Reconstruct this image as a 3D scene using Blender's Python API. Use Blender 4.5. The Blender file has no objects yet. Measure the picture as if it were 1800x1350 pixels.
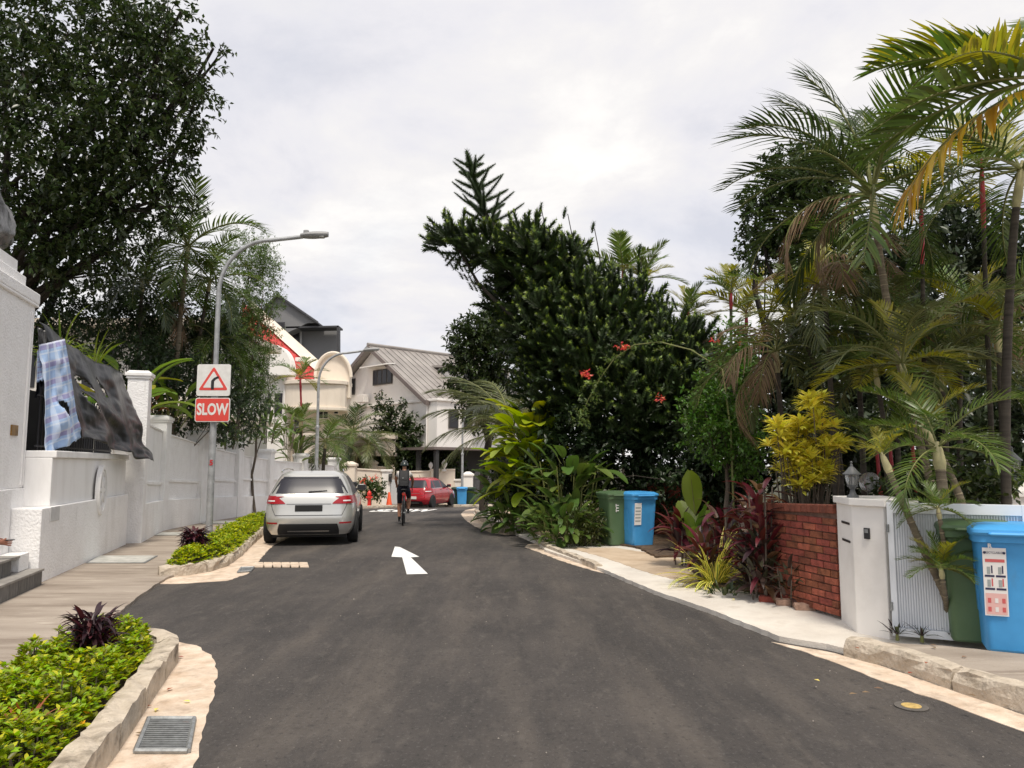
import bpy, bmesh, math, random
import numpy as np
from mathutils import Vector, Matrix
R = math.radians
random.seed(7)
rng = np.random.default_rng(7)
scene = bpy.context.scene
col = scene.collection

# ------------------------------------------------------------------ camera
F = 1350.0                                   # focal length in photo pixels (1800 wide)
TH = math.atan2(142.0, 1350.0)               # camera tilts up: horizon lies at photo row 817
EYE = 1.6
cam_d = bpy.data.cameras.new('camera'); cam = bpy.data.objects.new('camera', cam_d); col.objects.link(cam)
cam_d.sensor_width = 36; cam_d.lens = 36 * F / 1800; cam_d.clip_start = .05; cam_d.clip_end = 3000
cam.location = (0, 0, EYE); cam.rotation_euler = (R(90) + TH, 0, 0)
scene.camera = cam

# ------------------------------------------------------------------ sky, sun, exposure
SUN_EL, SUN_AZ = 64.0, 168.0                 # azimuth clockwise from +Y
world = bpy.data.worlds.new('World'); scene.world = world; world.use_nodes = True
nt = world.node_tree; nt.nodes.clear()
def N(t, **k):
    n = nt.nodes.new(t)
    for a, b in k.items(): setattr(n, a, b)
    return n
out = N('ShaderNodeOutputWorld'); bg = N('ShaderNodeBackground'); bg.inputs[1].default_value = 1.0
sky = N('ShaderNodeTexSky'); sky.sky_type = 'NISHITA'; sky.sun_disc = False
sky.sun_elevation = R(SUN_EL); sky.sun_rotation = R(SUN_AZ)
sc_ = N('ShaderNodeVectorMath', operation='SCALE'); sc_.inputs['Scale'].default_value = .075
nt.links.new(sky.outputs[0], sc_.inputs[0])
tc = N('ShaderNodeTexCoord'); sep = N('ShaderNodeSeparateXYZ'); nt.links.new(tc.outputs['Generated'], sep.inputs[0])
mz = N('ShaderNodeMath', operation='MAXIMUM'); mz.inputs[1].default_value = 0; nt.links.new(sep.outputs[2], mz.inputs[0])
az = N('ShaderNodeMath', operation='ADD'); az.inputs[1].default_value = .22; nt.links.new(mz.outputs[0], az.inputs[0])
dx = N('ShaderNodeMath', operation='DIVIDE'); nt.links.new(sep.outputs[0], dx.inputs[0]); nt.links.new(az.outputs[0], dx.inputs[1])
dy = N('ShaderNodeMath', operation='DIVIDE'); nt.links.new(sep.outputs[1], dy.inputs[0]); nt.links.new(az.outputs[0], dy.inputs[1])
cb = N('ShaderNodeCombineXYZ'); nt.links.new(dx.outputs[0], cb.inputs[0]); nt.links.new(dy.outputs[0], cb.inputs[1])
def noise(scale, detail, rough, dist, off):
    m = N('ShaderNodeVectorMath', operation='ADD'); m.inputs[1].default_value = off
    nt.links.new(cb.outputs[0], m.inputs[0])
    n = N('ShaderNodeTexNoise'); n.inputs['Scale'].default_value = scale; n.inputs['Detail'].default_value = detail
    n.inputs['Roughness'].default_value = rough; n.inputs['Distortion'].default_value = dist
    nt.links.new(m.outputs[0], n.inputs['Vector']); return n
n1 = noise(1.75, 9, .60, .25, (3.1, 1.4, 0)); n2 = noise(.75, 4, .55, .3, (9.2, 4.0, 2))
ramp = N('ShaderNodeValToRGB'); e = ramp.color_ramp.elements
e[0].position = .33; e[0].color = (.320, .322, .352, 1); e[1].position = .68; e[1].color = (.47, .458, .442, 1)
k = e.new(.45); k.color = (.375, .370, .388, 1); k = e.new(.55); k.color = (.405, .396, .397, 1)
nt.links.new(n1.outputs[0], ramp.inputs[0])
fr = N('ShaderNodeMapRange'); fr.inputs[1].default_value = .36; fr.inputs[2].default_value = .56
fr.inputs[3].default_value = .74; fr.inputs[4].default_value = 1.0
nt.links.new(n2.outputs[0], fr.inputs[0])
mx = N('ShaderNodeMix', data_type='RGBA'); nt.links.new(fr.outputs[0], mx.inputs['Factor'])
nt.links.new(sc_.outputs[0], mx.inputs[6]); nt.links.new(ramp.outputs[0], mx.inputs[7])
nt.links.new(mx.outputs[2], bg.inputs[0]); nt.links.new(bg.outputs[0], out.inputs[0])
sun_d = bpy.data.lights.new('sun', 'SUN'); sun = bpy.data.objects.new('sun', sun_d); col.objects.link(sun)
sun_d.energy = 1.5; sun_d.angle = R(12); sun_d.color = (1, .92, .80)
_s = Vector((math.sin(R(SUN_AZ)) * math.cos(R(SUN_EL)), math.cos(R(SUN_AZ)) * math.cos(R(SUN_EL)), math.sin(R(SUN_EL))))
sun.rotation_euler = _s.to_track_quat('Z', 'Y').to_euler(); sun.location = (0, 0, 30)
vs = scene.view_settings; vs.view_transform = 'Standard'; vs.look = 'None'; vs.exposure = 1.2; vs.gamma = 1; vs.use_curve_mapping = False
scene.cycles.max_bounces = 8; scene.cycles.transparent_max_bounces = 8

# ------------------------------------------------------------------ photo pixel -> place
def prof(y):                                 # the street falls gently away beyond the parked car
    if y < 16: return 0.0
    y = min(y, 44.0)
    return -.001 * (y - 16) ** 2
def ray(px, py):
    u = (px - 900) / F; v = (675 - py) / F
    return Vector((u, math.cos(TH) - v * math.sin(TH), math.sin(TH) + v * math.cos(TH)))
def at(px, py, Y):
    d = ray(px, py); return Vector((0, 0, EYE)) + d * (Y / d.y)
def G(px, py, z=0.0):
    d = ray(px, py); zz = z
    for _ in range(30):
        t = (zz - EYE) / d.z; y = d.y * t; zz = .5 * zz + .5 * (z + prof(y))
    t = (zz - EYE) / d.z
    return Vector((d.x * t, d.y * t, zz))
def ppm(Y): return F / Y                     # photo pixels per metre at distance Y

# ------------------------------------------------------------------ materials
MATS = {}
def mat(name, c, rough=.6, var=.0, scale=8.0, bump=0.0, bscale=None, metal=0.0, island=0.0, trans=0.0, coat=0.0, c2=None, lo=.35, hi=.65, spec=.5, stretch=None, objrand=0.0, hue=0.0, layers=()):
    if name in MATS: return MATS[name]
    m = bpy.data.materials.new(name); m.use_nodes = True; t = m.node_tree; t.nodes.clear()
    def n(k, **kw):
        q = t.nodes.new(k)
        for a, b in kw.items(): setattr(q, a, b)
        return q
    o = n('ShaderNodeOutputMaterial'); p = n('ShaderNodeBsdfPrincipled')
    p.inputs['Roughness'].default_value = rough; p.inputs['Metallic'].default_value = metal
    p.inputs['Coat Weight'].default_value = coat; p.inputs['Specular IOR Level'].default_value = spec
    g = n('ShaderNodeNewGeometry'); cur = None
    vec = g.outputs['Position']
    if stretch:
        mp = n('ShaderNodeMapping'); mp.inputs['Scale'].default_value = stretch
        t.links.new(vec, mp.inputs[0]); vec = mp.outputs[0]
    if var or c2:
        nz = n('ShaderNodeTexNoise'); nz.inputs['Scale'].default_value = scale; nz.inputs['Detail'].default_value = 6; nz.inputs['Roughness'].default_value = .62
        t.links.new(vec, nz.inputs['Vector'])
        mr = n('ShaderNodeMapRange'); mr.inputs[1].default_value = lo; mr.inputs[2].default_value = hi
        t.links.new(nz.outputs[0], mr.inputs[0])
        x = n('ShaderNodeMix', data_type='RGBA')
        b = c2 if c2 else tuple(min(1, q * (1 + var)) for q in c)
        a = c if c2 else tuple(q * (1 - var) for q in c)
        x.inputs[6].default_value = (*a, 1); x.inputs[7].default_value = (*b, 1)
        t.links.new(mr.outputs[0], x.inputs['Factor']); cur = x.outputs[2]
    for (lc, ls, lst, llo, lhi, lk) in layers:
        mp = n('ShaderNodeMapping'); mp.inputs['Scale'].default_value = lst; t.links.new(g.outputs['Position'], mp.inputs[0])
        nz = n('ShaderNodeTexNoise'); nz.inputs['Scale'].default_value = ls; nz.inputs['Detail'].default_value = 5; nz.inputs['Roughness'].default_value = .6; t.links.new(mp.outputs[0], nz.inputs['Vector'])
        mr = n('ShaderNodeMapRange'); mr.inputs[1].default_value = llo; mr.inputs[2].default_value = lhi; mr.inputs[4].default_value = lk; t.links.new(nz.outputs[0], mr.inputs[0])
        x = n('ShaderNodeMix', data_type='RGBA'); x.inputs[7].default_value = (*lc, 1); t.links.new(mr.outputs[0], x.inputs['Factor'])
        if cur is None: x.inputs[6].default_value = (*c, 1)
        else: t.links.new(cur, x.inputs[6])
        cur = x.outputs[2]
    if island or objrand or hue:
        hs = n('ShaderNodeHueSaturation')
        if cur is None: hs.inputs['Color'].default_value = (*c, 1)
        else: t.links.new(cur, hs.inputs['Color'])
        def rnd(sock, a, b):
            r = n('ShaderNodeMapRange'); r.inputs[3].default_value = a; r.inputs[4].default_value = b
            t.links.new(sock, r.inputs[0]); return r.outputs[0]
        oi = n('ShaderNodeObjectInfo')
        if island and objrand:
            ml = n('ShaderNodeMath', operation='MULTIPLY')
            t.links.new(rnd(g.outputs['Random Per Island'], 1 - island, 1 + island), ml.inputs[0]); t.links.new(rnd(oi.outputs['Random'], 1 - objrand, 1 + objrand), ml.inputs[1])
            t.links.new(ml.outputs[0], hs.inputs['Value'])
        elif island: t.links.new(rnd(g.outputs['Random Per Island'], 1 - island, 1 + island), hs.inputs['Value'])
        elif objrand: t.links.new(rnd(oi.outputs['Random'], 1 - objrand, 1 + objrand), hs.inputs['Value'])
        if hue:
            ad = n('ShaderNodeMath', operation='ADD'); t.links.new(g.outputs['Random Per Island'], ad.inputs[0]); t.links.new(oi.outputs['Random'], ad.inputs[1])
            fr = n('ShaderNodeMath', operation='FRACT'); t.links.new(ad.outputs[0], fr.inputs[0])
            t.links.new(rnd(fr.outputs[0], .5 - hue, .5 + hue), hs.inputs['Hue'])
        cur = hs.outputs[0]
    if cur is None: p.inputs['Base Color'].default_value = (*c, 1)
    else: t.links.new(cur, p.inputs['Base Color'])
    if bump:
        bn = n('ShaderNodeTexNoise'); bn.inputs['Scale'].default_value = bscale or scale * 3; bn.inputs['Detail'].default_value = 5
        t.links.new(vec, bn.inputs['Vector'])
        bp = n('ShaderNodeBump'); bp.inputs['Strength'].default_value = min(1, bump); bp.inputs['Distance'].default_value = .02 * max(1, bump)
        t.links.new(bn.outputs[0], bp.inputs['Height']); t.links.new(bp.outputs[0], p.inputs['Normal'])
    if trans:
        tr = n('ShaderNodeBsdfTranslucent'); mxs = n('ShaderNodeMixShader'); mxs.inputs[0].default_value = trans
        if cur is None: tr.inputs[0].default_value = (*c, 1)
        else:
            gm = n('ShaderNodeHueSaturation'); gm.inputs['Value'].default_value = 1.5; gm.inputs['Saturation'].default_value = 1.1
            t.links.new(cur, gm.inputs['Color']); t.links.new(gm.outputs[0], tr.inputs[0])
        t.links.new(p.outputs[0], mxs.inputs[1]); t.links.new(tr.outputs[0], mxs.inputs[2]); t.links.new(mxs.outputs[0], o.inputs[0])
    else: t.links.new(p.outputs[0], o.inputs[0])
    MATS[name] = m; return m
def leafmat(name, c, trans=.28, island=.35, rough=.42, hue=.02, objrand=.12, c2=None, scale=2.0):
    return mat(name, c, rough=rough, island=island, trans=trans, hue=hue, objrand=objrand, c2=c2, scale=scale, spec=.45)
def glass(name, c=(.03, .035, .04), rough=.05, trans=0.0):
    if name in MATS: return MATS[name]
    m = mat(name, c, rough=rough, spec=.3)
    m.node_tree.nodes['Principled BSDF'].inputs['Transmission Weight'].default_value = trans
    return m

# ------------------------------------------------------------------ mesh helpers
def tagp(o, label=None, cat=None, group=None, kind=None):
    if label: o['label'] = label
    if cat: o['category'] = cat
    if group: o['group'] = group
    if kind: o['kind'] = kind
    return o
def thing(name, label, cat, loc=(0, 0, 0), rz=0.0, group=None):
    o = bpy.data.objects.new(name, None); col.objects.link(o); o.empty_display_size = .2
    o.location = loc; o.rotation_euler = (0, 0, rz)
    return tagp(o, label, cat, group)
def link(name, me, parent=None, local=False, smooth=False):
    o = bpy.data.objects.new(name, me); col.objects.link(o)
    if smooth: me.polygons.foreach_set('use_smooth', [True] * len(me.polygons))
    if parent is not None:
        o.parent = parent
        if not local: o.matrix_parent_inverse = world_of(parent).inverted()
    return o
def world_of(o):
    m = Matrix.Translation(o.location) @ o.rotation_euler.to_matrix().to_4x4()
    if o.parent is not None: m = world_of(o.parent) @ o.matrix_parent_inverse @ m
    return m
def npmesh(name, V, Fc, mats, mi=None):
    V = np.asarray(V, dtype=np.float32); Fc = np.asarray(Fc, dtype=np.int32); k = Fc.shape[1]
    me = bpy.data.meshes.new(name); me.vertices.add(len(V)); me.vertices.foreach_set('co', V.ravel())
    me.loops.add(Fc.size); me.loops.foreach_set('vertex_index', Fc.ravel())
    me.polygons.add(len(Fc)); me.polygons.foreach_set('loop_start', np.arange(0, Fc.size, k, dtype=np.int32))
    for m in (mats if isinstance(mats, (list, tuple)) else [mats]): me.materials.append(m)
    if mi is not None: me.polygons.foreach_set('material_index', np.asarray(mi, dtype=np.int32))
    me.update(calc_edges=True); return me
class MB:
    def __init__(s): s.v = []; s.f = []; s.m = []; s.cur = 0
    def add(s, vs, fs):
        b = len(s.v); s.v += [tuple(q) for q in vs]; s.f += [tuple(i + b for i in f) for f in fs]; s.m += [s.cur] * len(fs); return s
    def box(s, c, d, rz=0.0, bev=0.0, taper=1.0):
        hx, hy, hz = d[0] / 2, d[1] / 2, d[2] / 2; cs, sn = math.cos(rz), math.sin(rz)
        if bev:
            ring = lambda a, b, z: [(a - bev, -b, z), (a, -b + bev, z), (a, b - bev, z), (a - bev, b, z), (-a + bev, b, z), (-a, b - bev, z), (-a, -b + bev, z), (-a + bev, -b, z)]
            L = [ring(hx - bev, hy - bev, -hz), ring(hx, hy, -hz + bev), ring(hx * taper, hy * taper, hz - bev), ring((hx - bev) * taper, (hy - bev) * taper, hz)]
            vs = [p for l in L for p in l]; fs = [tuple(range(7, -1, -1)), tuple(range(24, 32))]
            for i in range(3):
                for j in range(8): fs.append((i * 8 + j, i * 8 + (j + 1) % 8, i * 8 + 8 + (j + 1) % 8, i * 8 + 8 + j))
        else:
            vs = [(x, y, -hz) for x, y in ((-hx, -hy), (hx, -hy), (hx, hy), (-hx, hy))] + [(x * taper, y * taper, hz) for x, y in ((-hx, -hy), (hx, -hy), (hx, hy), (-hx, hy))]
            fs = [(3, 2, 1, 0), (4, 5, 6, 7), (0, 1, 5, 4), (1, 2, 6, 5), (2, 3, 7, 6), (3, 0, 4, 7)]
        return s.add([(c[0] + x * cs - y * sn, c[1] + x * sn + y * cs, c[2] + z) for x, y, z in vs], fs)
    def tube(s, pts, r, n=8, cap=True):
        pts = [Vector(p) for p in pts]; k = len(pts); rr = r if isinstance(r, (list, tuple)) else [r] * k
        up = None; vs = []
        for i, p in enumerate(pts):
            t = (pts[min(i + 1, k - 1)] - pts[max(i - 1, 0)])
            t = t.normalized() if t.length > 1e-9 else Vector((0, 0, 1))
            if up is None:
                up = t.orthogonal().normalized()
            up = (up - t * up.dot(t)); up = up.normalized() if up.length > 1e-6 else t.orthogonal().normalized()
            b = t.cross(up)
            for j in range(n):
                a = 2 * math.pi * j / n; vs.append(p + (up * math.cos(a) + b * math.sin(a)) * rr[i])
        fs = []
        for i in range(k - 1):
            for j in range(n): fs.append((i * n + j, i * n + (j + 1) % n, (i + 1) * n + (j + 1) % n, (i + 1) * n + j))
        if cap: fs += [tuple(range(n - 1, -1, -1)), tuple(range((k - 1) * n, k * n))]
        return s.add(vs, fs)
    def lathe(s, prof_, c=(0, 0, 0), n=20, axis='z', sx=1.0, sy=1.0):
        vs = []; c = Vector(c)
        for r, h in prof_:
            for j in range(n):
                a = 2 * math.pi * j / n; x, y = r * math.cos(a) * sx, r * math.sin(a) * sy
                vs.append(c + (Vector((x, y, h)) if axis == 'z' else Vector((h, x, y)) if axis == 'x' else Vector((x, h, y))))
        k = len(prof_); fs = []
        for i in range(k - 1):
            for j in range(n): fs.append((i * n + j, i * n + (j + 1) % n, (i + 1) * n + (j + 1) % n, (i + 1) * n + j))
        fs += [tuple(range(n - 1, -1, -1)), tuple(range((k - 1) * n, k * n))]
        return s.add(vs, fs)
    def prism(s, poly, off):                 # polygon (3D points) swept by vector off
        off = Vector(off); p = [Vector(q) for q in poly]; k = len(p)
        vs = p + [q + off for q in p]; fs = [tuple(range(k - 1, -1, -1)), tuple(range(k, 2 * k))]
        for j in range(k): fs.append((j, (j + 1) % k, k + (j + 1) % k, k + j))
        return s.add(vs, fs)
    def grid(s, rows):
        a = len(rows); b = len(rows[0]); fs = []
        for i in range(a - 1):
            for j in range(b - 1): fs.append((i * b + j, i * b + j + 1, (i + 1) * b + j + 1, (i + 1) * b + j))
        return s.add([p for r in rows for p in r], fs)
    def mesh(s, name, mats, fix=True):
        me = bpy.data.meshes.new(name); me.from_pydata(s.v, [], s.f)
        for m in (mats if isinstance(mats, (list, tuple)) else [mats]): me.materials.append(m)
        me.polygons.foreach_set('material_index', s.m)
        if fix:
            bm = bmesh.new(); bm.from_mesh(me); bmesh.ops.recalc_face_normals(bm, faces=bm.faces); bm.to_mesh(me); bm.free()
        me.update(); return me
    def build(s, name, mats, parent=None, local=False, smooth=False, bevel=0.0, fix=True):
        o = link(name, s.mesh(name, mats, fix), parent, local, smooth)
        if smooth:
            md = o.modifiers.new('edges', 'EDGE_SPLIT'); md.split_angle = R(38)
        if bevel:
            b = o.modifiers.new('bevel', 'BEVEL'); b.width = bevel; b.segments = 2; b.limit_method = 'ANGLE'; b.angle_limit = R(40)
        return o
def copy_tree(o, parent=None):
    c = o.copy(); col.objects.link(c)
    if parent is not None: c.parent = parent
    for ch in o.children: copy_tree(ch, c)
    return c
def text_poly(s, size=1.0, bold=0.0, sx=1.0):
    cu = bpy.data.curves.new('lettering', 'FONT'); cu.body = s; cu.size = size; cu.align_x = 'CENTER'; cu.align_y = 'CENTER'; cu.offset = bold; cu.resolution_u = 3
    o = bpy.data.objects.new('lettering', cu); col.objects.link(o)
    dg = bpy.context.evaluated_depsgraph_get(); me = bpy.data.meshes.new_from_object(o.evaluated_get(dg))
    bpy.data.objects.remove(o); bpy.data.curves.remove(cu)
    V = [(v.co.x * sx, v.co.y) for v in me.vertices]; Fs = [tuple(p.vertices) for p in me.polygons]
    bpy.data.meshes.remove(me); return V, Fs
def lettering(name, s, m, parent, fn, size=1.0, bold=0.0, sx=1.0, local=False):
    V, Fs = text_poly(s, size, bold, sx)
    me = bpy.data.meshes.new(name); me.from_pydata([tuple(fn(x, y)) for x, y in V], [], Fs); me.materials.append(m); me.update()
    return link(name, me, parent, local)
# ================================================================== setting
from mathutils.geometry import tessellate_polygon
M_ASPH = mat('asphalt', (.046, .041, .039), rough=.88, scale=.55, c2=(.078, .068, .062), lo=.36, hi=.66, bump=.8, bscale=110,
             layers=(((.155, .13, .108), 1.0, (2.2, .30, 1), .46, .74, .55), ((.018, .017, .017), .7, (3.0, .3, 1), .52, .74, .55), ((.15, .132, .115), 5.5, (1.5, .6, 1), .54, .74, .42), ((.02, .019, .019), 8.0, (1.2, .7, 1), .56, .74, .45), ((.15, .14, .135), 42, (1, .7, 1), .56, .70, .55), ((.008, .008, .009), 30, (1, .7, 1), .56, .70, .55), ((.34, .31, .28), 11, (1, .6, 1), .735, .76, .8)))
M_CONC = mat('pavement_concrete', (.25, .205, .165), rough=.9, c2=(.42, .36, .30), scale=1.3, lo=.3, hi=.7, bump=.4, bscale=60, stretch=(.45, 1.6, 1),
             layers=(((.15, .11, .08), 2.2, (.35, 2.2, 1), .52, .75, .7), ((.66, .58, .48), 4, (.5, 2, 1), .6, .75, .5), ((.1, .08, .06), 60, (1, 1, 1), .62, .72, .5)))
M_CONCW = mat('pale_concrete', (.56, .51, .45), rough=.9, c2=(.76, .72, .65), scale=1.6, lo=.3, hi=.7, bump=.3, bscale=70, layers=(((.33, .26, .19), 3.2, (1, 1, 1), .56, .78, .6), ((.2, .17, .14), 55, (1, 1, 1), .64, .74, .45)))
M_SAND = mat('sandy_concrete', (.42, .31, .21), rough=.95, c2=(.62, .50, .37), scale=2.4, lo=.3, hi=.7, bump=.3, bscale=60)
M_GUT = mat('gutter_concrete', (.52, .39, .28), rough=.95, c2=(.76, .64, .52), scale=5, lo=.3, hi=.68, bump=.5, bscale=45, layers=(((.26, .185, .125), 6, (1, 1, 1), .52, .74, .65), ((.30, .24, .19), 1.4, (1, 1, 1), .5, .75, .5), ((.12, .09, .07), 60, (1, 1, 1), .64, .74, .5)))
M_KERB = mat('kerb_concrete', (.36, .30, .23), rough=.95, c2=(.62, .54, .44), scale=7, lo=.3, hi=.68, bump=.9, bscale=30, layers=(((.09, .07, .05), 5, (1, 1, 1.5), .54, .72, .8), ((.06, .06, .03), 14, (1, 1, 1), .60, .75, .6)))
M_SOIL = mat('soil', (.10, .065, .04), rough=1, var=.5, scale=9, bump=1, bscale=40)
M_GROUND = mat('garden_ground', (.05, .05, .025), rough=1, var=.5, scale=2)
M_WHITE = mat('road_paint', (.82, .82, .80), rough=.7, c2=(.62, .61, .59), scale=6, lo=.5, hi=.75, bump=.2, bscale=120)
M_DARK = mat('void_black', (.01, .01, .01), rough=.9)
M_STEEL = mat('galvanised_steel', (.30, .31, .31), rough=.5, var=.25, scale=20, metal=.6)
M_BLACK = mat('black_paint', (.012, .012, .014), rough=.45)

def sheet(name, poly, z, m, thick=.04, parent=None, struct=True, jitter=0.0, step=2.0):
    """a slab with top at street profile + z"""
    pts = []
    n = len(poly)
    for i in range(n):
        a = Vector((poly[i][0], poly[i][1], 0)); b = Vector((poly[(i + 1) % n][0], poly[(i + 1) % n][1], 0))
        L = (b - a).length; k = max(1, int(L / .10)) if jitter else 1
        for q in range(k):
            p = a.lerp(b, q / k)
            if jitter and q: p += Vector((random.uniform(-1, 1), random.uniform(-1, 1), 0)) * jitter
            pts.append(p)
    bm = bmesh.new(); vs = [bm.verts.new(p) for p in pts]
    for tr_ in tessellate_polygon([pts]):
        try: bm.faces.new([vs[i] for i in tr_])
        except ValueError: pass
    ys = [p.y for p in pts]; y = 16.0
    while y < 46:
        if min(ys) < y < max(ys):
            bmesh.ops.bisect_plane(bm, geom=bm.verts[:] + bm.edges[:] + bm.faces[:], plane_co=(0, y, 0), plane_no=(0, 1, 0))
        y += step
    if thick:
        r = bmesh.ops.extrude_face_region(bm, geom=bm.faces[:])
        for v in r['geom']:
            if isinstance(v, bmesh.types.BMVert): v.co.z += thick
    for v in bm.verts: v.co.z += z - thick + prof(v.co.y)
    bmesh.ops.recalc_face_normals(bm, faces=bm.faces)
    if not thick:
        for f in bm.faces:
            if f.normal.z < 0: f.normal_flip()
    me = bpy.data.meshes.new(name); bm.to_mesh(me); bm.free(); me.materials.append(m)
    o = link(name, me, parent)
    if struct and parent is None: o['kind'] = 'structure'
    return o
gx = list(np.linspace(-60, 60, 25)); gx = [-900, -300] + gx + [300, 900]
gy = [-300, -60] + list(np.arange(-10, 70, 2.0)) + [120, 300, 1500]
mb = MB(); mb.grid([[(x, y, prof(y) - .06) for x in gx] for y in gy]); gr = mb.build('ground', M_GROUND); gr['kind'] = 'structure'
XY = lambda lst: [(p[0], p[1]) for p in lst]
g = lambda *pp: [(q.x, q.y) for q in (G(a, b) for a, b in pp)]
sheet('road', [(-5.2, -6), (9, -6), (6, 4), (5, 12), (4, 20), (3, 28), (3, 34), (14, 37), (40, 38), (40, 46), (8, 45.5), (-6, 43.5), (-9, 38), (-9.4, 28), (-9, 20), (-7.4, 12), (-6.4, 8), (-5.4, 4)], 0, M_ASPH, .05)

# left footpath
L_IN = g((195, 1095), (240, 1055), (290, 1021)) + [(-4.95, 12.2), (-5.6, 16.4), (-6.35, 20), (-6.75, 25), (-6.7, 30), (-6.2, 34.5), (-5.2, 38), (-3.4, 40.3), (-1.0, 41.6), (4, 42.3), (20, 43)]
sheet('pavement_left', [(-3.2, -5), (-3.35, 3), (-3.75, 6)] + L_IN + [(20, 47), (-4, 47), (-13, 40), (-12, 8), (-9, -5)], .035, M_CONC, .06, jitter=.012)
# right footpath
R_IN = g((1453, 1142), (1370, 1128), (1250, 1080), (1150, 1045), (1060, 1006), (1000, 985), (960, 972), (945, 958), (905, 940), (868, 927), (842, 915), (832, 903), (848, 893), (885, 886))
sheet('pavement_right', [(4.6, -5), (3.9, 3), (3.5, 4.9), (3.15, 6.2)] + R_IN + [(1.5, 35.5), (12, 37), (26, 37.5), (26, 6), (12, -5)], .05, M_CONCW, .07, jitter=.012)
sheet('sandy_ramp', g((1060, 985), (1130, 1010), (1235, 1040), (1215, 1010), (1190, 985), (1080, 968), (1000, 968)), .056, M_SAND, .02, jitter=.02)
sheet('sandy_footpath', [(p[0] + .12, p[1] + .05) for p in g((980, 962), (900, 930), (870, 916), (856, 905), (862, 895), (890, 889))] + g((925, 890), (960, 915), (1010, 940), (1060, 952)), .15, M_SAND, .1, jitter=.02)
NEARP = sheet('kerb_top_path', [(2.86, 6.62), (3.1, 6.22), (3.27, 5.6), (3.43, 4.85), (3.75, 3), (4.4, -2), (9, -2), (8, 5.6), (5, 5.9), (4.0, 6.15), (3.5, 6.45)], .135, M_CONC, .09, jitter=.01)
# garden beds on the right
sheet('garden_bed', g((1200, 985), (1235, 1035), (1300, 1046), (1390, 1066), (1462, 1078)) + [(3.6, 8.2), (5, 8.2), (14, 9), (14, 34), (2.6, 33.5), (.4, 30), (.55, 24), (1.0, 19.5), (1.6, 16.2), (2.35, 14.4), (2.4, 13)], .09, M_SOIL, .06, jitter=.03)

# gutters: pale concrete strips, ragged towards the asphalt
sheet('gutter_near_left', g((310, 1128), (345, 1135), (372, 1152), (382, 1178), (376, 1215), (362, 1270), (340, 1345)) + [(-1.45, 3.2), (-1.3, 2), (-2.0, 2), (-2.3, 4.2), (-2.55, 5.2), (-2.95, 6.5), (-3.3, 7.2)], .004, M_GUT, .03, jitter=.016)
sheet('gutter_far_left', g((268, 1027), (330, 1026), (400, 1021), (437, 1008), (447, 997), (470, 968), (484, 957)) + [(-5.0, 18), (-5.75, 22), (-6.2, 27), (-6.7, 27), (-6.4, 21), (-5.6, 16.6), (-4.85, 13), (-4.7, 11.6), (-5.25, 11.0)], .004, M_GUT, .03, jitter=.02)
sheet('gutter_near_right', g((1356, 1129), (1420, 1148), (1550, 1198), (1680, 1243), (1800, 1287)) + [(3.5, 2), (3.9, 2), (3.36, 4.9), (3.14, 5.7), (2.96, 6.3), (2.75, 6.75)], .004, M_GUT, .03, jitter=.02)
sheet('gutter_mid_right', g((922, 962), (950, 972), (985, 986), (1040, 1003), (1062, 1008), (1010, 982), (965, 966), (945, 955), (928, 957)), .006, M_GUT, .03, jitter=.015)
sheet('gutter_far_right', g((862, 936), (835, 926), (818, 914), (810, 904), (818, 897), (840, 893), (838, 903), (850, 918), (875, 930), (900, 940), (890, 941)), .004, M_GUT, .03, jitter=.02)

def kerb(name, path, w, h, z0=0.0, seg=.9, rough=.012, m=M_KERB, gap=.012):
    root = bpy.data.objects.new(name, None); col.objects.link(root); root['kind'] = 'structure'
    root.location = (path[0][0], path[0][1], prof(path[0][1]))
    P = [Vector((a[0], a[1], 0)) for a in path]
    d = [0]
    for i in range(1, len(P)): d.append(d[-1] + (P[i] - P[i - 1]).length)
    def pt(s):
        s = max(0, min(d[-1], s))
        for i in range(1, len(P)):
            if s <= d[i]: return P[i - 1].lerp(P[i], (s - d[i - 1]) / max(1e-6, d[i] - d[i - 1]))
        return P[-1]
    s = 0
    while s < d[-1] - .1:
        e_ = min(d[-1], s + seg * random.uniform(.85, 1.15)); k = max(3, int((e_ - s) / .12) + 1); rows = []
        for i in range(k):
            t = s + gap + (e_ - s - 2 * gap) * i / (k - 1); p = pt(t); q = pt(t + .05) - pt(t - .05)
            if q.length < 1e-6: q = Vector((0, 1, 0))
            q.normalize(); nrm = Vector((q.y, -q.x, 0)); zz = prof(p.y) + z0
            j = lambda a: random.uniform(-a, a) * rough
            end = .02 if i in (0, k - 1) else 0
            prf = [(0, -.05), (0 + j(.6), h * .45), (.012 + j(1), h - .03), (.03 + j(1), h - end + j(.4)), (w * .6, h + j(.5)), (w, h - end + j(.4)), (w, -.05)]
            rows.append([p - nrm * a + Vector((0, 0, zz + b)) for a, b in prf])
        b = MB(); b.grid(rows); n = len(rows[0]); K = len(rows)
        b.f += [tuple(range(n)), tuple((K - 1) * n + i for i in range(n - 1, -1, -1))]; b.m += [0, 0]
        b.build('kerbstone', m, root); s = e_
    return root
KN = [(-3.62, 6.82), (-3.3, 6.8), (-3.02, 6.68), (-2.88, 6.42), (-2.8, 6.1), (-2.55, 5.15), (-2.35, 4.4), (-2.1, 3.2), (-1.9, 2.0)]
kerb('kerb_near_left', KN, .17, .17, rough=.03, seg=.75)
KF = [(-5.02, 11.12), (-4.72, 11.3), (-4.52, 11.75), (-4.5, 12.4), (-4.72, 13.6), (-5.05, 15.0), (-5.45, 16.8), (-6.15, 20), (-6.45, 22)]
kerb('kerb_far_left', KF, .16, .16, rough=.03, seg=.8)
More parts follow.
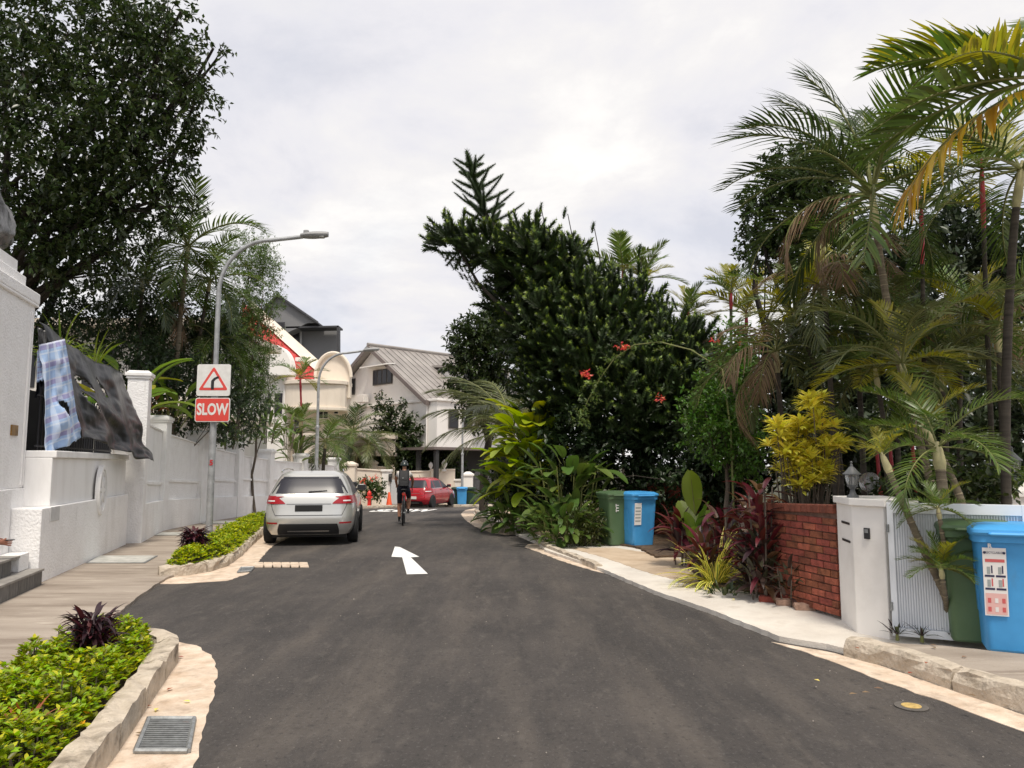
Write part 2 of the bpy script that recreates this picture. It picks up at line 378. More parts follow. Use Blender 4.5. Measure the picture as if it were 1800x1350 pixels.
kerb('kerb_near_right', [(4.15, -1), (3.72, 3), (3.36, 4.9), (3.14, 5.65), (2.98, 6.28), (2.78, 6.66)][::-1], .17, .155, rough=.02, seg=.95)
kerb('kerb_mid_right', [(q[0] + .03, q[1] + .03) for q in g((1058, 1002), (1010, 983), (968, 967), (950, 955))], .14, .10, rough=.02)
kerb('kerb_far_right', g((905, 940), (872, 927), (850, 914), (842, 903), (852, 895), (885, 888)), .16, .16, rough=.02, seg=1.1)
kerb('kerb_far_side', [(-6.7, 31), (-6.2, 34.7), (-5.2, 38), (-3.4, 40.3), (-1.0, 41.6), (4, 42.3), (14, 42.7)], .15, .14, seg=1.4)

# painted road arrow and word
def decal(name, pxpoly, z, m, label, cat):
    o = sheet(name, g(*pxpoly), z, m, 0, struct=False); return tagp(o, label, cat)
decal('road_arrow', [(694, 961), (703, 962), (737, 979), (722, 980), (752, 1009), (715, 1010), (707, 980), (688, 979)], .0045, M_WHITE, 'white straight ahead arrow painted on the asphalt behind the bicycle', 'road marking')
ctr = G(709, 897.5); hd = Vector((.0, 1, 0))
def slowfn(x, y):
    wy = ctr.y + y * 4.6; wx = ctr.x + x * .82
    return (wx, wy, prof(wy) + .007)
tagp(lettering('road_word', 'SLOW', M_WHITE, None, slowfn, 1.0, .05), 'white word SLOW painted across the road ahead of the cyclist', 'road marking')

# speed strip stones at the far left gutter
root = thing('rumble_strip', 'short row of pale rectangular blocks laid across the asphalt edge', 'rumble strip', G(495, 994))
for i in range(6):
    a = G(448 + i * 15.6, 989.5); b = G(448 + i * 15.6 + 14, 989.5); c = G(448 + i * 15.6 + 17, 998); d = G(447 + i * 15.6, 998)
    MB().prism([a + Vector((0, 0, .002)), b + Vector((0, 0, .002)), c + Vector((0, 0, .002)), d + Vector((0, 0, .002))], (0, 0, .012)).build('block', M_GUT, root)

# drain grates and covers
def grate(label, c4, nbar):
    a, b, c, d = [Vector((p.x, p.y, .006 + prof(p.y))) for p in c4]      # near-left, near-right, far-right, far-left
    r = thing('drain_grate', label, 'drain grate', (a + c) / 2)
    MB().prism([a, b, c, d], (0, 0, .003)).build('pit', M_DARK, r)
    f = MB(); t = .035
    for p, q in ((a, b), (b, c), (c, d), (d, a)):
        f.tube([p + Vector((0, 0, .012)), q + Vector((0, 0, .012))], .016, 6)
    f.build('frame', M_STEEL, r)
    for i in range(1, nbar):
        p = a.lerp(d, i / nbar); q = b.lerp(c, i / nbar); w = (d - a) / nbar * .52
        MB().prism([p + Vector((0, 0, .004)), q + Vector((0, 0, .004)), q + w + Vector((0, 0, .004)), p + w + Vector((0, 0, .004))], (0, 0, .012)).build('bar', M_STEEL, r)
    return r
grate('steel drain grate set in the pale gutter beside the nearer hedge', [G(238, 1326), G(330, 1326), G(341, 1268), G(262, 1268)], 16)
gi = bpy.data.objects['drain_grate']; MB().prism([G(236, 1322) + Vector((0, 0, .01)), G(247, 1322) + Vector((0, 0, .01)), G(268, 1264) + Vector((0, 0, .01)), G(258, 1264) + Vector((0, 0, .01))], (0, 0, .006)).build('inlet', M_DARK, gi)
grate('small drain grate in the gutter at the rounded end of the farther hedge', [G(418, 1008), G(440, 1006), G(446, 999), G(424, 1000)], 7)
M_COVER = mat('cover_plate', (.34, .34, .31), rough=.7, c2=(.55, .54, .50), scale=5)
for (pp, lab) in (([(150, 990), (255, 990), (278, 977), (172, 977)], 'large grey drain cover on the footpath below the star emblem'),
                  ([(268, 941), (350, 941), (362, 936), (284, 936)], 'pale drain cover on the footpath beside the lamp post'),
                  ([(352, 921), (420, 920), (428, 915), (365, 916)], 'pale drain cover on the footpath beyond the road sign')):
    q = [G(a, b, .039) for a, b in pp]
    r = thing('drain_cover', lab, 'drain cover', (q[0] + q[2]) / 2)
    MB().prism([p for p in q], (0, 0, .006)).build('rim', M_STEEL, r)
    cc = (q[0] + q[2]) / 2
    MB().prism([cc + (p - cc) * .93 + Vector((0, 0, .003)) for p in q], (0, 0, .006)).build('plate', M_COVER, r)
c = G(1602, 1243)
r = thing('valve_cover', 'small round yellow valve cover set flush in the asphalt', 'valve cover', c)
MB().lathe([(.0, .003), (.105, .003), (.105, .008), (.08, .009), (0, .009)], c, 20).build('collar', mat('collar_tar', (.10, .09, .08), rough=.9, var=.3), r)
MB().lathe([(.0, .004), (.062, .004), (.062, .012), (.05, .014), (0, .014)], c, 18).build('lid', mat('valve_yellow', (.46, .32, .11), rough=.7, var=.3, scale=30), r)
# grit and specks left on the asphalt
gv, gf = [], []
for i in range(300):
    yy = random.uniform(3.2, 17); ed = random.random() < .45
    xl, xr = -1.7 - .27 * (yy - 4) + .2, 3.0 - .25 * (yy - 4.6) - .1
    xx = (random.choice((xl + abs(random.gauss(0, .12)), xr - abs(random.gauss(0, .15)))) if ed else random.uniform(xl, xr)); s_ = random.uniform(.003, .007) * (1.6 if random.random() < .08 else 1); b0 = len(gv)
    gv += [(xx + s_ * math.cos(a) * random.uniform(.6, 1.2), yy + s_ * math.sin(a) * random.uniform(.6, 1.2), .002) for a in (0, 1.57, 3.14, 4.71)] + [(xx, yy, s_ * .8 + .003)]
    gf += [(b0, b0 + 1, b0 + 4), (b0 + 1, b0 + 2, b0 + 4), (b0 + 2, b0 + 3, b0 + 4), (b0 + 3, b0, b0 + 4)]
gm = link('road_grit', npmesh('road_grit', np.array(gv), np.array(gf), mat('grit', (.24, .215, .19), rough=.9, island=.6))); tagp(gm, 'pale grit and specks scattered over the asphalt', 'grit', None, 'stuff')
# loose bricks and stones along the footpath edge
M_BRK = mat('brick', (.27, .075, .042), rough=.9, var=.35, scale=12, bump=.6, bscale=60, objrand=.3, hue=.012)
M_BRKP = mat('pale_brick', (.42, .27, .2), rough=.9, var=.35, scale=12, bump=.6, bscale=60, objrand=.25)
for i, (px, py, rz, m, lab) in enumerate(((1441, 1066, .2, M_BRK, 'loose orange red brick lying at the foot of the brick wall'), (1415, 1072, -.15, M_BRKP, 'pale worn brick lying beside the orange loose brick'), (1412, 1063, .1, M_BRKP, 'pale brick resting crosswise on another worn brick'),
        (1382, 1064, -.3, M_BRKP, 'mortar covered brick edging the bed below the brick wall'), (1352, 1058, -.45, M_BRK, 'dark red edging brick between yellow spider plant and brick wall'))):
    p = G(px, py, .05); z = .045 if i == 2 else 0
    b = MB().box((0, 0, .034), (.215, .10, .066), 0, .006); o = b.build('loose_brick', m); o.location = p + Vector((0, 0, z)); o.rotation_euler = (R(4), 0, rz); tagp(o, lab, 'brick')
# ================================================================== left boundary wall
M_ROUGH = mat('rough_white_render', (.89, .88, .875), rough=.9, c2=(.82, .805, .795), scale=3.5, lo=.4, hi=.75, bump=.8, bscale=30, layers=(((.62, .60, .575), 1.4, (1.2, 1.2, .35), .54, .80, .5), ((.45, .43, .40), 5, (1.4, 1.4, .15), .62, .80, .45)))
M_SMOOTH = mat('smooth_white_render', (.87, .86, .85), rough=.8, c2=(.70, .68, .66), scale=1.5, lo=.45, hi=.8, bump=.15, bscale=40, stretch=(1.5, 1.5, .35))
M_IRON = mat('black_iron', (.012, .012, .015), rough=.5)
WA = Vector((-6.26, 10.35, 0)); WDIR = Vector((-.27, 1, 0)).normalized(); WN = Vector((WDIR.y, -WDIR.x, 0))   # WN points to the street
def wl(s, off=0.0, z=0.0): return WA + WDIR * s + WN * off + Vector((0, 0, z))
wall = thing('boundary_wall', 'long white rough rendered garden wall with capped pillars beside the footpath', 'wall', (-7.0, 13, .035))
GS = 1.36; GZ = .16
def wbox(name, s0, s1, o0, o1, z0, z1, m, parent=wall, bevel=.012):
    return MB().prism([wl(s0, o0, z0), wl(s1, o0, z0), wl(s1, o1, z0), wl(s0, o1, z0)], (0, 0, z1 - z0)).build(name, m, parent, bevel=bevel)
S1 = 5.25                                                        # where the railing bay ends
wbox('plinth', -3.2, -.05, -.75, -.35, -.02, 1.28, M_ROUGH)
wbox('plinth', -.045, .72, -.80, -.40, -.02, 1.28, M_ROUGH)
wbox('plinth', .0, S1, -.45, 0, -.02, 1.02, M_ROUGH)
wbox('bay_panel', .56, S1, -.42, -.07, 1.02, 1.70, M_SMOOTH)
wbox('sill', .56, S1, -.46, -.02, 1.70, 1.80, M_SMOOTH)
wbox('shade_backing', .5, S1, -.95, -.85, 0, 2.78, mat('yard_shade', (.02, .02, .022), rough=.9))  # near-black panel stands in for the shade behind railing and tarpaulin
# star emblem
ec = wl(3.05, 0, 1.17)
em = MB()
def oval(a, b, r, off0, off1):
    n = 40
    for i in range(n):
        t0, t1 = 2 * math.pi * i / n, 2 * math.pi * (i + 1) / n
        P = []
        for (t, k) in ((t0, 1), (t1, 1), (t1, r), (t0, r)): P.append(ec + WDIR * (a * k * math.cos(t)) + Vector((0, 0, b * k * math.sin(t))) + WN * off0)
        em.prism(P, WN * (off1 - off0))
oval(.26, .42, .84, -.03, .045); oval(.20, .33, .93, -.02, .03)
for k in range(8):
    a = k * math.pi / 4; t = ec + WDIR * (.19 * math.cos(a)) + Vector((0, 0, .31 * math.sin(a))); l = a + math.pi / 8; rr = a - math.pi / 8
    b = ec + WDIR * (.07 * math.cos(l)) + Vector((0, 0, .11 * math.sin(l))); c = ec + WDIR * (.07 * math.cos(rr)) + Vector((0, 0, .11 * math.sin(rr)))
    em.prism([ec + WN * .0, b, t, c], WN * .035)
emo = em.build('emblem', M_SMOOTH, wall); emo['label'] = 'raised oval star emblem'
MB().prism([ec + WDIR * (.23 * math.cos(a)) + Vector((0, 0, .38 * math.sin(a))) + WN * -.02 for a in np.linspace(0, 2 * math.pi, 28)[:-1]], WN * .024).build('emblem_shade', mat('emblem_shadow', (.55, .54, .53), rough=.9), wall)  # grey disc paints the shade inside the oval ring
wbox('junction_plate', .35, .75, 0, .012, .82, 1.02, mat('plate_grey', (.55, .55, .55), rough=.6, var=.1))
# railing
for i in range(34):
    s = .85 + i * .15
    if s < S1 - .1: MB().tube([wl(s, -.36, 1.8), wl(s, -.36, 2.72)], .011, 6).build('railing_bar', M_IRON, wall)
for z in (1.87, 2.6): MB().tube([wl(.76, -.36, z), wl(S1, -.36, z)], .016, 6).build('railing_rail', M_IRON, wall)
# pillar closing the bay, then the stepped run of panels and pillars
def pillar(c, d, w, z0, z1, cap=True, m=M_ROUGH):
    rz = math.atan2(d.y, d.x)
    o = MB().box((c.x, c.y, (z0 + z1) / 2), (w, w, z1 - z0), rz).build('pillar', m, wall, bevel=.01)
    if cap:
        b = MB(); b.box((c.x, c.y, z1 + .03), (w + .05, w + .05, .06), rz); b.box((c.x, c.y, z1 + .09), (w + .10, w + .10, .07), rz); b.box((c.x, c.y, z1 + .145), (w + .06, w + .06, .05), rz, taper=.8)
        b.build('cap', M_SMOOTH, wall, bevel=.008)
PW = [(-7.72, 15.85, 3.36), (-8.58, 18.7, 2.62), (-8.80, 21.6, 2.38), (-8.88, 24.7, 2.16), (-8.88, 27.9, 2.0), (-8.75, 32, 1.9), (-8.4, 36.4, 1.77)]
for i, (x, y, zc) in enumerate(PW):
    d = (Vector(PW[min(i + 1, 6)][:2]) - Vector(PW[max(0, i - 1)][:2])).normalized()
    pillar(Vector((x, y, 0)), d, .40 if i == 0 else .46, prof(y) - .02, zc)
    if i == 6: break
    x2, y2, z2 = PW[i + 1]; a = Vector((x, y, 0)); b = Vector((x2, y2, 0)); dd = (b - a).normalized(); nn = Vector((dd.y, -dd.x, 0))
    za, zb = (zc if i else 2.72) - .27, z2 - .25
    k = 5
    def pan(z0a, z1a, z0b, z1b, o0, o1, nm, m):
        MB().prism([a + nn * o0 + Vector((0, 0, z0a)), b + nn * o0 + Vector((0, 0, z0b)), b + nn * o0 + Vector((0, 0, z1b)), a + nn * o0 + Vector((0, 0, z1a))], nn * (o1 - o0)).build(nm, m, wall, bevel=.006)
    pa, pb = prof(y), prof(y2)
    pan(pa - .03, za, pb - .03, zb, -.1, .1, 'panel', M_ROUGH)
    pan(pa - .03, pa + .55 + .25 * (1 - i / 6), pb - .03, pb + .55 + .25 * (1 - (i + 1) / 6), .1, .2, 'dado', M_ROUGH)
    pan(pa + 1.2, pa + 1.27, pb + 1.12, pb + 1.19, .1, .14, 'moulding', M_SMOOTH)
    pan(za, za + .04, zb, zb + .04, -.13, .13, 'coping', M_SMOOTH)
# gate pillar at the left edge
gp = thing('gate_pillar', 'massive white gate pillar with stepped top carrying the wrapped statue', 'pillar', wl(-.3, -.8, .03))
wbox('shaft', -1.25, .60, -1.7, -.42, 1.28, 3.86, M_ROUGH, gp)
for s in (.53, .45): wbox('edge_strip', s - .025, s, -.43, -.40, 1.32, 3.75, M_SMOOTH, gp, .006)
for s in (-1.17, -1.09): wbox('edge_strip', s - .025, s, -.43, -.40, 1.32, 3.75, M_SMOOTH, gp, .006)
wbox('collar', -1.29, .64, -1.74, -.38, 3.84, 3.88, M_SMOOTH, gp, .015)
wbox('cornice', -1.33, .66, -1.8, -.38, 3.88, 4.04, M_ROUGH, gp, .02)
wbox('upper_block', -1.15, .48, -1.6, -.52, 4.04, 4.25, M_ROUGH, gp, .015)
wbox('statue_base', -.95, .36, -1.45, -.60, 4.25, 4.45, M_SMOOTH, gp, .012)
pq = MB().prism([wl(-.05, -.42, 1.99), wl(.18, -.42, 1.99), wl(.18, -.42, 2.13), wl(-.05, -.42, 2.13)], WN * .02).build('plaque', mat('brass', (.35, .2, .06), rough=.35, metal=.9, var=.3), gp); pq['label'] = 'small brass plaque'
# wrapped statue
M_PLAST = mat('black_plastic', (.018, .018, .02), rough=.28, c2=(.22, .215, .21), scale=2.2, lo=.42, hi=.78, bump=1.2, bscale=7, spec=.7)
st = thing('wrapped_statue', 'statue wrapped in black plastic sheeting on top of the gate pillar', 'statue', wl(-.2, -1.0, 4.45))
bm = bmesh.new(); bmesh.ops.create_icosphere(bm, subdivisions=5, radius=1)
from mathutils import noise as mnoise
for v in bm.verts:
    p = v.co.copy(); zz = (p.z + 1) / 2
    lx = .74 - .10 * zz; ly = .46 - .08 * zz
    q = Vector((math.copysign(abs(p.x) ** .7, p.x) * lx, math.copysign(abs(p.y) ** .7, p.y) * ly, zz * .88))
    if p.x < .1: q.z += .18 * (1 - abs(p.x + .45)) * zz
    f = mnoise.ridged_multi_fractal(Vector((p.x * 1.7, p.y * 1.7, p.z * 1.0)), 1, 2, 4, 1, 2)
    q += p * (f - 1.2) * .05; q.z = max(0, q.z); v.co = q
me = bpy.data.meshes.new('wrapping'); bm.to_mesh(me); bm.free(); me.materials.append(M_PLAST)
o = link('wrapping', me, st, True, True); o.rotation_euler = (0, 0, math.atan2(WDIR.y, WDIR.x))
b = MB()
for z in (.22, .5): b.lathe([(.60 - z * .1, z - .006), (.62 - z * .1, z), (.60 - z * .1, z + .006)], (0, 0, 0), 30, sx=1, sy=.68)
o = b.build('tie_cord', M_IRON, st, True); o.rotation_euler = (0, 0, math.atan2(WDIR.y, WDIR.x))

# torn tarpaulin and plaid sheet hung over the railing
def cloth(name, corners, nu, nv, m, label, cat, amp, holes=0, seed=1, fold=9.0, sag=0.0):
    A, B, C, D = [Vector(c) for c in corners]; rr = random.Random(seed)
    nrm = (B - A).cross(D - A).normalized()
    if nrm.dot(WN) < 0: nrm = -nrm
    vs = []; fs = []
    for j in range(nv + 1):
        for i in range(nu + 1):
            u, v = i / nu, j / nv
            p = A.lerp(B, u).lerp(D.lerp(C, u), v)
            w = mnoise.fractal(Vector((u * 3 + seed, v * 2.2, seed)), 1, 2, 4)
            fo = math.sin((u * fold + v * 1.5 + w * 1.2) * 2.2) * (.25 + .75 * v)
            p = p + nrm * (amp * (fo + w)) + Vector((0, 0, -sag * math.sin(math.pi * u) * (1 - v)))
            if j == nv: p += Vector((0, 0, .05 * mnoise.noise(Vector((u * 7, seed, 0)))))
            vs.append(p)
    hs = [(rr.uniform(.12, .85), rr.uniform(.25, .8), rr.uniform(.02, .055), rr.uniform(.04, .10)) for _ in range(holes)]
    for j in range(nv):
        for i in range(nu):
            u, v = (i + .5) / nu, (j + .5) / nv
            if any(((u - a - (v - b) * .5) / c) ** 2 + ((v - b) / d) ** 2 < 1 + .5 * mnoise.noise(Vector((u * 20, v * 20, 0))) for a, b, c, d in hs): continue
            a = j * (nu + 1) + i; fs.append((a, a + 1, a + nu + 2, a + nu + 1))
    me = bpy.data.meshes.new(name); me.from_pydata(vs, [], fs); me.materials.append(m)
    uv = me.uv_layers.new(name='weave')
    for lp in me.loops:
        k = lp.vertex_index; uv.data[lp.index].uv = ((k % (nu + 1)) / nu, (k // (nu + 1)) / nv)
    me.update(); o = link(name, me, None, smooth=True)
    sd = o.modifiers.new('thick', 'SOLIDIFY'); sd.thickness = .006
    return tagp(o, label, cat)
M_TARP = mat('dusty_tarp', (.008, .008, .010), rough=.36, c2=(.13, .127, .122), scale=2.6, lo=.52, hi=.86, bump=.5, bscale=9, spec=.6, stretch=(1.2, .8, .6))
cloth('tarpaulin', [at(69, 566, 11.1), at(216, 656, 15.1), at(266, 812, 15.6), at(146, 768, 12.3)], 70, 50, M_TARP, 'torn dusty black tarpaulin draped over the wall railing', 'tarpaulin', .065, 3, 3, 8, .08)
cloth('tarpaulin_strip', [at(66, 575, 11.1), at(80, 580, 11.2), at(90, 690, 11.3), at(62, 700, 11.1)], 16, 26, M_TARP, 'narrow twisted strip of black plastic hanging against the gate pillar', 'tarpaulin', .04, 0, 8, 3)
M_PLAID = bpy.data.materials.new('plaid_cotton'); M_PLAID.use_nodes = True
t = M_PLAID.node_tree; p = t.nodes['Principled BSDF']; p.inputs['Roughness'].default_value = .9
uvn = t.nodes.new('ShaderNodeUVMap'); uvn.uv_map = 'weave'; sx_ = t.nodes.new('ShaderNodeSeparateXYZ'); t.links.new(uvn.outputs[0], sx_.inputs[0])
def band(sock, freq, lo):
    a = t.nodes.new('ShaderNodeMath'); a.operation = 'MULTIPLY'; a.inputs[1].default_value = freq; t.links.new(sock, a.inputs[0])
    b = t.nodes.new('ShaderNodeMath'); b.operation = 'FRACT'; t.links.new(a.outputs[0], b.inputs[0])
    c = t.nodes.new('ShaderNodeMath'); c.operation = 'LESS_THAN'; c.inputs[1].default_value = lo; t.links.new(b.outputs[0], c.inputs[0]); return c.outputs[0]
def mixc(fac, a, b, k):
    m = t.nodes.new('ShaderNodeMix'); m.data_type = 'RGBA'
    ml = t.nodes.new('ShaderNodeMath'); ml.operation = 'MULTIPLY'; ml.inputs[1].default_value = k; t.links.new(fac, ml.inputs[0]); t.links.new(ml.outputs[0], m.inputs['Factor'])
    if isinstance(a, tuple): m.inputs[6].default_value = a
    else: t.links.new(a, m.inputs[6])
    m.inputs[7].default_value = b; return m.outputs[2]
c0 = mixc(band(sx_.outputs[1], 6, .35), (.36, .50, .74, 1), (.30, .26, .46, 1), .8)
c0 = mixc(band(sx_.outputs[0], 4, .3), c0, (.62, .70, .82, 1), .55); c0 = mixc(band(sx_.outputs[1], 12, .18), c0, (.7, .75, .82, 1), .5)
t.links.new(c0, p.inputs['Base Color'])
cloth('plaid_sheet', [at(70, 606, 11.0), at(112, 596, 11.4), at(150, 768, 12.0), at(78, 802, 11.0)], 30, 44, M_PLAID, 'pale blue plaid cotton sheet hanging beneath the black tarpaulin', 'sheet', .075, 1, 5, 4)
cloth('plaid_rag', [at(66, 618, 11.05), at(78, 612, 11.1), at(80, 668, 11.1), at(64, 672, 11.0)], 10, 16, M_PLAID, 'small pale blue rag caught between gate pillar and plastic', 'rag', .03, 0, 6, 3)

# tiled steps
M_TILE = mat('dark_step_tile', (.07, .07, .072), rough=.55, c2=(.16, .155, .15), scale=9, stretch=(3, 3, .6), objrand=.2)
M_NOSE = mat('step_top', (.20, .185, .17), rough=.7, c2=(.34, .32, .29), scale=4)
stp = thing('entrance_steps', 'two dark grey tiled entrance steps below the gate pillar', 'steps', wl(-1.3, -.1, .03))
wbox('tread', -3.0, -.06, -.345, .09, .215, .245, M_NOSE, stp, .004); wbox('tread', -3.0, -.42, -.344, -.09, .425, .455, M_NOSE, stp, .004)
for i in range(10):
    s = -3.0 + i * .293
    wbox('riser_tile', s + .004, s + .289, -.3, .07, .0, .213, M_TILE, stp, .003)
    if s + .28 < -.42: wbox('riser_tile', s + .004, s + .289, -.3, -.11, .246, .423, M_TILE, stp, .003)
wbox('end_block', -.415, -.06, -.343, -.10, .246, .46, M_ROUGH, stp, .008)

# ================================================================== lamps and signs
M_POLE = mat('pole_grey', (.36, .37, .38), rough=.55, var=.2, scale=6, metal=.35)
M_LAMPH = mat('lamp_housing', (.28, .28, .28), rough=.5)
M_LENS = mat('lamp_lens', (.55, .56, .55), rough=.25)
def street_lamp(base, H, reach, ang, label, r=.075):
    t_ = thing('street_lamp', label, 'street lamp', base, ang, 'street lamps along the road')
    b = MB(); b.tube([(0, 0, -.05), (0, 0, H * .52)], [r, r * .92], 14); b.build('lower_pole', M_POLE, t_, True, True)
    b = MB(); h0 = H * .52; pts = [(0, 0, h0 - .02), (0, 0, H * .80)]; 
    for i in range(1, 12):
        a = i / 11 * math.pi / 2; pts.append((reach * .55 * (1 - math.cos(a)), 0, H * .80 + H * .185 * math.sin(a)))
    pts.append((reach * .92, 0, H * 1.0))
    b.tube(pts, [r * .72] * 2 + [r * .62] * 12, 12); b.build('arm', M_POLE, t_, True, True)
    MB().lathe([(r * 1.05, h0 - .06), (r * 1.05, h0 + .03), (r * .75, h0 + .06)], (0, 0, 0), 14).build('joint_collar', M_POLE, t_, True, True)
    MB().lathe([(r * 1.9, -.02), (r * 1.9, .03), (r * 1.1, .05)], (0, 0, 0), 14).build('base_flange', M_POLE, t_, True)
    hb = MB(); k = reach * .90
    rows = []
    for i in range(9):
        u = i / 8; w = .05 + .085 * math.sin(math.pi * (.18 + .72 * u)) ; hh = .03 + .055 * math.sin(math.pi * (.12 + .7 * u))
        rows.append([(k + u * .62, math.cos(a) * w, H * 1.0 + .02 + .045 * u + math.sin(a) * hh) for a in np.linspace(0, 2 * math.pi, 15)])
    hb.grid(rows); hb.f += [tuple(range(14, -1, -1)), tuple(8 * 15 + i for i in range(15))]; hb.m += [0, 0]
    hd_ = hb.build('lamp_head', M_LAMPH, t_, True, True)
    MB().box((k + .36, 0, H + .0), (.34, .17, .03), 0, .01).build('lens', M_LENS, t_, True)
    MB().box((k + .12, 0, H + .11), (.12, .10, .09), 0, .015).build('photocell', M_LAMPH, t_, True)
    return t_
L1 = G(367, 941, .06); L1.z = .03
lamp1 = street_lamp(L1, 6.80, 2.0, R(4), 'tall grey street lamp with curved arm carrying the road signs')
street_lamp(Vector((-7.85, 31, prof(31))), 6.45, 2.0, R(0), 'curved grey street lamp rising behind the parked silver car')
street_lamp(Vector((-2.78, 43.2, prof(43) + .03)), 5.6, 2.0, R(20), 'slim pale street lamp standing beside the far blue bin')
lettering('pole_number', '5', mat('red_number', (.5, .02, .03), rough=.6), lamp1, lambda x, y: (L1.x + .076 * math.sin(.25) + x, L1.y - .078, 1.64 + y), .16, .006)
M_SIGNW = mat('sign_white', (.74, .735, .71), rough=.5, c2=(.66, .65, .62), scale=9)
M_SIGNR = mat('sign_red', (.72, .065, .05), rough=.45, c2=(.62, .07, .055), scale=7)
M_SIGNB = mat('sign_black', (.015, .015, .015), rough=.5)
def rrect(w, h, r, n=6):
    P = []
    for cx, cy, a0 in ((w / 2 - r, h / 2 - r, 0), (-w / 2 + r, h / 2 - r, 90), (-w / 2 + r, -h / 2 + r, 180), (w / 2 - r, -h / 2 + r, 270)):
        for i in range(n + 1): a = R(a0 + 90 * i / n); P.append((cx + r * math.cos(a), cy + r * math.sin(a)))
    return P
def rpoly(pts, r, n=5):
    P = []; k = len(pts)
    for i in range(k):
        a, b, c = Vector(pts[i - 1]), Vector(pts[i]), Vector(pts[(i + 1) % k])
        p0 = b + (a - b).normalized() * r; p1 = b + (c - b).normalized() * r
        for j in range(n + 1):
            u = j / n; q = p0.lerp(b, u).lerp(b.lerp(p1, u), u); P.append((q.x, q.y))
    return P
def signthing(label, cx, cz, parts, name='road_sign'):
    base = Vector((L1.x + .01, L1.y - .10, cz)); t_ = thing(name, label, 'road sign', base)
    for nm, poly, y0, th, m in parts: MB().prism([(x, y0, z) for x, z in poly], (0, th, 0)).build(nm, m, t_, True)
    MB().box((0, .045, .12), (.20, .07, .04)).build('bracket', M_STEEL, t_, True); MB().box((0, .045, -.12), (.20, .07, .04)).build('bracket', M_STEEL, t_, True)
    return t_
pz = lambda py: at(378, py, L1.y).z
S_ = 1 / ppm(L1.y)
tri = lambda s: [(0, .355 * s + .0), (-.385 * s, -.265 * s), (.385 * s, -.265 * s)]
bend = [(-.055, -.19), (-.055, .0), (.0, .065), (.10, .11), (.12, .065), (.045, .03), (.012, -.01), (.012, -.19)]
sg = signthing('white square warning sign with red triangle and black right bend', 378, pz(669), [('plate', rrect(.745, .71, .05), -.012, .024, M_SIGNW),
    ('red_triangle', rpoly(tri(.86), .06), -.016, .004, M_SIGNR), ('white_triangle', rpoly([(x, y - .012) for x, y in tri(.60)], .03), -.0195, .0035, M_SIGNW), ('bend_symbol', [(x + .005, y - .02) for x, y in bend], -.023, .0035, M_SIGNB)])
sg2 = signthing('red rectangular sign reading SLOW fixed below the warning triangle', 378, pz(721), [('plate', rrect(.77, .535, .05), -.012, .024, M_SIGNW), ('red_field', rrect(.735, .50, .04), -.016, .004, M_SIGNR)])
lettering('lettering', 'SLOW', M_SIGNW, sg2, lambda x, y: (x, -.0185, y), .35, .012, .70, local=True)
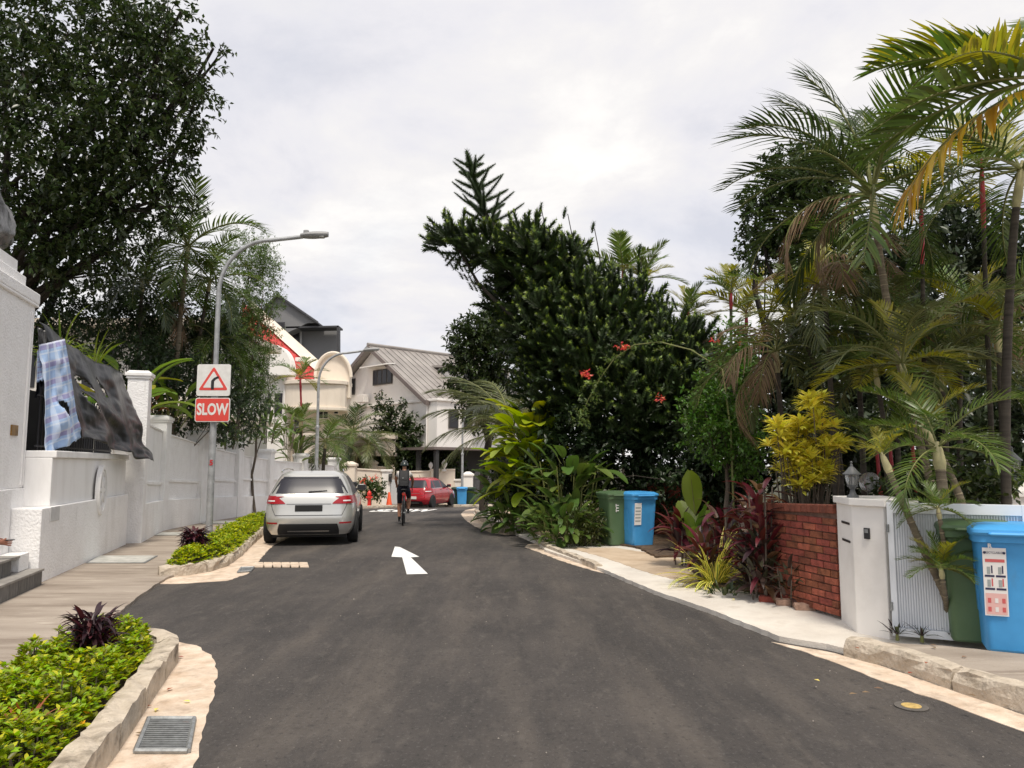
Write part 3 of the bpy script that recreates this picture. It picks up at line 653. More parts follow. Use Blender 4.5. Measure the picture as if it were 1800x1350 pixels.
# ================================================================== cars
M_TYRE = mat('tyre_rubber', (.014, .014, .015), rough=.8)
M_RIM = mat('alloy_rim', (.55, .56, .57), rough=.35, metal=.35)
M_CGLASS = glass('car_glass', (.035, .035, .045), .30)
M_TAIL = mat('tail_light_red', (.34, .006, .014), rough=.3, coat=.15)
M_CHROME = mat('chrome', (.7, .7, .7), rough=.12, metal=1)
M_PLASTIC = mat('bumper_plastic', (.02, .02, .022), rough=.6)
M_CLEAR = mat('lamp_clear', (.75, .72, .72), rough=.15, coat=.5)
def make_car(label, loc, rz, paint, Lr, rear, front, hw, zl, axles, r_w, nexp, win, plate_m, tail_style, group):
    c = thing('parked_car', label, 'car', loc, rz, group)
    zs = np.array(zl)
    fz = np.concatenate([np.linspace(zs[0], zs[-2], 40), np.linspace(zs[-2], zs[-1], 5)[1:]])
    def sm(a, z):
        a = np.array(a); return float(np.mean([np.interp(z + d, zs, a) for d in (-.03, -.015, 0, .015, .03)]))
    def S(z, th, off=0.0):
        w, y0, y1 = sm(hw, z) + off, sm(rear, z) - off, sm(front, z) + off; yc, l = (y0 + y1) / 2, (y1 - y0) / 2
        n = np.interp(z, [zs[0], zs[-1]], nexp); cs, sn = math.cos(th), math.sin(th)
        return (w * math.copysign(abs(cs) ** (2 / n), cs), yc + l * math.copysign(abs(sn) ** (2 / n), sn), z)
    def th_x(fx, z):                                   # rear: x fraction -> angle
        n = np.interp(z, [zs[0], zs[-1]], nexp); cs = math.copysign(abs(fx) ** (n / 2), fx); return -math.acos(cs)
    def th_y(y, z, side):
        w, y0, y1 = sm(hw, z), sm(rear, z), sm(front, z); yc, l = (y0 + y1) / 2, (y1 - y0) / 2
        n = np.interp(z, [zs[0], zs[-1]], nexp); f = max(-.999, min(.999, (y - yc) / l)); a = math.asin(math.copysign(abs(f) ** (n / 2), f))
        return a if side > 0 else math.pi - a
    NT = 96; b = MB()
    # denser angles near the corners
    ths = []
    for q in range(4):
        for i in range(24):
            u = i / 24; s_ = u * u * (3 - 2 * u); ths.append((q + .35 * u + .65 * s_) * math.pi / 2)
    b.grid([[S(z, th) for th in ths + [ths[0]]] for z in fz])
    n = len(ths) + 1; k = len(fz); b.f.append(tuple((k - 1) * n + i for i in range(n - 1))); b.m.append(0)
    body = b.build('body', paint, c, True, True); body.modifiers.clear()
    def rpatch(nm, z0, z1, xl, xr, m, off, par=c, nz=8, nx=14, ex=0.0):
        g_ = MB(); rows = []
        for i in range(nz + 1):
            u = i / nz; z = z0 + (z1 - z0) * u; a, d = xl(u), xr(u); row = []
            for j in range(nx + 1):
                f = a + (d - a) * j / nx
                if abs(f) <= 1: th = th_x(f, z)
                else: th = -math.acos(0) + math.copysign(math.pi / 2 - .0, f) + (abs(f) - 1) * (1 if f > 0 else -1)
                row.append(S(z, th, off))
            rows.append(row)
        g_.grid(rows); return g_.build(nm, m, par, True, True, fix=True)
    def spatch(nm, z0, z1, ya, yb, side, m, off, nz=6, nx=10):
        g_ = MB(); rows = []
        for i in range(nz + 1):
            u = i / nz; z = z0 + (z1 - z0) * u
            rows.append([S(z, th_y(ya(u) + (yb(u) - ya(u)) * j / nx, z, side), off) for j in range(nx + 1)])
        g_.grid(rows); return g_.build(nm, m, c, True, True)
    # rear screen, side windows, windscreen
    wz0, wz1 = win['rz']
    rw = rpatch('rear_window', wz0, wz1, lambda u: -.90 + .06 * u, lambda u: .90 - .06 * u, M_CGLASS, .006)
    MB().tube([(-.02, S(wz0 + .04, -math.pi / 2, .02)[1], wz0 + .03), (.34, S(wz0 + .06, -math.pi / 2, .02)[1], wz0 + .055)], [.016, .008], 6).build('wiper', M_PLASTIC, c, True)
    for s in (-1, 1):
        for (a0, a1, b0, b1) in win['sides']:
            spatch('side_window', win['sz'][0], win['sz'][1], lambda u: a0 + (a1 - a0) * u, lambda u: b0 + (b1 - b0) * u, s, M_CGLASS, .005)
        spatch('window_trim', win['sz'][0] - .025, win['sz'][0] - .008, lambda u: win['sides'][0][0], lambda u: win['sides'][-1][2], s, M_CHROME, .006, 1)
        # wheel arches and wheels
        for ya in axles:
            a = MB(); hr = r_w + .045
            rows = []
            for i in range(9):
                t_ = math.pi * i / 8; rows.append([S(max(zs[0], r_w + hr * q * math.sin(t_) - (.02 if q == 0 else 0)), th_y(ya + hr * q * math.cos(t_), max(zs[0], r_w + hr * q * math.sin(t_)), s), .004) for q in (.0, .5, 1)])
            a.grid(rows); a.build('wheel_arch', M_PLASTIC, c, True)
            w = thing('wheel', None, None); w.parent = c; w.location = (s * (hw[3] - .068), ya, r_w)
            T = MB(); T.lathe([(r_w * .66, -.10), (r_w * .9, -.105), (r_w * .985, -.08), (r_w, 0), (r_w * .985, .08), (r_w * .9, .105), (r_w * .66, .10)], (0, 0, 0), 32, 'x'); T.build('tyre', M_TYRE, w, True, True)
            Q = MB(); Q.lathe([(.02, .075 * s), (r_w * .2, .07 * s), (r_w * .22, .05 * s), (r_w * .6, .055 * s), (r_w * .67, .09 * s), (r_w * .67, -.09 * s), (.02, -.09 * s)], (0, 0, 0), 28, 'x')
            for q in range(5):
                an = q * 2 * math.pi / 5; d = Vector((0, math.cos(an), math.sin(an))); p2 = Vector((0, -math.sin(an), math.cos(an)))
                Q.prism([Vector((.072 * s, 0, 0)) + d * r_w * .15 + p2 * .03, Vector((.085 * s, 0, 0)) + d * r_w * .64 + p2 * .022, Vector((.085 * s, 0, 0)) + d * r_w * .64 - p2 * .022, Vector((.072 * s, 0, 0)) + d * r_w * .15 - p2 * .03], (.012 * s, 0, 0))
            Q.build('rim', M_RIM, w, True)
        # mirror
        my = win['mirror']; X = S(win['sz'][0] + .03, th_y(my, win['sz'][0] + .03, s), 0)[0]
        b = MB(); b.box((X + s * .15, my, win['sz'][0] + .07), (.22, .11, .15), 0, .035); mo = b.build('mirror', paint, c, True, bevel=.02)
        MB().box((X + s * .155, my - .058, win['sz'][0] + .07), (.19, .012, .12), 0, .004).build('mirror_glass', M_PLASTIC, c, True)
        MB().box((X + s * .03, my, win['sz'][0] + .03), (.10, .06, .05), 0, .01).build('mirror_stalk', M_PLASTIC, c, True)
        # tail lights
        f = (lambda v: v) if s > 0 else (lambda v: -v)
        tz0, tz1 = win['tail']
        if tail_style == 'wing':
            tl = rpatch('tail_light', tz0, tz1, lambda u: s * (.50 + .26 * u ** 1.3), lambda u: s * (1.0 - .002), M_TAIL, .012, nz=8, nx=16)
            spatch('tail_light', tz0 + .02, tz1 - .01, lambda u: sm(rear, tz0) + .055, lambda u: sm(rear, tz0) + .30 - .12 * u, s, M_TAIL, .012)
            rpatch('lamp_strip', tz0 + .045, tz0 + .07, lambda u: s * .74, lambda u: s * .9, M_CLEAR, .016, nz=2)
        else:
            tl = rpatch('tail_light', tz0, tz1, lambda u: s * .72, lambda u: s * .99, M_TAIL, .012)
            spatch('tail_light', tz0, tz1, lambda u: sm(rear, tz0) + .05, lambda u: sm(rear, tz0) + .20, s, M_TAIL, .012)
            rpatch('lamp_strip', tz0 + .07, tz0 + .11, lambda u: s * .78, lambda u: s * .97, M_CLEAR, .016, nz=2)
        rpatch('reflector', win['refl'], win['refl'] + .03, lambda u: s * .66, lambda u: s * .92, M_TAIL, .008, nz=2)
        # door handles and seams
        for hy in win['handles']:
            p_ = S(win['sz'][0] - .10, th_y(hy, win['sz'][0] - .10, s), .015); MB().box(p_, (.025, .18, .028), 0, .006).build('door_handle', paint, c, True)
        for sy in win['seams']:
            spatch('door_seam', .38, win['sz'][0] - .03, lambda u: sy, lambda u: sy + .012, s, M_PLASTIC, .003, 6, 1)
        # head lamps
        hz0, hz1 = win['head']; g_ = MB(); rows = []
        for i in range(5):
            z = hz0 + (hz1 - hz0) * i / 4
            rows.append([S(z, th_y(sm(front, z) - .04 - .5 * (j / 6), z, s), .008) for j in range(7)])
        g_.grid(rows); g_.build('head_lamp', M_CLEAR, c, True, True)
    # windscreen
    g_ = MB(); rows = []
    for i in range(8):
        z = win['wz'][0] + (win['wz'][1] - win['wz'][0]) * i / 7; row = []
        for j in range(11): f_ = -.86 + 1.72 * j / 10; row.append(S(z, -th_x(f_, z), .006))
        rows.append(row)
    g_.grid(rows); g_.build('windscreen', M_CGLASS, c, True, True)
    # plate, valance, boot seams, badge strip, spoiler
    pz_ = win['plate']; yb = S(pz_, -math.pi / 2, .012)[1]
    MB().box((0, yb - .004, pz_), (.53, .02, .125), 0, .006).build('number_plate', plate_m, c, True)
    rpatch('valance', zs[0] + .005, win['val'], lambda u: -.72 + .1 * u, lambda u: .72 - .1 * u, M_PLASTIC, .012)
    rpatch('valance_trim', zs[0] + .06, zs[0] + .085, lambda u: -.46, lambda u: .46, M_CHROME, .016, nz=1)
    sz0, sz1 = win['boot']
    rpatch('boot_seam', sz0, sz0 + .012, lambda u: -.70, lambda u: .70, M_PLASTIC, .004, nz=1)
    for s in (-1, 1): rpatch('boot_seam', sz0, sz1, lambda u: s * (.70 + .12 * u), lambda u: s * (.71 + .12 * u), M_PLASTIC, .004, nx=1)
    rpatch('boot_crease_shade', win['tail'][0] - .012, win['tail'][0] + .002, lambda u: -.48, lambda u: .48, mat('crease_shadow', (.22, .22, .22), rough=.4, metal=.5), .006, nz=1)  # grey strip paints the shade line of the boot crease
    rpatch('spoiler_strip', wz1 + .005, wz1 + .04, lambda u: -.80, lambda u: .80, M_CGLASS, .014, nz=2)
    MB().box((0, 2.2 * Lr / 4.5, .20), (1.45, Lr * .8, .10)).build('underbody', M_PLASTIC, c, True)
    top = zs[-1]
    MB().tube([(-.04, rear[-1] + .22, top - .02), (-.04, rear[-1] + .05, top + .17)], [.014, .006], 6).build('aerial', M_PLASTIC, c, True)
    return c
M_SILVER = mat('silver_paint', (.58, .58, .56), rough=.28, metal=.5, coat=.6)
M_REDP = mat('red_paint', (.40, .010, .022), rough=.25, coat=.8)
M_GREYP = mat('dark_grey_paint', (.10, .10, .11), rough=.25, metal=.4, coat=.7)
WAG = dict(zl=[.22, .30, .42, .56, .72, .84, .93, 1.0, 1.15, 1.30, 1.40, 1.45, 1.475], rear=[.14, .07, .015, 0, .04, .06, .09, .12, .22, .34, .43, .52, .75],
    front=[4.40, 4.52, 4.57, 4.58, 4.50, 4.25, 3.65, 3.35, 3.0, 2.65, 2.35, 2.1, 1.9], hw=[.80, .86, .89, .90, .905, .89, .865, .84, .775, .70, .635, .56, .42])
WIN = dict(rz=(1.03, 1.32), sz=(1.0, 1.36), sides=[(.62, .95, 1.30, 1.30), (1.36, 1.36, 2.12, 2.12), (2.20, 2.20, 3.22, 2.42)], mirror=3.05, tail=(.83, .985), refl=.44, handles=(1.95, 2.95), seams=(1.25, 2.2, 3.25), head=(.66, .80), wz=(1.0, 1.38), plate=.745, val=.44, boot=(.60, .83))
silver = make_car('parked silver estate car with dark rear window and red tail lights', (-4.02, 15.35, 0), R(9.2), M_SILVER, 4.58, WAG['rear'], WAG['front'], WAG['hw'], WAG['zl'], (.88, 3.6), .325, (8, 6), WIN, M_SIGNB, 'wing', 'cars parked by the kerb')
for s in (-1, 1):
    MB().tube([(s * .62, .70, 1.455), (s * .60, .85, 1.50), (s * .585, 1.4, 1.515), (s * .56, 2.0, 1.50), (s * .55, 2.15, 1.46)], .014, 6).build('roof_rail', M_CHROME, silver, True)
HAT = dict(zl=[.20, .28, .40, .55, .72, .84, .92, 1.0, 1.15, 1.30, 1.40, 1.45, 1.475], rear=[.14, .06, .01, 0, .05, .09, .13, .18, .30, .42, .50, .62, .9],
    front=[3.80, 3.92, 3.98, 3.97, 3.88, 3.60, 3.2, 3.0, 2.7, 2.4, 2.12, 1.95, 1.75], hw=[.76, .81, .84, .845, .84, .83, .805, .78, .72, .655, .60, .53, .40])
WIN2 = dict(rz=(.99, 1.32), sz=(.98, 1.34), sides=[(.55, .85, .98, .98), (1.04, 1.04, 1.85, 1.85), (1.92, 1.92, 2.85, 2.2)], mirror=2.6, tail=(.74, .98), refl=.42, handles=(1.7, 2.55), seams=(.98, 1.88, 2.85), head=(.62, .76), wz=(.98, 1.36), plate=.52, val=.36, boot=(.62, .8))
M_PLATEW = mat('plate_white', (.68, .68, .64), rough=.5)
red = make_car('parked bright red hatchback beyond the cyclist', (-4.85, 37.4, prof(38.5)), R(-17), M_REDP, 3.98, HAT['rear'], HAT['front'], HAT['hw'], HAT['zl'], (.68, 3.15), .31, (7, 5.5), WIN2, M_PLATEW, 'block', 'cars parked by the kerb')
make_car('parked dark car standing just ahead of the silver estate car', (-5.55, 21.4, prof(23) - .0), R(6), M_GREYP, 4.0, HAT['rear'], HAT['front'], HAT['hw'], HAT['zl'], (.68, 3.15), .31, (7, 5.5), WIN2, M_PLATEW, 'block', 'cars parked by the kerb')

# ================================================================== people
def figure(name, J, E, mats, assign, label, cat, loc, rz, levels=2):
    me = bpy.data.meshes.new(name); names = list(J); me.from_pydata([J[n][0] for n in names], [], [(names.index(a), names.index(b)) for a, b in E])
    o = bpy.data.objects.new(name, me); col.objects.link(o)
    md = o.modifiers.new('skin', 'SKIN'); md.use_smooth_shade = True; md.branch_smoothing = .35
    ss = o.modifiers.new('sub', 'SUBSURF'); ss.levels = levels; ss.render_levels = levels
    sv = me.skin_vertices[0].data
    for i, n in enumerate(names):
        r = J[n][1]; sv[i].radius = (r if not isinstance(r, tuple) else r[0], r if not isinstance(r, tuple) else r[1]); sv[i].use_root = (n == 'pelvis')
    dg = bpy.context.evaluated_depsgraph_get(); m2 = bpy.data.meshes.new_from_object(o.evaluated_get(dg)); bpy.data.objects.remove(o)
    for m in mats: m2.materials.append(m)
    segs = [(Vector(J[a][0]), Vector(J[b][0]), a, b) for a, b in E]
    for p in m2.polygons:
        c = Vector(p.center); best = None
        for a, b, na, nb in segs:
            ab = b - a; t_ = max(0, min(1, (c - a).dot(ab) / max(1e-9, ab.length_squared))); d = (c - a - ab * t_).length
            if best is None or d < best[0]: best = (d, na, nb, t_)
        p.material_index = assign(best[1], best[2], best[3], c); p.use_smooth = True
    m2.name = name
    o = bpy.data.objects.new(name, m2); col.objects.link(o); o.location = loc; o.rotation_euler = (0, 0, rz)
    return tagp(o, label, cat) if label else o
M_SKIN = mat('skin', (.42, .20, .12), rough=.55); M_SKIN2 = mat('skin_deep', (.26, .11, .07), rough=.55)
M_HAIR = mat('hair', (.012, .010, .009), rough=.6)
M_SHIRT = mat('cycling_top', (.62, .60, .58), rough=.8); M_SHORT = mat('navy_shorts', (.012, .014, .03), rough=.8); M_SOCK = mat('black_sock', (.012, .012, .012), rough=.9); M_SHOE = mat('white_shoe', (.6, .6, .6), rough=.6, c2=(.05, .05, .05), scale=14)
CYC = Vector((-2.98, 21.35, prof(21.6))); crz = R(6)
J = dict(pelvis=((0, -.02, .99), (.15, .11)), spine=((0, .05, 1.14), (.135, .10)), chest=((0, .13, 1.31), (.165, .115)), neckb=((0, .19, 1.45), (.075, .07)), neck=((0, .22, 1.50), .058), head=((0, .255, 1.58), (.076, .088)), crown=((0, .25, 1.67), (.068, .08)), nose=((0, .345, 1.57), .022),
    shL=((-.165, .17, 1.41), .062), elL=((-.235, .36, 1.19), .043), wrL=((-.215, .56, 1.05), .03), haL=((-.21, .62, 1.02), .034), shR=((.165, .17, 1.41), .062), elR=((.235, .36, 1.19), .043), wrR=((.215, .56, 1.05), .03), haR=((.21, .62, 1.02), .034),
    hipL=((-.10, .01, .95), .105), knL=((-.125, .24, .55), .064), caL=((-.12, .15, .36), .058), anL=((-.115, .09, .15), .036), toL=((-.125, .23, .10), .036), hipR=((.10, .01, .95), .105), knR=((.13, .36, .74), .066), caR=((.125, .30, .52), .058), anR=((.115, .24, .36), .036), toR=((.125, .38, .31), .036))
for s, sg in (('L', -1), ('R', 1)):
    for i in range(4): J['f%s%d' % (s, i)] = ((sg * (.19 + i * .018), .675 - i * .004, 1.025 - i * .004), .010); J['g%s%d' % (s, i)] = ((sg * (.19 + i * .018), .69 - i * .004, .985), .009)
    J['t' + s] = ((sg * .185, .635, .985), .011)
E = [('pelvis', 'spine'), ('spine', 'chest'), ('chest', 'neckb'), ('neckb', 'neck'), ('neck', 'head'), ('head', 'crown'), ('head', 'nose')]
for s in 'LR':
    E += [('chest', 'sh' + s), ('sh' + s, 'el' + s), ('el' + s, 'wr' + s), ('wr' + s, 'ha' + s), ('pelvis', 'hip' + s), ('hip' + s, 'kn' + s), ('kn' + s, 'ca' + s), ('ca' + s, 'an' + s), ('an' + s, 'to' + s), ('ha' + s, 't' + s)]
    for i in range(4): E += [('ha' + s, 'f%s%d' % (s, i)), ('f%s%d' % (s, i), 'g%s%d' % (s, i))]
def asg(a, b, t_, c):
    if a.startswith(('an',)) or b.startswith('to'): return 4
    if b.startswith('an'): return 3 if t_ > .72 else 0
    if b.startswith('hip') or (a == 'pelvis' and t_ < .6): return 2
    if a.startswith('hip'): return 2 if t_ < .88 else 0
    if b.startswith('el') and t_ < .38: return 1
    if (a, b) in (('pelvis', 'spine'), ('spine', 'chest'), ('chest', 'neckb'), ('chest', 'shL'), ('chest', 'shR')): return 1
    if (a, b) == ('head', 'crown'): return 5
    return 0
cy = figure('person', J, E, [M_SKIN, M_SHIRT, M_SHORT, M_SOCK, M_SHOE, M_HAIR], asg, 'cyclist in dark helmet and navy shorts riding away up the road', 'person', CYC, crz)
b = MB(); rows = []
for i in range(9):
    v = i / 8 * math.pi / 2; rows.append([(math.cos(a) * .105 * math.cos(v), .255 + math.sin(a) * .14 * math.cos(v) - .012, 1.615 + .135 * math.sin(v) + .012 * math.sin(a)) for a in np.linspace(0, 2 * math.pi, 25)])
b.grid(rows); h = b.build('helmet', mat('helmet_dark', (.03, .045, .045), rough=.3, coat=.5), cy, True, True); h.modifiers.new('t', 'SOLIDIFY').thickness = .02
for x in (-.05, 0, .05): MB().tube([(x, .255 + .125 * math.cos(a), 1.625 + .13 * math.sin(a)) for a in np.linspace(.35, 2.8, 10)], .009, 6).build('helmet_rib', M_BLACK, cy, True)
bp = thing('backpack', 'black backpack strapped to the back of the cyclist', 'backpack', CYC, crz)
b = MB(); rows = []
for i in range(11):
    u = i / 10; z = 1.06 + .42 * u; yy = -.01 + .20 * u; w = .15 * (1 - .35 * abs(u - .45) ** 2); d = .09 + .05 * math.sin(math.pi * (.1 + .8 * (1 - u)))
    rows.append([(w * math.copysign(abs(math.cos(a)) ** .45, math.cos(a)), yy - .15 + d * math.copysign(abs(math.sin(a)) ** .45, math.sin(a)) * 1.0, z) for a in np.linspace(0, 2 * math.pi, 25)])
b.grid(rows); b.f += [tuple(range(23, -1, -1)), tuple(10 * 25 + i for i in range(24))]; b.m += [0, 0]
M_BAG = mat('black_nylon', (.018, .018, .02), rough=.7, bump=.5, bscale=30); b.build('bag_body', M_BAG, bp, True, True)
MB().box((0, -.20, 1.17), (.20, .05, .15), 0, .02).build('front_pocket', M_BAG, bp, True)
MB().box((-.02, -.195, 1.27), (.05, .012, .012)).build('reflective_tab', mat('reflector_white', (.7, .7, .7), rough=.4), bp, True)
for s in (-1, 1): MB().tube([(s * .10, .02, 1.45), (s * .11, .16, 1.50), (s * .115, .28, 1.40), (s * .12, .26, 1.22), (s * .13, .06, 1.12)], .02, 6).build('strap', M_BAG, bp, True)
# bicycle
bk = thing('bicycle', 'slim black road bicycle ridden by the person with backpack', 'bicycle', CYC, crz)
def ring(c, r, rt, n=36): return [(c[0], c[1] + r * math.cos(a), c[2] + r * math.sin(a)) for a in np.linspace(0, 2 * math.pi, n)]
for yy in (-.42, .58):
    w = thing('wheel', None, None); w.parent = bk
    MB().tube(ring((0, yy, .345), .325, 0), .02, 8).build('tyre', M_TYRE, w, True, True)
    MB().tube(ring((0, yy, .345), .295, 0), .011, 6).build('rim', M_PLASTIC, w, True)
    sp = MB()
    for i in range(16): a = i * math.pi / 8; sp.tube([(0, yy, .345), (0, yy + .29 * math.cos(a), .345 + .29 * math.sin(a))], .002, 4)
    sp.tube([(-.05, yy, .345), (.05, yy, .345)], .02, 10); sp.build('spokes', M_STEEL, w, True)
M_FRAME = mat('bike_frame', (.02, .02, .022), rough=.3, coat=.5); BB = (0, 0, .28); ST = (0, -.14, .80); HD = (0, .46, .86); HB = (0, .50, .72)
fr_ = MB()
for a, b_ in ((BB, ST), (ST, HD), (BB, HB), (HD, HB)): fr_.tube([a, b_], .018, 8)
for s in (-1, 1): fr_.tube([BB, (s * .05, -.42, .345)], .010, 6); fr_.tube([ST, (s * .05, -.42, .345)], .009, 6); fr_.tube([HB, (s * .05, .54, .5), (s * .05, .58, .345)], .012, 6)
fr_.build('frame', M_FRAME, bk, True, True)
MB().tube([ST, (0, -.165, .90)], .014, 8).build('seat_post', M_STEEL, bk, True)
sd = MB(); sd.grid([[(x * w, y, .925 + .012 * (1 - x * x) + .01 * (y < -.2)) for x in np.linspace(-1, 1, 7)] for y, w in ((-.30, .045), (-.26, .072), (-.18, .065), (-.08, .03), (.0, .022), (.03, .012))])
o = sd.build('saddle', M_PLASTIC, bk, True, True); o.modifiers.new('t', 'SOLIDIFY').thickness = -.03
MB().tube([(0, .46, .86), (0, .48, .95), (0, .56, .98)], .014, 8).build('stem', M_FRAME, bk, True)
MB().tube([(-.21, .60, .86), (-.21, .68, .90), (-.21, .67, .98), (-.205, .57, .985), (0, .56, .985), (.205, .57, .985), (.21, .67, .98), (.21, .68, .90), (.21, .60, .86)], .014, 8).build('handlebar', M_PLASTIC, bk, True, True)
cr = MB(); cr.tube([(.05, 0, .28), (.06, .14, .34)], .011, 6); cr.tube([(-.05, 0, .28), (-.06, -.02 + .06, .13)], .011, 6); cr.lathe([(.02, .04), (.09, .042), (.09, .048), (.02, .05)], (0, 0, .28), 20, 'x'); cr.build('crank', M_STEEL, bk, True)
for s, p in ((1, (.11, .27, .30)), (-1, (-.11, .12, .085))): MB().box(p, (.09, .07, .02), 0, .004).build('pedal', M_PLASTIC, bk, True)
MB().lathe([(.0, -.02), (.038, -.018), (.045, 0), (.038, .02), (0, .022)], (0, -.22, .84), 14, 'y').build('tail_lamp', mat('red_lamp', (.8, .06, .03), rough=.3), bk, True, True)
# person on the steps: mostly beyond the frame, hands show
PB = Vector((-6.63, 8.55, .46))
J = dict(pelvis=((0, 0, .09), (.15, .12)), spine=((.02, .05, .27), (.135, .105)), chest=((.05, .12, .46), (.165, .115)), neckb=((.06, .16, .60), (.075, .07)), neck=((.065, .18, .65), .055), head=((.075, .22, .74), (.076, .09)), crown=((.075, .21, .83), (.068, .08)), nose=((.09, .315, .73), .022),
    shL=((-.12, .14, .57), .06), elL=((-.10, .42, .33), .044), wrL=((.24, .80, .24), .029), haL=((.34, .88, .22), .033), shR=((.22, .13, .56), .06), elR=((.33, .44, .31), .044), wrR=((.40, .80, .21), .029), haR=((.44, .90, .20), .033),
    hipL=((-.10, .05, .08), .095), knL=((-.14, .46, .06), .068), anL=((-.15, .42, -.34), .042), toL=((-.16, .57, -.38), .036), hipR=((.10, .05, .08), .095), knR=((.12, .46, .08), .068), anR=((.12, .40, -.34), .042), toR=((.12, .55, -.38), .036))
for s, hx, hy, hz, sg in (('L', .34, .88, .22, 1), ('R', .44, .90, .20, -1)):
    for i in range(4): J['f%s%d' % (s, i)] = ((hx + .05 * 1, hy + .055 - i * .004, hz + .028 - i * .02), .009); J['g%s%d' % (s, i)] = ((hx + .075 - sg * .004, hy + .10 - i * .006, hz + .018 - i * .019), .008)
    J['t' + s] = ((hx + .045, hy + .035, hz + .055), .010)
M_TEE = mat('dark_shirt', (.03, .03, .04), rough=.85)
def asg2(a, b, t_, c):
    if b.startswith('to'): return 3
    if b.startswith('hip') or a.startswith('hip') or b.startswith('an') or (a == 'pelvis' and t_ < .4): return 2
    if b.startswith('el') and t_ < .6: return 1
    if a in ('pelvis', 'spine', 'chest') : return 1
    if (a, b) == ('head', 'crown'): return 4
    return 0
figure('person', J, E if False else [e_ for e_ in E if not e_[0].startswith('ca') and not e_[1].startswith('ca')] + [('knL', 'anL'), ('knR', 'anR')], [M_SKIN2, M_TEE, M_SHORT, M_SHOE, M_HAIR], asg2, 'seated person on the tiled steps with hands held forward over a phone', 'person', PB, 0)
ph = thing('phone', 'small dark phone held in the hands of the person on the steps', 'phone', PB + Vector((.47, .97, .225)), R(-30)); MB().box((0, 0, 0), (.075, .15, .009), 0, .004).build('casing', M_PLASTIC, ph, True); MB().box((0, 0, .0055), (.068, .14, .002)).build('screen', M_CGLASS, ph, True)

# ================================================================== bins
def make_bin(label, loc, rz, m, sc=1.0, group='wheelie bins', dirt=None):
    t_ = thing('wheelie_bin', label, 'bin', loc, rz, group); t_.scale = (sc, sc, sc)
    def rr(w, d, z, r, yo=0): return [(x, y + yo, z) for x, y in rrect(w, d, r, 4)]
    L = [rr(.43, .46, .0, .05, .02), rr(.45, .49, .02, .06, .01), rr(.47, .52, .25, .06, 0), rr(.52, .60, .80, .06, -.01), rr(.53, .62, .90, .06, -.01), rr(.575, .68, .905, .07, -.01), rr(.58, .685, .965, .07, -.01)]
    b = MB(); k = len(L[0]); b.add([p for l in L for p in l], [(i * k + j, i * k + (j + 1) % k, (i + 1) * k + (j + 1) % k, (i + 1) * k + j) for i in range(len(L) - 1) for j in range(k)] + [tuple(range(k - 1, -1, -1))])
    b.build('body', m, t_, True, True)
    for s in (-1, 1):
        MB().prism([(s * .255, -.10, .70), (s * .236, -.10, .30), (s * .236, .10, .30), (s * .255, .10, .70)], (s * .008, 0, 0)).build('side_rib', m, t_, True, bevel=.006)
    Lq = [rr(.60, .70, .962, .07, -.012), rr(.61, .72, .985, .07, -.015), rr(.60, .71, 1.01, .07, -.015), rr(.50, .58, 1.045, .08, -.01), rr(.30, .34, 1.055, .08, 0)]
    b = MB(); b.add([p for l in Lq for p in l], [(i * k + j, i * k + (j + 1) % k, (i + 1) * k + (j + 1) % k, (i + 1) * k + j) for i in range(len(Lq) - 1) for j in range(k)] + [tuple(4 * k + i for i in range(k)), tuple(range(k - 1, -1, -1))])
    lid = b.build('lid', m, t_, True, True)
    MB().box((0, -.375, .975), (.36, .05, .03), 0, .012).build('lid_grip', m, lid, True)
    MB().tube([(-.26, .345, .97), (-.26, .40, 1.0), (.26, .40, 1.0), (.26, .345, .97)], .018, 8).build('handle', m, t_, True)
    for s in (-1, 1):
        MB().lathe([(.02, -.028), (.095, -.026), (.10, 0), (.095, .026), (.02, .028)], (s * .255, .26, .10), 20, 'x').build('wheel', M_TYRE, t_, True, True)
    MB().tube([(-.25, .26, .10), (.25, .26, .10)], .012, 6).build('axle', M_STEEL, t_, True)
    return t_
M_BBLUE = mat('bin_blue', (.065, .34, .70), rough=.5, c2=(.05, .28, .60), scale=3, layers=(((.10, .16, .22), 5, (1, 1, .4), .60, .8, .35),)); M_BGREEN = mat('bin_green', (.075, .135, .06), rough=.5, c2=(.09, .155, .075), scale=3); M_BDARK = mat('bin_dark_green', (.02, .05, .035), rough=.5)
M_PAPER = mat('sticker_paper', (.78, .76, .74), rough=.6); M_PINK = mat('sticker_pink', (.75, .45, .42), rough=.6); M_INK = mat('sticker_ink', (.03, .03, .08), rough=.6); M_INKR = mat('sticker_red_ink', (.6, .12, .12), rough=.6); M_INKG = mat('sticker_grey_ink', (.33, .36, .36), rough=.6)
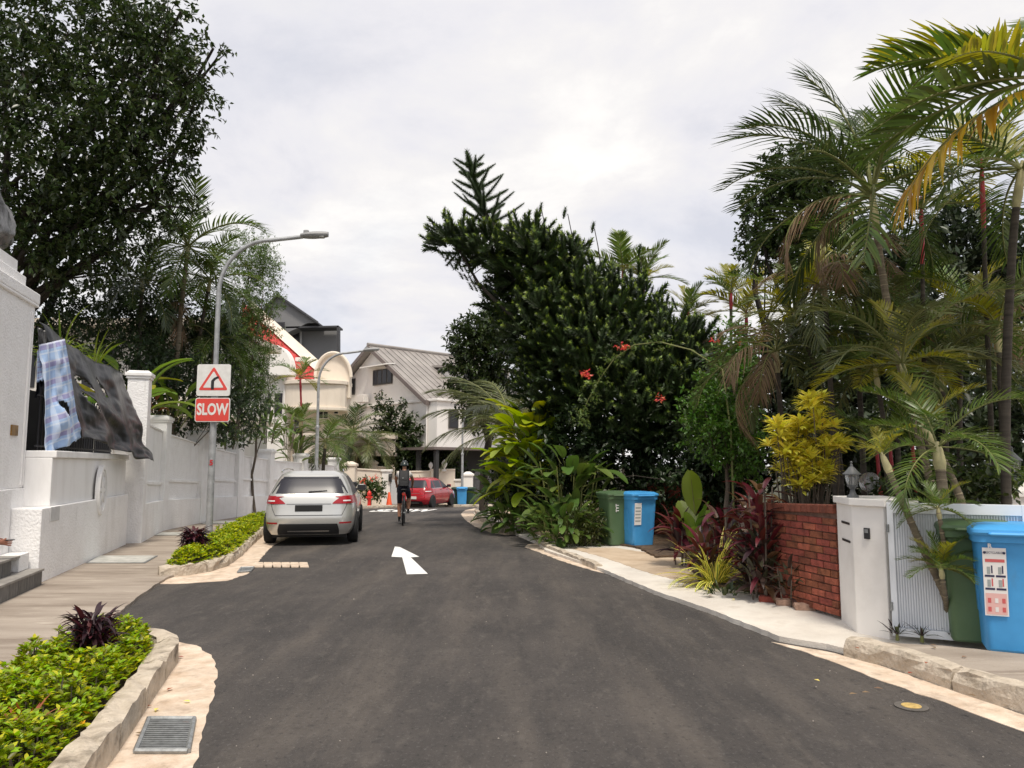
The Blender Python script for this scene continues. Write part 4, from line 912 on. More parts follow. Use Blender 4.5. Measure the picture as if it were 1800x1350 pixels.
def sticker(par, x0, x1, z0, z1, detail=True):
    yf = lambda z: -.36 + .0 - .0 if False else -(.26 + (z - .25) * (.05 / .55) if z > .25 else .26) - .006 - .006 * 0
    W, H = x1 - x0, z1 - z0
    def q(nm, a, b, c, d, m, lift):
        za, zb = z0 + c * H, z0 + d * H; xa, xb = x0 + a * W, x0 + b * W
        me = MB(); me.add([(xa, yf(za) - lift, za), (xb, yf(za) - lift, za), (xb, yf(zb) - lift, zb), (xa, yf(zb) - lift, zb)], [(0, 1, 2, 3)]); return me.build(nm, m, par, True, fix=False)
    s = q('sticker', 0, 1, 0, 1, M_PAPER, .008)
    if detail:
        q('print_block', .06, .94, .02, .33, M_PINK, .0095)
        for r_ in range(2):
            for cc in range(2):
                q('print_bar', .06 + .47 * cc, .47 + .47 * cc, .57 - .19 * r_, .60 - .19 * r_, M_INK, .0098); q('print_picture', .16 + .47 * cc, .30 + .47 * cc, .615 - .19 * r_, .72 - .19 * r_, M_INKG, .0098); q('print_picture', .34 + .45 * cc, .40 + .45 * cc, .625 - .19 * r_, .74 - .19 * r_, (M_INK, M_INKR)[r_], .0098)
        q('print_bar', .10, .92, .79, .835, M_INKR, .0098)
        for i in range(6): q('print_picture', .14 + .3 * (i % 3), .28 + .3 * (i % 3), .06 + .13 * (i // 3), .13 + .13 * (i // 3), (M_INKR, M_PAPER, M_INKR)[i % 3], .011)
        lettering('print_text', 'RECYCLABLES', M_INK, par, lambda x, y: (x0 + W / 2 + x, yf(z1 - .04) - .0105, z1 - .04 + y), .026, 0, .8, local=True)
        for cx in (.09, .91):
            c_ = MB(); zc = z1 - .04; c_.add([(x0 + cx * W + .011 * math.cos(a), yf(zc) - .0105, zc + .011 * math.sin(a)) for a in np.linspace(0, 6.28, 13)[:-1]], [tuple(range(12))]); c_.build('print_logo', M_INK, par, True, fix=False)
    else:
        for i in range(5): q('print_bar', .12, .88, .15 + .15 * i, .21 + .15 * i, M_INKG, .0098)
pb = G(1772, 1152, .135); nb = make_bin('blue recycling bin with long printed sticker standing on the kerb path', (pb.x + .26, pb.y + .34, .115), R(-24), M_BBLUE, .96, 'wheelie bins put out on the right footpath')
sticker(nb, -.225, -.055, .30, .86)
lettering('stamp', 'R', M_PAPER, nb, lambda x, y: (-.17 + x, -.335, .895 + y - .02), .05, .002, local=True)
pg = G(1712, 1136, .135); ng = make_bin('green rubbish bin beside the blue bin at the palm clump', (pg.x + .26, pg.y + .38, .115), R(-22), M_BGREEN, .97, 'wheelie bins put out on the right footpath')
pb = G(1120, 958, .10); mbn = make_bin('blue recycling bin with paper notice standing before the shady tree trunk', (pb.x + .06, pb.y + .3, .06), R(20), M_BBLUE, .98, 'wheelie bins put out on the right footpath')
sticker(mbn, -.23, -.08, .42, .84, False)
o = mbn
pg = G(1088, 955, .10); mgn = make_bin('green rubbish bin with white lettering beside the leafy ginger clump', (pg.x - .03, pg.y + .22, .06), R(14), M_BGREEN, .98, 'wheelie bins put out on the right footpath')
lettering('stencil', 'TYT', M_PAPER, mgn, lambda x, y: (-.08 - y, -.355 + .04, .73 + x), .085, .003, local=True)
for px, Y, rz, m, lab in ((803, 42.4, 8, M_BDARK, 'dark green bin beside the far red car'), (812, 42.0, 2, M_BBLUE, 'small blue bin next to the far lamp post'), (826, 42.6, -6, M_BDARK, 'dark bin behind the far white gate pillar base')):
    q = at(px, 880, Y); make_bin(lab, (q.x, Y, prof(Y) + .03), R(rz), m, 1.0, 'far wheelie bins')
# cone and hydrant
q = at(684, 880, 40.9); cn = thing('traffic_cone', 'orange traffic cone beside the white gate post', 'cone', (q.x, 40.9, prof(40.9) + .035)); M_CONE = mat('cone_orange', (.75, .09, .02), rough=.6)
MB().box((0, 0, .02), (.40, .40, .04), 0, .01).build('base', M_CONE, cn, True)
MB().lathe([(.17, .04), (.16, .06), (.055, .74), (.045, .75), (0, .75)], (0, 0, 0), 20).build('body', M_CONE, cn, True, True)
q = at(649, 880, 39.2); hy = thing('fire_hydrant', 'red fire hydrant standing on the grassy verge', 'fire hydrant', (q.x, 39.2, prof(39.2) + .04)); M_HYD = mat('hydrant_red', (.62, .03, .02), rough=.4)
MB().lathe([(.15, 0), (.15, .05), (.09, .07), (.085, .55), (.11, .57), (.11, .66), (.10, .70), (.06, .76), (.03, .80), (0, .81)], (0, 0, 0), 18).build('barrel', M_HYD, hy, True, True)
for a in (0, 90, 180): d = Vector((math.cos(R(a)), -math.sin(R(a)), 0)); MB().tube([Vector((0, 0, .46)) + d * .05, Vector((0, 0, .46)) + d * .15, Vector((0, 0, .46)) + d * .17], [.05, .05, .035], 10).build('outlet', M_HYD, hy, True)
# ================================================================== right boundary: brick wall, gate pillar, gate, lanterns
M_MORT = mat('mortar', (.20, .12, .09), rough=1, var=.3, scale=15)
M_COPE = mat('brick_coping', (.20, .06, .035), rough=.9, var=.3, scale=9, bump=.4)
def brick_wall(label, A, B, z0, zA, zB, thick=.11, coping=True, m=M_BRK, name='brick_wall', bw=.225, bh=.075):
    A = Vector((A[0], A[1], 0)); B = Vector((B[0], B[1], 0)); d = (B - A).normalized(); L = (B - A).length; nn = Vector((d.y, -d.x, 0))
    if nn.dot(-A) < 0: nn = -nn
    t_ = thing(name, label, 'wall', (A.x, A.y, z0)); rz = math.atan2(d.y, d.x)
    ztop = lambda s: zA + (zB - zA) * s / L
    MB().prism([A + Vector((0, 0, z0)), B + Vector((0, 0, z0)), B + Vector((0, 0, zB)), A + Vector((0, 0, zA))], -nn * thick).build('mortar_core', M_MORT, t_)
    unit = MB().box((0, 0, 0), (bw - .012, .06, bh - .011), 0, .004).mesh('brick', m)
    half = MB().box((0, 0, 0), (bw / 2 - .012, .06, bh - .011), 0, .004).mesh('brick', m)
    row = 0; z = z0 + bh / 2
    while z + bh / 2 < max(zA, zB) + .01:
        s = 0.0 if row % 2 == 0 else bw / 2
        items = ([(bw / 4, half)] if row % 2 else [])
        while s < L - bw * .4: items.append((s + bw / 2, unit)); s += bw
        for sc, me in items:
            if z + bh / 2 > ztop(min(L, sc)) + .01 or sc > L: continue
            o = link('brick', me, t_, True); o.location = A + d * sc + nn * (.024 - .03 + random.uniform(-.003, .003)) + Vector((0, 0, z)) - t_.location
            o.rotation_euler = (0, 0, rz + random.uniform(-.006, .006))
        row += 1; z += bh
    if coping:
        s = 0
        while s < L - .02:
            e_ = min(L, s + .11); p = A + d * (s + e_) / 2; zz = ztop((s + e_) / 2)
            MB().box((p.x - nn.x * thick / 2, p.y - nn.y * thick / 2, zz + .045), (e_ - s - .006, thick + .10, .085), rz, .006).build('coping_brick', M_COPE, t_); s = e_
    return t_
brick_wall('low red brick garden wall with brick on edge coping beside the white gate pillar', (3.31, 7.92), (2.93, 9.55), .08, 1.105, 1.05)
brick_wall('shaded red brick wall behind the middle pair of bins', (2.55, 17.6), (4.6, 16.0), .02, 1.2, 1.2, coping=False)
M_PILW = mat('gate_pillar_paint', (.86, .83, .79), rough=.75, c2=(.70, .66, .61), scale=1.6, lo=.45, hi=.8, bump=.1, bscale=50)
gpil = thing('gate_post', 'white five sided gate post with letter slots and doorbell', 'gate post', (3.45, 7.5, .09))
FP = [(3.30, 7.90), (3.20, 7.33), (3.37, 7.05), (3.72, 7.18), (3.78, 7.95)]
MB().prism([(x, y, .03) for x, y in FP], (0, 0, 1.19)).build('shaft', M_PILW, gpil, bevel=.008)
cc = Vector((3.47, 7.5, 0)); MB().prism([cc + (Vector((x, y, 0)) - cc) * 1.10 + Vector((0, 0, 1.22)) for x, y in FP], (0, 0, .065)).build('cap', M_PILW, gpil, bevel=.006)
a = Vector((3.30, 7.90, 0)); b_ = Vector((3.20, 7.33, 0)); dd = (b_ - a).normalized(); nn = Vector((-dd.y, dd.x, 0)); nn = nn if nn.x < 0 else -nn
for z in (1.03, .86): MB().prism([a + dd * .20 + Vector((0, 0, z)) + nn * .001, a + dd * .50 + Vector((0, 0, z)) + nn * .001, a + dd * .50 + Vector((0, 0, z + .022)) + nn * .001, a + dd * .20 + Vector((0, 0, z + .022)) + nn * .001], nn * .004).build('letter_slot', M_SIGNB, gpil)
a = Vector((3.20, 7.33, 0)); b_ = Vector((3.37, 7.05, 0)); dd = (b_ - a).normalized(); nn = Vector((dd.y, -dd.x, 0)); nn = nn if nn.y < 0 else -nn
bell = [a + dd * s + Vector((0, 0, z)) for s, z in ((.13, .92), (.185, .92), (.185, 1.02), (.13, 1.02))]
MB().prism(bell, nn * .018).build('doorbell', M_PLASTIC, gpil, bevel=.003)
MB().prism([a + dd * s + nn * .012 + Vector((0, 0, z)) for s, z in ((.14, .975), (.175, .975), (.175, 1.01), (.14, 1.01))], nn * .009).build('doorbell_button', M_STEEL, gpil)
# lantern on the post
M_LANT = mat('lantern_grey', (.10, .105, .11), rough=.5); M_GLOBE = glass('lantern_glass', (.55, .56, .55), .08, .75)
def lantern(label, loc, s=1.0):
    t_ = thing('lantern', label, 'lantern', loc); t_.scale = (s, s, s)
    MB().lathe([(.085, 0), (.08, .02), (.045, .05), (.03, .11), (.045, .14), (.07, .155), (.075, .175)], (0, 0, 0), 16).build('stem', M_LANT, t_, True, True)
    MB().lathe([(.068, .175), (.082, .21), (.098, .28), (.10, .33)], (0, 0, 0), 12).build('shade', M_GLOBE, t_, True, True)
    MB().lathe([(.018, .175), (.02, .29), (.0, .30)], (0, 0, 0), 10).build('bulb', M_CLEAR, t_, True, True)
    for i in range(6): a = i * math.pi / 3; MB().tube([(.07 * math.cos(a), .07 * math.sin(a), .175), (.10 * math.cos(a), .10 * math.sin(a), .28), (.102 * math.cos(a), .102 * math.sin(a), .33)], .005, 5).build('cage_bar', M_LANT, t_, True)
    MB().lathe([(.125, .325), (.125, .335), (.10, .355), (.06, .40), (.035, .43), (.02, .44), (.02, .46), (.012, .48), (.02, .50), (0, .52)], (0, 0, 0), 16).build('roof', M_LANT, t_, True, True)
    return t_
lp = at(1499, 870, 7.5); lantern('grey coach lantern standing on the white gate post cap', (lp.x, 7.5, 1.285), .68)
q = at(1782, 850, 10.4); lantern('grey coach lantern on the farther cream pillar among palms', (q.x, 10.4, q.z - .02), 1.0)
q = at(1529, 848, 9.0); gl = thing('globe_lamp', 'round clear glass globe lamp behind the white gate post', 'lamp', (q.x, 9.0, .15))
MB().tube([(0, 0, -.1), (0, 0, q.z - .15 - .13)], .03, 10).build('stand', M_LANT, gl, True)
MB().lathe([(.12 * math.cos(a) + 1e-4, q.z - .15 + .12 * math.sin(a)) for a in np.linspace(-1.5, 1.57, 14)], (0, 0, 0), 20).build('globe', M_GLOBE, gl, True, True)
MB().lathe([(.025, q.z - .24), (.025, q.z - .15), (0, q.z - .14)], (0, 0, 0), 10).build('bulb', M_CLEAR, gl, True, True)
# white slatted gate
M_GATE = mat('gate_white', (.80, .83, .87), rough=.45, c2=(.74, .77, .82), scale=3)
GA = Vector((3.385, 7.02, 0)); GB = Vector((4.35, 6.55, 0)); gd = (GB - GA).normalized(); gn = Vector((gd.y, -gd.x, 0)); gn = gn if gn.y < 0 else -gn
gate = thing('white_gate', 'white metal driveway gate of narrow vertical slats beside the gate post', 'gate', (GA.x, GA.y, .08)); GL = (GB - GA).length
def gbar(nm, s0, s1, z0, z1, o0, o1): return MB().prism([GA + gd * s0 + gn * o0 + Vector((0, 0, z0)), GA + gd * s1 + gn * o0 + Vector((0, 0, z0)), GA + gd * s1 + gn * o0 + Vector((0, 0, z1)), GA + gd * s0 + gn * o0 + Vector((0, 0, z1))], gn * (o1 - o0)).build(nm, M_GATE, gate, bevel=.003)
for s0, s1 in ((.0, .05), (GL - .05, GL)): gbar('stile', s0, s1, .10, 1.262, 0, .045)
for z0, z1 in ((.10, .17), (1.17, 1.262)): gbar('rail', .05, GL - .05, z0, z1, 0, .043)
gbar('backing_sheet', .05, GL - .05, .17, 1.17, .002, .008)
n_ = 46
for i in range(n_): s = .06 + (GL - .13) * i / n_; gbar('slat', s, s + .0125, .172, 1.168, .009, .025)
for z in (.32, 1.0): MB().tube([GA + gd * .0 - gn * -.05 + Vector((0, 0, z)), GA + Vector((0, 0, z + .07)) + gn * .05], .014, 8).build('hinge', M_STEEL, gate)
# farther cream pillar, louvred fence and brick wall end on the right
cp = thing('cream_pillar', 'cream garden pillar with flared cap beside a louvred fence', 'pillar', (6.6, 10.4, .1))
MB().box((6.78, 10.4, .62), (.42, .42, 1.12), 0).build('shaft', M_PILW, cp, bevel=.006)
MB().box((6.78, 10.4, 1.22), (.52, .52, .08), 0).build('cap', M_PILW, cp, bevel=.006); MB().box((6.78, 10.4, 1.31), (.46, .46, .10), 0, taper=.75).build('cap_top', M_PILW, cp)
lf = thing('louvred_fence', 'dark grey louvred fence panel behind the bins', 'fence', (6.1, 10.5, .1)); M_LOUV = mat('louvre_grey', (.05, .055, .06), rough=.5)
for z in np.arange(.2, 1.2, .085): MB().box((6.05, 10.5, z), (1.0, .05, .055)).build('slat', M_LOUV, lf)
for x in (5.52, 6.05, 6.56): MB().box((x, 10.5, .68), (.05, .07, 1.14)).build('post', M_LOUV, lf)
brick_wall('dark brick wall running on beyond the cream pillar', (7.0, 10.35), (8.4, 9.9), .08, 1.15, 1.15, coping=True)

# ================================================================== far lot: cream walls, gates
M_CREAM = mat('cream_render', (.78, .69, .58), rough=.85, c2=(.66, .57, .47), scale=1.2, lo=.45, hi=.8, bump=.2, bscale=20, stretch=(1, 1, .4))
M_CREAMW = mat('white_render', (.84, .81, .77), rough=.85, c2=(.72, .68, .63), scale=.7, lo=.5, hi=.85, stretch=(1, 1, .3))
def zb(y): return prof(y) + .02
def wx(px, Y): return (px - 900) / F * Y * 1.0
def cwall(label, pts, name='garden_wall', m=M_CREAM, cop=.05):
    """pts: list of (px, py_top, Y)"""
    a, b = pts; A = at(a[0], a[1], a[2]); B = at(b[0], b[1], b[2]); t_ = thing(name, label, 'wall', (A.x, A.y, zb(A.y)))
    d = (B - A); d.z = 0; d.normalize(); nn = Vector((d.y, -d.x, 0)); nn = nn if nn.y < 0 else -nn
    MB().prism([Vector((A.x, A.y, zb(A.y))), Vector((B.x, B.y, zb(B.y))), B - Vector((0, 0, cop)), A - Vector((0, 0, cop))], -nn * .18).build('panel', m, t_)
    MB().prism([A + nn * .05 - Vector((0, 0, cop)), B + nn * .05 - Vector((0, 0, cop)), B + nn * .05 + Vector((0, 0, .03)), A + nn * .05 + Vector((0, 0, .03))], -nn * .28).build('coping', m, t_, bevel=.015)
    return t_
def cpost(label, px, pt, Y, wpx, m=M_CREAM, name='gate_post', peak=True):
    T = at(px, pt, Y); w = wpx / ppm(Y); t_ = thing(name, label, 'gate post', (T.x, Y, zb(Y)))
    h = T.z - zb(Y); MB().box((T.x, Y, zb(Y) + (h - .25) / 2), (w, w, h - .25)).build('shaft', m, t_, bevel=.02)
    MB().box((T.x, Y, T.z - .19), (w + .12, w + .12, .12)).build('cap', m, t_, bevel=.02)
    if peak: MB().box((T.x, Y, T.z - .065), (w + .06, w + .06, .13), 0, taper=.35).build('cap_peak', m, t_)
    return t_
cpost('cream gate post with pyramid cap at the end of the white wall', 616, 811, 41.2, 20)
cwall('cream wall panel behind the flowering bush and hydrant', [(627, 824, 41.4), (676, 827, 42.2)])
cpost('white rendered gate post with dark letter box beside the traffic cone', 680, 821, 42.3, 15, M_CREAMW, peak=False)
q = at(686, 840, 42.0); lb = thing('letter_box', 'black letter box fixed on the white gate post', 'letter box', (q.x, q.y, q.z)); MB().box((q.x, 42.0, q.z), (.18, .10, .42), 0, .01).build('casing', M_PLASTIC, lb); MB().box((q.x, 41.94, q.z + .1), (.12, .02, .03)).build('slot', M_STEEL, lb)
q = at(694, 860, 42.2); eb = thing('meter_cabinet', 'pale grey metal cabinet standing beside the cone', 'cabinet', (q.x, 42.2, zb(42.2))); MB().box((q.x, 42.2, zb(42) + .72), (.42, .35, 1.44), 0, .01).build('casing', mat('cabinet_grey', (.5, .52, .54), rough=.5), eb); MB().box((q.x, 42.01, zb(42) + .75), (.34, .02, 1.2)).build('door', mat('cabinet_grey', (.5, .52, .54)), eb)
cpost('cream inner gate post with rounded cap behind the flowering bush', 655, 808, 43.8, 15)
cwall('cream wall behind the cyclist with pale coping', [(662, 820, 43.8), (694, 822, 44.2)])
cwall('cream street wall behind the red car', [(697, 829, 44.0), (762, 828, 44.6)])
cwall('taller cream wall carrying an urn lamp beyond the red car', [(758, 825, 44.4), (800, 825, 44.8)])
cpost('white pillar half hidden behind the far bins', 806, 838, 45.0, 12, M_CREAMW, peak=False)
cpost('white gate post hinging the grey gates numbered twenty three', 823, 829, 44.6, 17, M_CREAMW)
for px, py, Y, lab in ((757, 815, 44.6, 'small white globe lamp on the cream wall'), (781, 815, 44.6, 'white urn lamp on the taller cream wall')):
    q = at(px, 827, Y); l_ = thing('wall_lamp', lab, 'lamp', (q.x, Y, q.z)); s = .9 if px == 757 else 1.15
    MB().lathe([(.10 * s, 0), (.04 * s, .06 * s), (.05 * s, .12 * s), (.12 * s, .22 * s), (.15 * s, .34 * s), (.10 * s, .46 * s), (.03 * s, .52 * s), (0, .56 * s)], (0, 0, 0), 14).build('shade', M_CREAMW, l_, True, True)
    MB().box((0, 0, -.02), (.22 * s, .22 * s, .06)).build('base', M_CREAMW, l_, True)
M_GREYG = mat('gate_grey', (.075, .075, .08), rough=.6, var=.2)
gg = thing('driveway_gate', 'dark grey arched double driveway gate with house number', 'gate', (at(855, 880, 45).x, 45, zb(45)))
for k, (pa, pb_) in enumerate(((832, 857), (857, 884))):
    xa, xb = at(pa, 850, 45).x, at(pb_, 850, 45).x; n_ = 8
    for i in range(n_):
        u = (i + .5) / n_; uu = (u if k == 0 else 1 - u); h = 1.75 + .55 * math.sin(math.pi / 2 * uu)
        x = xa + (xb - xa) * u; MB().box((x, 45, zb(45) + .05 + h / 2), ((xb - xa) / n_ - .012, .05, h)).build('board', M_GREYG, gg)
    for z in (.35, 1.6): MB().box(((xa + xb) / 2, 44.965, zb(45) + z), (xb - xa - .02, .02, .12)).build('rail', M_GREYG, gg)
    num = '23'[k]; xm = at((849, 868)[k], 850, 44.9).x
    lettering('house_number', num, M_SIGNB, gg, lambda x, y: (xm + x, 44.94, zb(45) + 1.0 + y), .85, .02)

# ================================================================== houses
M_METAL = mat('metal_roof', (.27, .245, .23), rough=.6, c2=(.38, .35, .325), scale=.8, lo=.35, hi=.7, metal=.2)
M_FASC = mat('fascia_dark', (.16, .13, .12), rough=.7)
M_WIN = glass('window_glass', (.03, .03, .035), .08)
M_WFR = mat('window_frame_dark', (.06, .055, .05), rough=.6)
M_WFW = mat('window_frame_white', (.75, .72, .68), rough=.6)
M_DARKC = mat('column_dark', (.035, .035, .036), rough=.8)
hA = thing('white_house', 'white two storey house with steep grey metal roof and gable window', 'house', (-9, 50, -.8))
P0 = Vector((-9.0, 50, 0)); gv = Vector((.7071, -.7071, 0)); rv = Vector((.7071, .7071, 0))
def HA(s, r, z): return P0 + gv * s + rv * r + Vector((0, 0, z))
zA, zE, zM = 9.15, 5.75, 5.35
MB().prism([HA(-5.0, 0, zM), HA(5.2, 0, zM), HA(5.2, 0, zE), HA(.3, 0, zA - .1), HA(-.3, 0, zA - .1), HA(-5.0, 0, zE + .2)], rv * 9).build('gable_wall', M_CREAMW, hA)
MB().prism([HA(-5.6, -.25, 2.6), HA(6.75, -.25, 2.6), HA(6.75, -.25, zM), HA(-5.6, -.25, zM)], rv * 9.6).build('lower_wall', M_CREAMW, hA)
MB().prism([HA(-5.6, -.35, zM), HA(6.9, -.35, zM), HA(6.9, -.35, zM + .14), HA(-5.6, -.35, zM + .14)], rv * 9.9).build('string_course', M_CREAMW, hA, bevel=.02)
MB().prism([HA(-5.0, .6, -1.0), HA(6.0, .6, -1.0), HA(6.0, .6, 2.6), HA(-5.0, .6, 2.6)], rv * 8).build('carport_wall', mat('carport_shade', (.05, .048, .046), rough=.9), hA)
MB().prism([HA(-5.6, -1.6, 2.45), HA(8.2, -1.6, 2.45), HA(8.2, -1.6, 2.6), HA(-5.6, -1.6, 2.6)], rv * 12).build('canopy', M_FASC, hA)
for s in (6.4, 8.0): MB().box(HA(s, -1.3, .8), (.22, .22, 3.4), R(-45)).build('carport_column', M_DARKC, hA)
for s in (2.2, 4.2): MB().box(HA(s, .45, .9), (.12, 1.3, 2.6), R(-45)).build('carport_window', M_WIN, hA)
sl = (zA - zE) / 5.2
roofR = MB().prism([HA(-.05, -.55, zA + .12), HA(6.0, -.55, zA + .12 - 6.05 * sl), HA(6.0, 9.4, zA + .12 - 6.05 * sl), HA(-.05, 9.4, zA + .12)], (0, 0, .12)).build('roof', M_METAL, hA)
MB().prism([HA(-.05, -.55, zA + .12), HA(-6.0, -.55, zA + .12 - 5.6 * sl), HA(-6.0, 9.4, zA + .12 - 5.6 * sl), HA(-.05, 9.4, zA + .12)], (0, 0, .12)).build('roof', M_METAL, hA)
for i in range(20):
    r_ = -.45 + i * .51
    o = MB(); o.prism([HA(0, r_, zA + .238), HA(6.02, r_, zA + .238 - 6.05 * sl), HA(6.02, r_ + .035, zA + .238 - 6.05 * sl), HA(0, r_ + .035, zA + .238)], (0, 0, .03)); o.build('seam', M_METAL, roofR)
MB().tube([HA(0, -.6, zA + .27), HA(0, 9.4, zA + .27)], .12, 8).build('ridge_cap', M_METAL, roofR)
MB().prism([HA(0, -.58, zA + .22), HA(6.03, -.58, zA + .22 - 6.05 * sl), HA(6.03, -.58, zA - .05 - 6.05 * sl), HA(0, -.58, zA - .05)], rv * -.05).build('verge_board', M_FASC, roofR)
MB().prism([HA(0, -.58, zA + .22), HA(-6.03, -.58, zA + .22 - 5.6 * sl), HA(-6.03, -.58, zA - .05 - 5.6 * sl), HA(0, -.58, zA - .05)], rv * -.05).build('verge_board', M_FASC, hA)
MB().prism([HA(6.03, -.6, zA + .2 - 6.05 * sl), HA(6.03, 9.4, zA + .2 - 6.05 * sl), HA(6.03, 9.4, zA - .06 - 6.05 * sl), HA(6.03, -.6, zA - .06 - 6.05 * sl)], gv * .08).build('gutter', M_FASC, hA)
# lower tiled apron and dormer
MB().prism([HA(5.6, 2.0, 5.9), HA(8.0, 2.0, 5.25), HA(8.0, 9.4, 5.25), HA(5.6, 9.4, 5.9)], (0, 0, .15)).build('lean_to_roof', M_METAL, hA)
MB().prism([HA(2.2, 3.6, 7.1), HA(4.4, 3.6, 7.1), HA(4.4, 3.6, 8.0), HA(2.2, 3.6, 8.05)], rv * 4.5).build('dormer', M_CREAMW, hA)
MB().prism([HA(1.6, 3.3, 8.08), HA(5.0, 3.3, 7.95), HA(5.0, 8.6, 7.95), HA(1.6, 8.6, 8.08)], (0, 0, .14)).build('dormer_roof', M_METAL, hA)
MB().prism([HA(4.44, 3.9, 7.25), HA(4.44, 7.8, 7.25), HA(4.44, 7.8, 7.85), HA(4.44, 3.9, 7.85)], gv * .04).build('dormer_window', M_WIN, hA)
def winG(s0, s1, z0, z1, n, awn=False, fr=M_WFR):
    w = MB().prism([HA(s0, -.03, z0), HA(s1, -.03, z0), HA(s1, -.03, z1), HA(s0, -.03, z1)], rv * -.05).build('window', fr, hA)
    k = (s1 - s0) / n
    for i in range(n): MB().prism([HA(s0 + k * i + .06, -.085, z0 + .08), HA(s0 + k * (i + 1) - .06, -.085, z0 + .08), HA(s0 + k * (i + 1) - .06, -.085, z1 - .08), HA(s0 + k * i + .06, -.085, z1 - .08)], rv * -.012).build('pane', M_WIN, w)
    if awn: MB().prism([HA(s0 - .5, -.05, z1 + .22), HA(s1 + .3, -.05, z1 + .22), HA(s1 + .3, -.8, z1 + .12), HA(s0 - .5, -.8, z1 + .12)], (0, 0, .07)).build('awning', M_CREAMW, hA)
winG(-.1, 2.0, 6.75, 7.75, 4, True); winG(-3.0, -2.2, 6.3, 7.4, 1)
def winR(r0, r1, z0, z1):
    w = MB().prism([HA(6.78, r0, z0), HA(6.78, r1, z0), HA(6.78, r1, z1), HA(6.78, r0, z1)], gv * .06).build('window', M_WFR, hA)
    MB().prism([HA(6.845, r0 + .08, z0 + .08), HA(6.845, r1 - .08, z0 + .08), HA(6.845, r1 - .08, z1 - .08), HA(6.845, r0 + .08, z1 - .08)], gv * .012).build('pane', M_WIN, w)
winR(.6, 1.35, 3.75, 4.85); winR(1.75, 2.5, 3.75, 4.85); winR(4.6, 5.6, 3.75, 4.85)
for s in (-1.1, 5.9): MB().tube([HA(s, -.34, 2.7), HA(s, -.34, 6.2 if s < 0 else 5.3)], .05, 8).build('downpipe', M_CREAMW, hA)
MB().box(HA(-.6, -.5, 5.9), (.8, .4, .5), R(-45), .02).build('air_conditioner', M_WFW, hA)

# cream house with red roof
YB = 46.0
def B_(px, py, Y=YB): return at(px, py, Y)
hB = thing('red_roofed_house', 'cream house with red tiled roof, arched parapet and curved balcony', 'house', (B_(540, 830).x, YB, -.5))
def slab(nm, poly, Y0, Y1, m, bevel=0.0, par=hB):
    return MB().prism([at(a, b, Y0) for a, b in poly], (0, Y1 - Y0, 0)).build(nm, m, par, bevel=bevel)
M_RED = mat('red_tiles', (.56, .045, .04), rough=.55, c2=(.42, .035, .03), scale=3)
slab('rear_wall', [(455, 830), (612, 830), (612, 655), (575, 645), (556, 640), (470, 566), (455, 556)], YB + 5.2, YB + 9, M_CREAMW)
slab('front_wall', [(460, 830), (505, 830), (505, 640), (460, 640)], YB - 1.0, YB + 3, M_CREAMW)
RB = lambda px, py, lift=0.0: at(px, py, YB + (692 - py) / 150 * 4.6 - lift)
roofB = MB().prism([RB(425, 692), RB(542, 692), RB(556, 650), RB(470, 566), RB(425, 530)], (0, .12, -.12)).build('roof', M_RED, hB)
py_ = 690.0
while py_ > 545:
    xr = 542 + (690 - py_) * .33 if py_ > 650 else 556 - (650 - py_) * 1.02
    MB().prism([RB(425, py_, .06), RB(xr, py_, .06), RB(xr - 2, py_ - 6.5, .02), RB(425, py_ - 6.5, .02)], (0, .05, 0)).build('tile_course', M_RED, roofB); py_ -= 7.0
for k in range(11):
    px_ = 432 + k * 11; top = max(540, 566 + (px_ - 470) * .98 + 4); MB().tube([RB(px_, 690, .08), RB(px_, top, .08)], .035, 5).build('tile_rib', M_RED, roofB)
MB().box(RB(526, 632 + 0, .15), (.5, .10, .26), 0, .02).build('skylight', M_WFW, roofB)
MB().prism([RB(440, 527, .2), RB(566, 640, .2), RB(557, 653, .2), RB(440, 548, .2)], (0, .5, 0)).build('verge', M_CREAM, hB)
def arch(px0, px1, py_top, py_bot, Y0, Y1, n=18, rise=None):
    c = (px0 + px1) / 2; w = (px1 - px0) / 2; rise = rise or w
    return [(px0, py_bot), (px1, py_bot)] + [(c + w * math.cos(t_), py_top + rise - rise * math.sin(t_)) for t_ in np.linspace(0, math.pi, n)]
slab('arched_parapet', arch(555, 616, 622, 700, 0, 0, rise=42), YB - .6, YB - .2, M_CREAM, .04)
pr = arch(554, 617, 620, 668, 0, 0, rise=43)[2:]
tb = MB(); tb.tube([at(a, b, YB - .75) for a, b in pr], .10, 8); tb.build('arch_moulding', M_CREAM, hB, smooth=True)
slab('arched_parapet', arch(452, 512, 606, 660, 0, 0, rise=40), YB - 1.6, YB - .6, M_CREAMW, .04)
# curved balcony
bal = MB(); 
def balc(nm, py0, py1, rad, m, px0=498, px1=606):
    pts = []; A = at(px0, py0, YB - 1.2); C = at(px1, py0, YB - 1.2); zt = at(0, py0, YB - 1.2).z; zb_ = at(0, py1, YB - 1.2).z
    n = 16; P = [(A.x, YB + .5)]
    for i in range(n + 1):
        u = i / n; x = A.x + (C.x - A.x) * u; y = YB - 1.0 - rad * math.sin(math.pi * u) ** .6; P.append((x, y))
    P.append((C.x, YB + .5))
    return MB().prism([(x, y, zb_) for x, y in P], (0, 0, zt - zb_)).build(nm, m, hB, bevel=.03)
balc('balcony', 676, 716, .75, M_CREAM); balc('balcony_rail', 669, 676, .95, M_CREAM, 495, 609); balc('balcony_base', 716, 722, .9, M_CREAM, 496, 608)
balc('porch_roof', 772, 795, 1.6, M_CREAM, 520, 694); balc('porch_rail', 763, 772, 1.8, M_CREAM, 516, 698); balc('porch_lip', 795, 802, 1.75, M_CREAM, 518, 696)
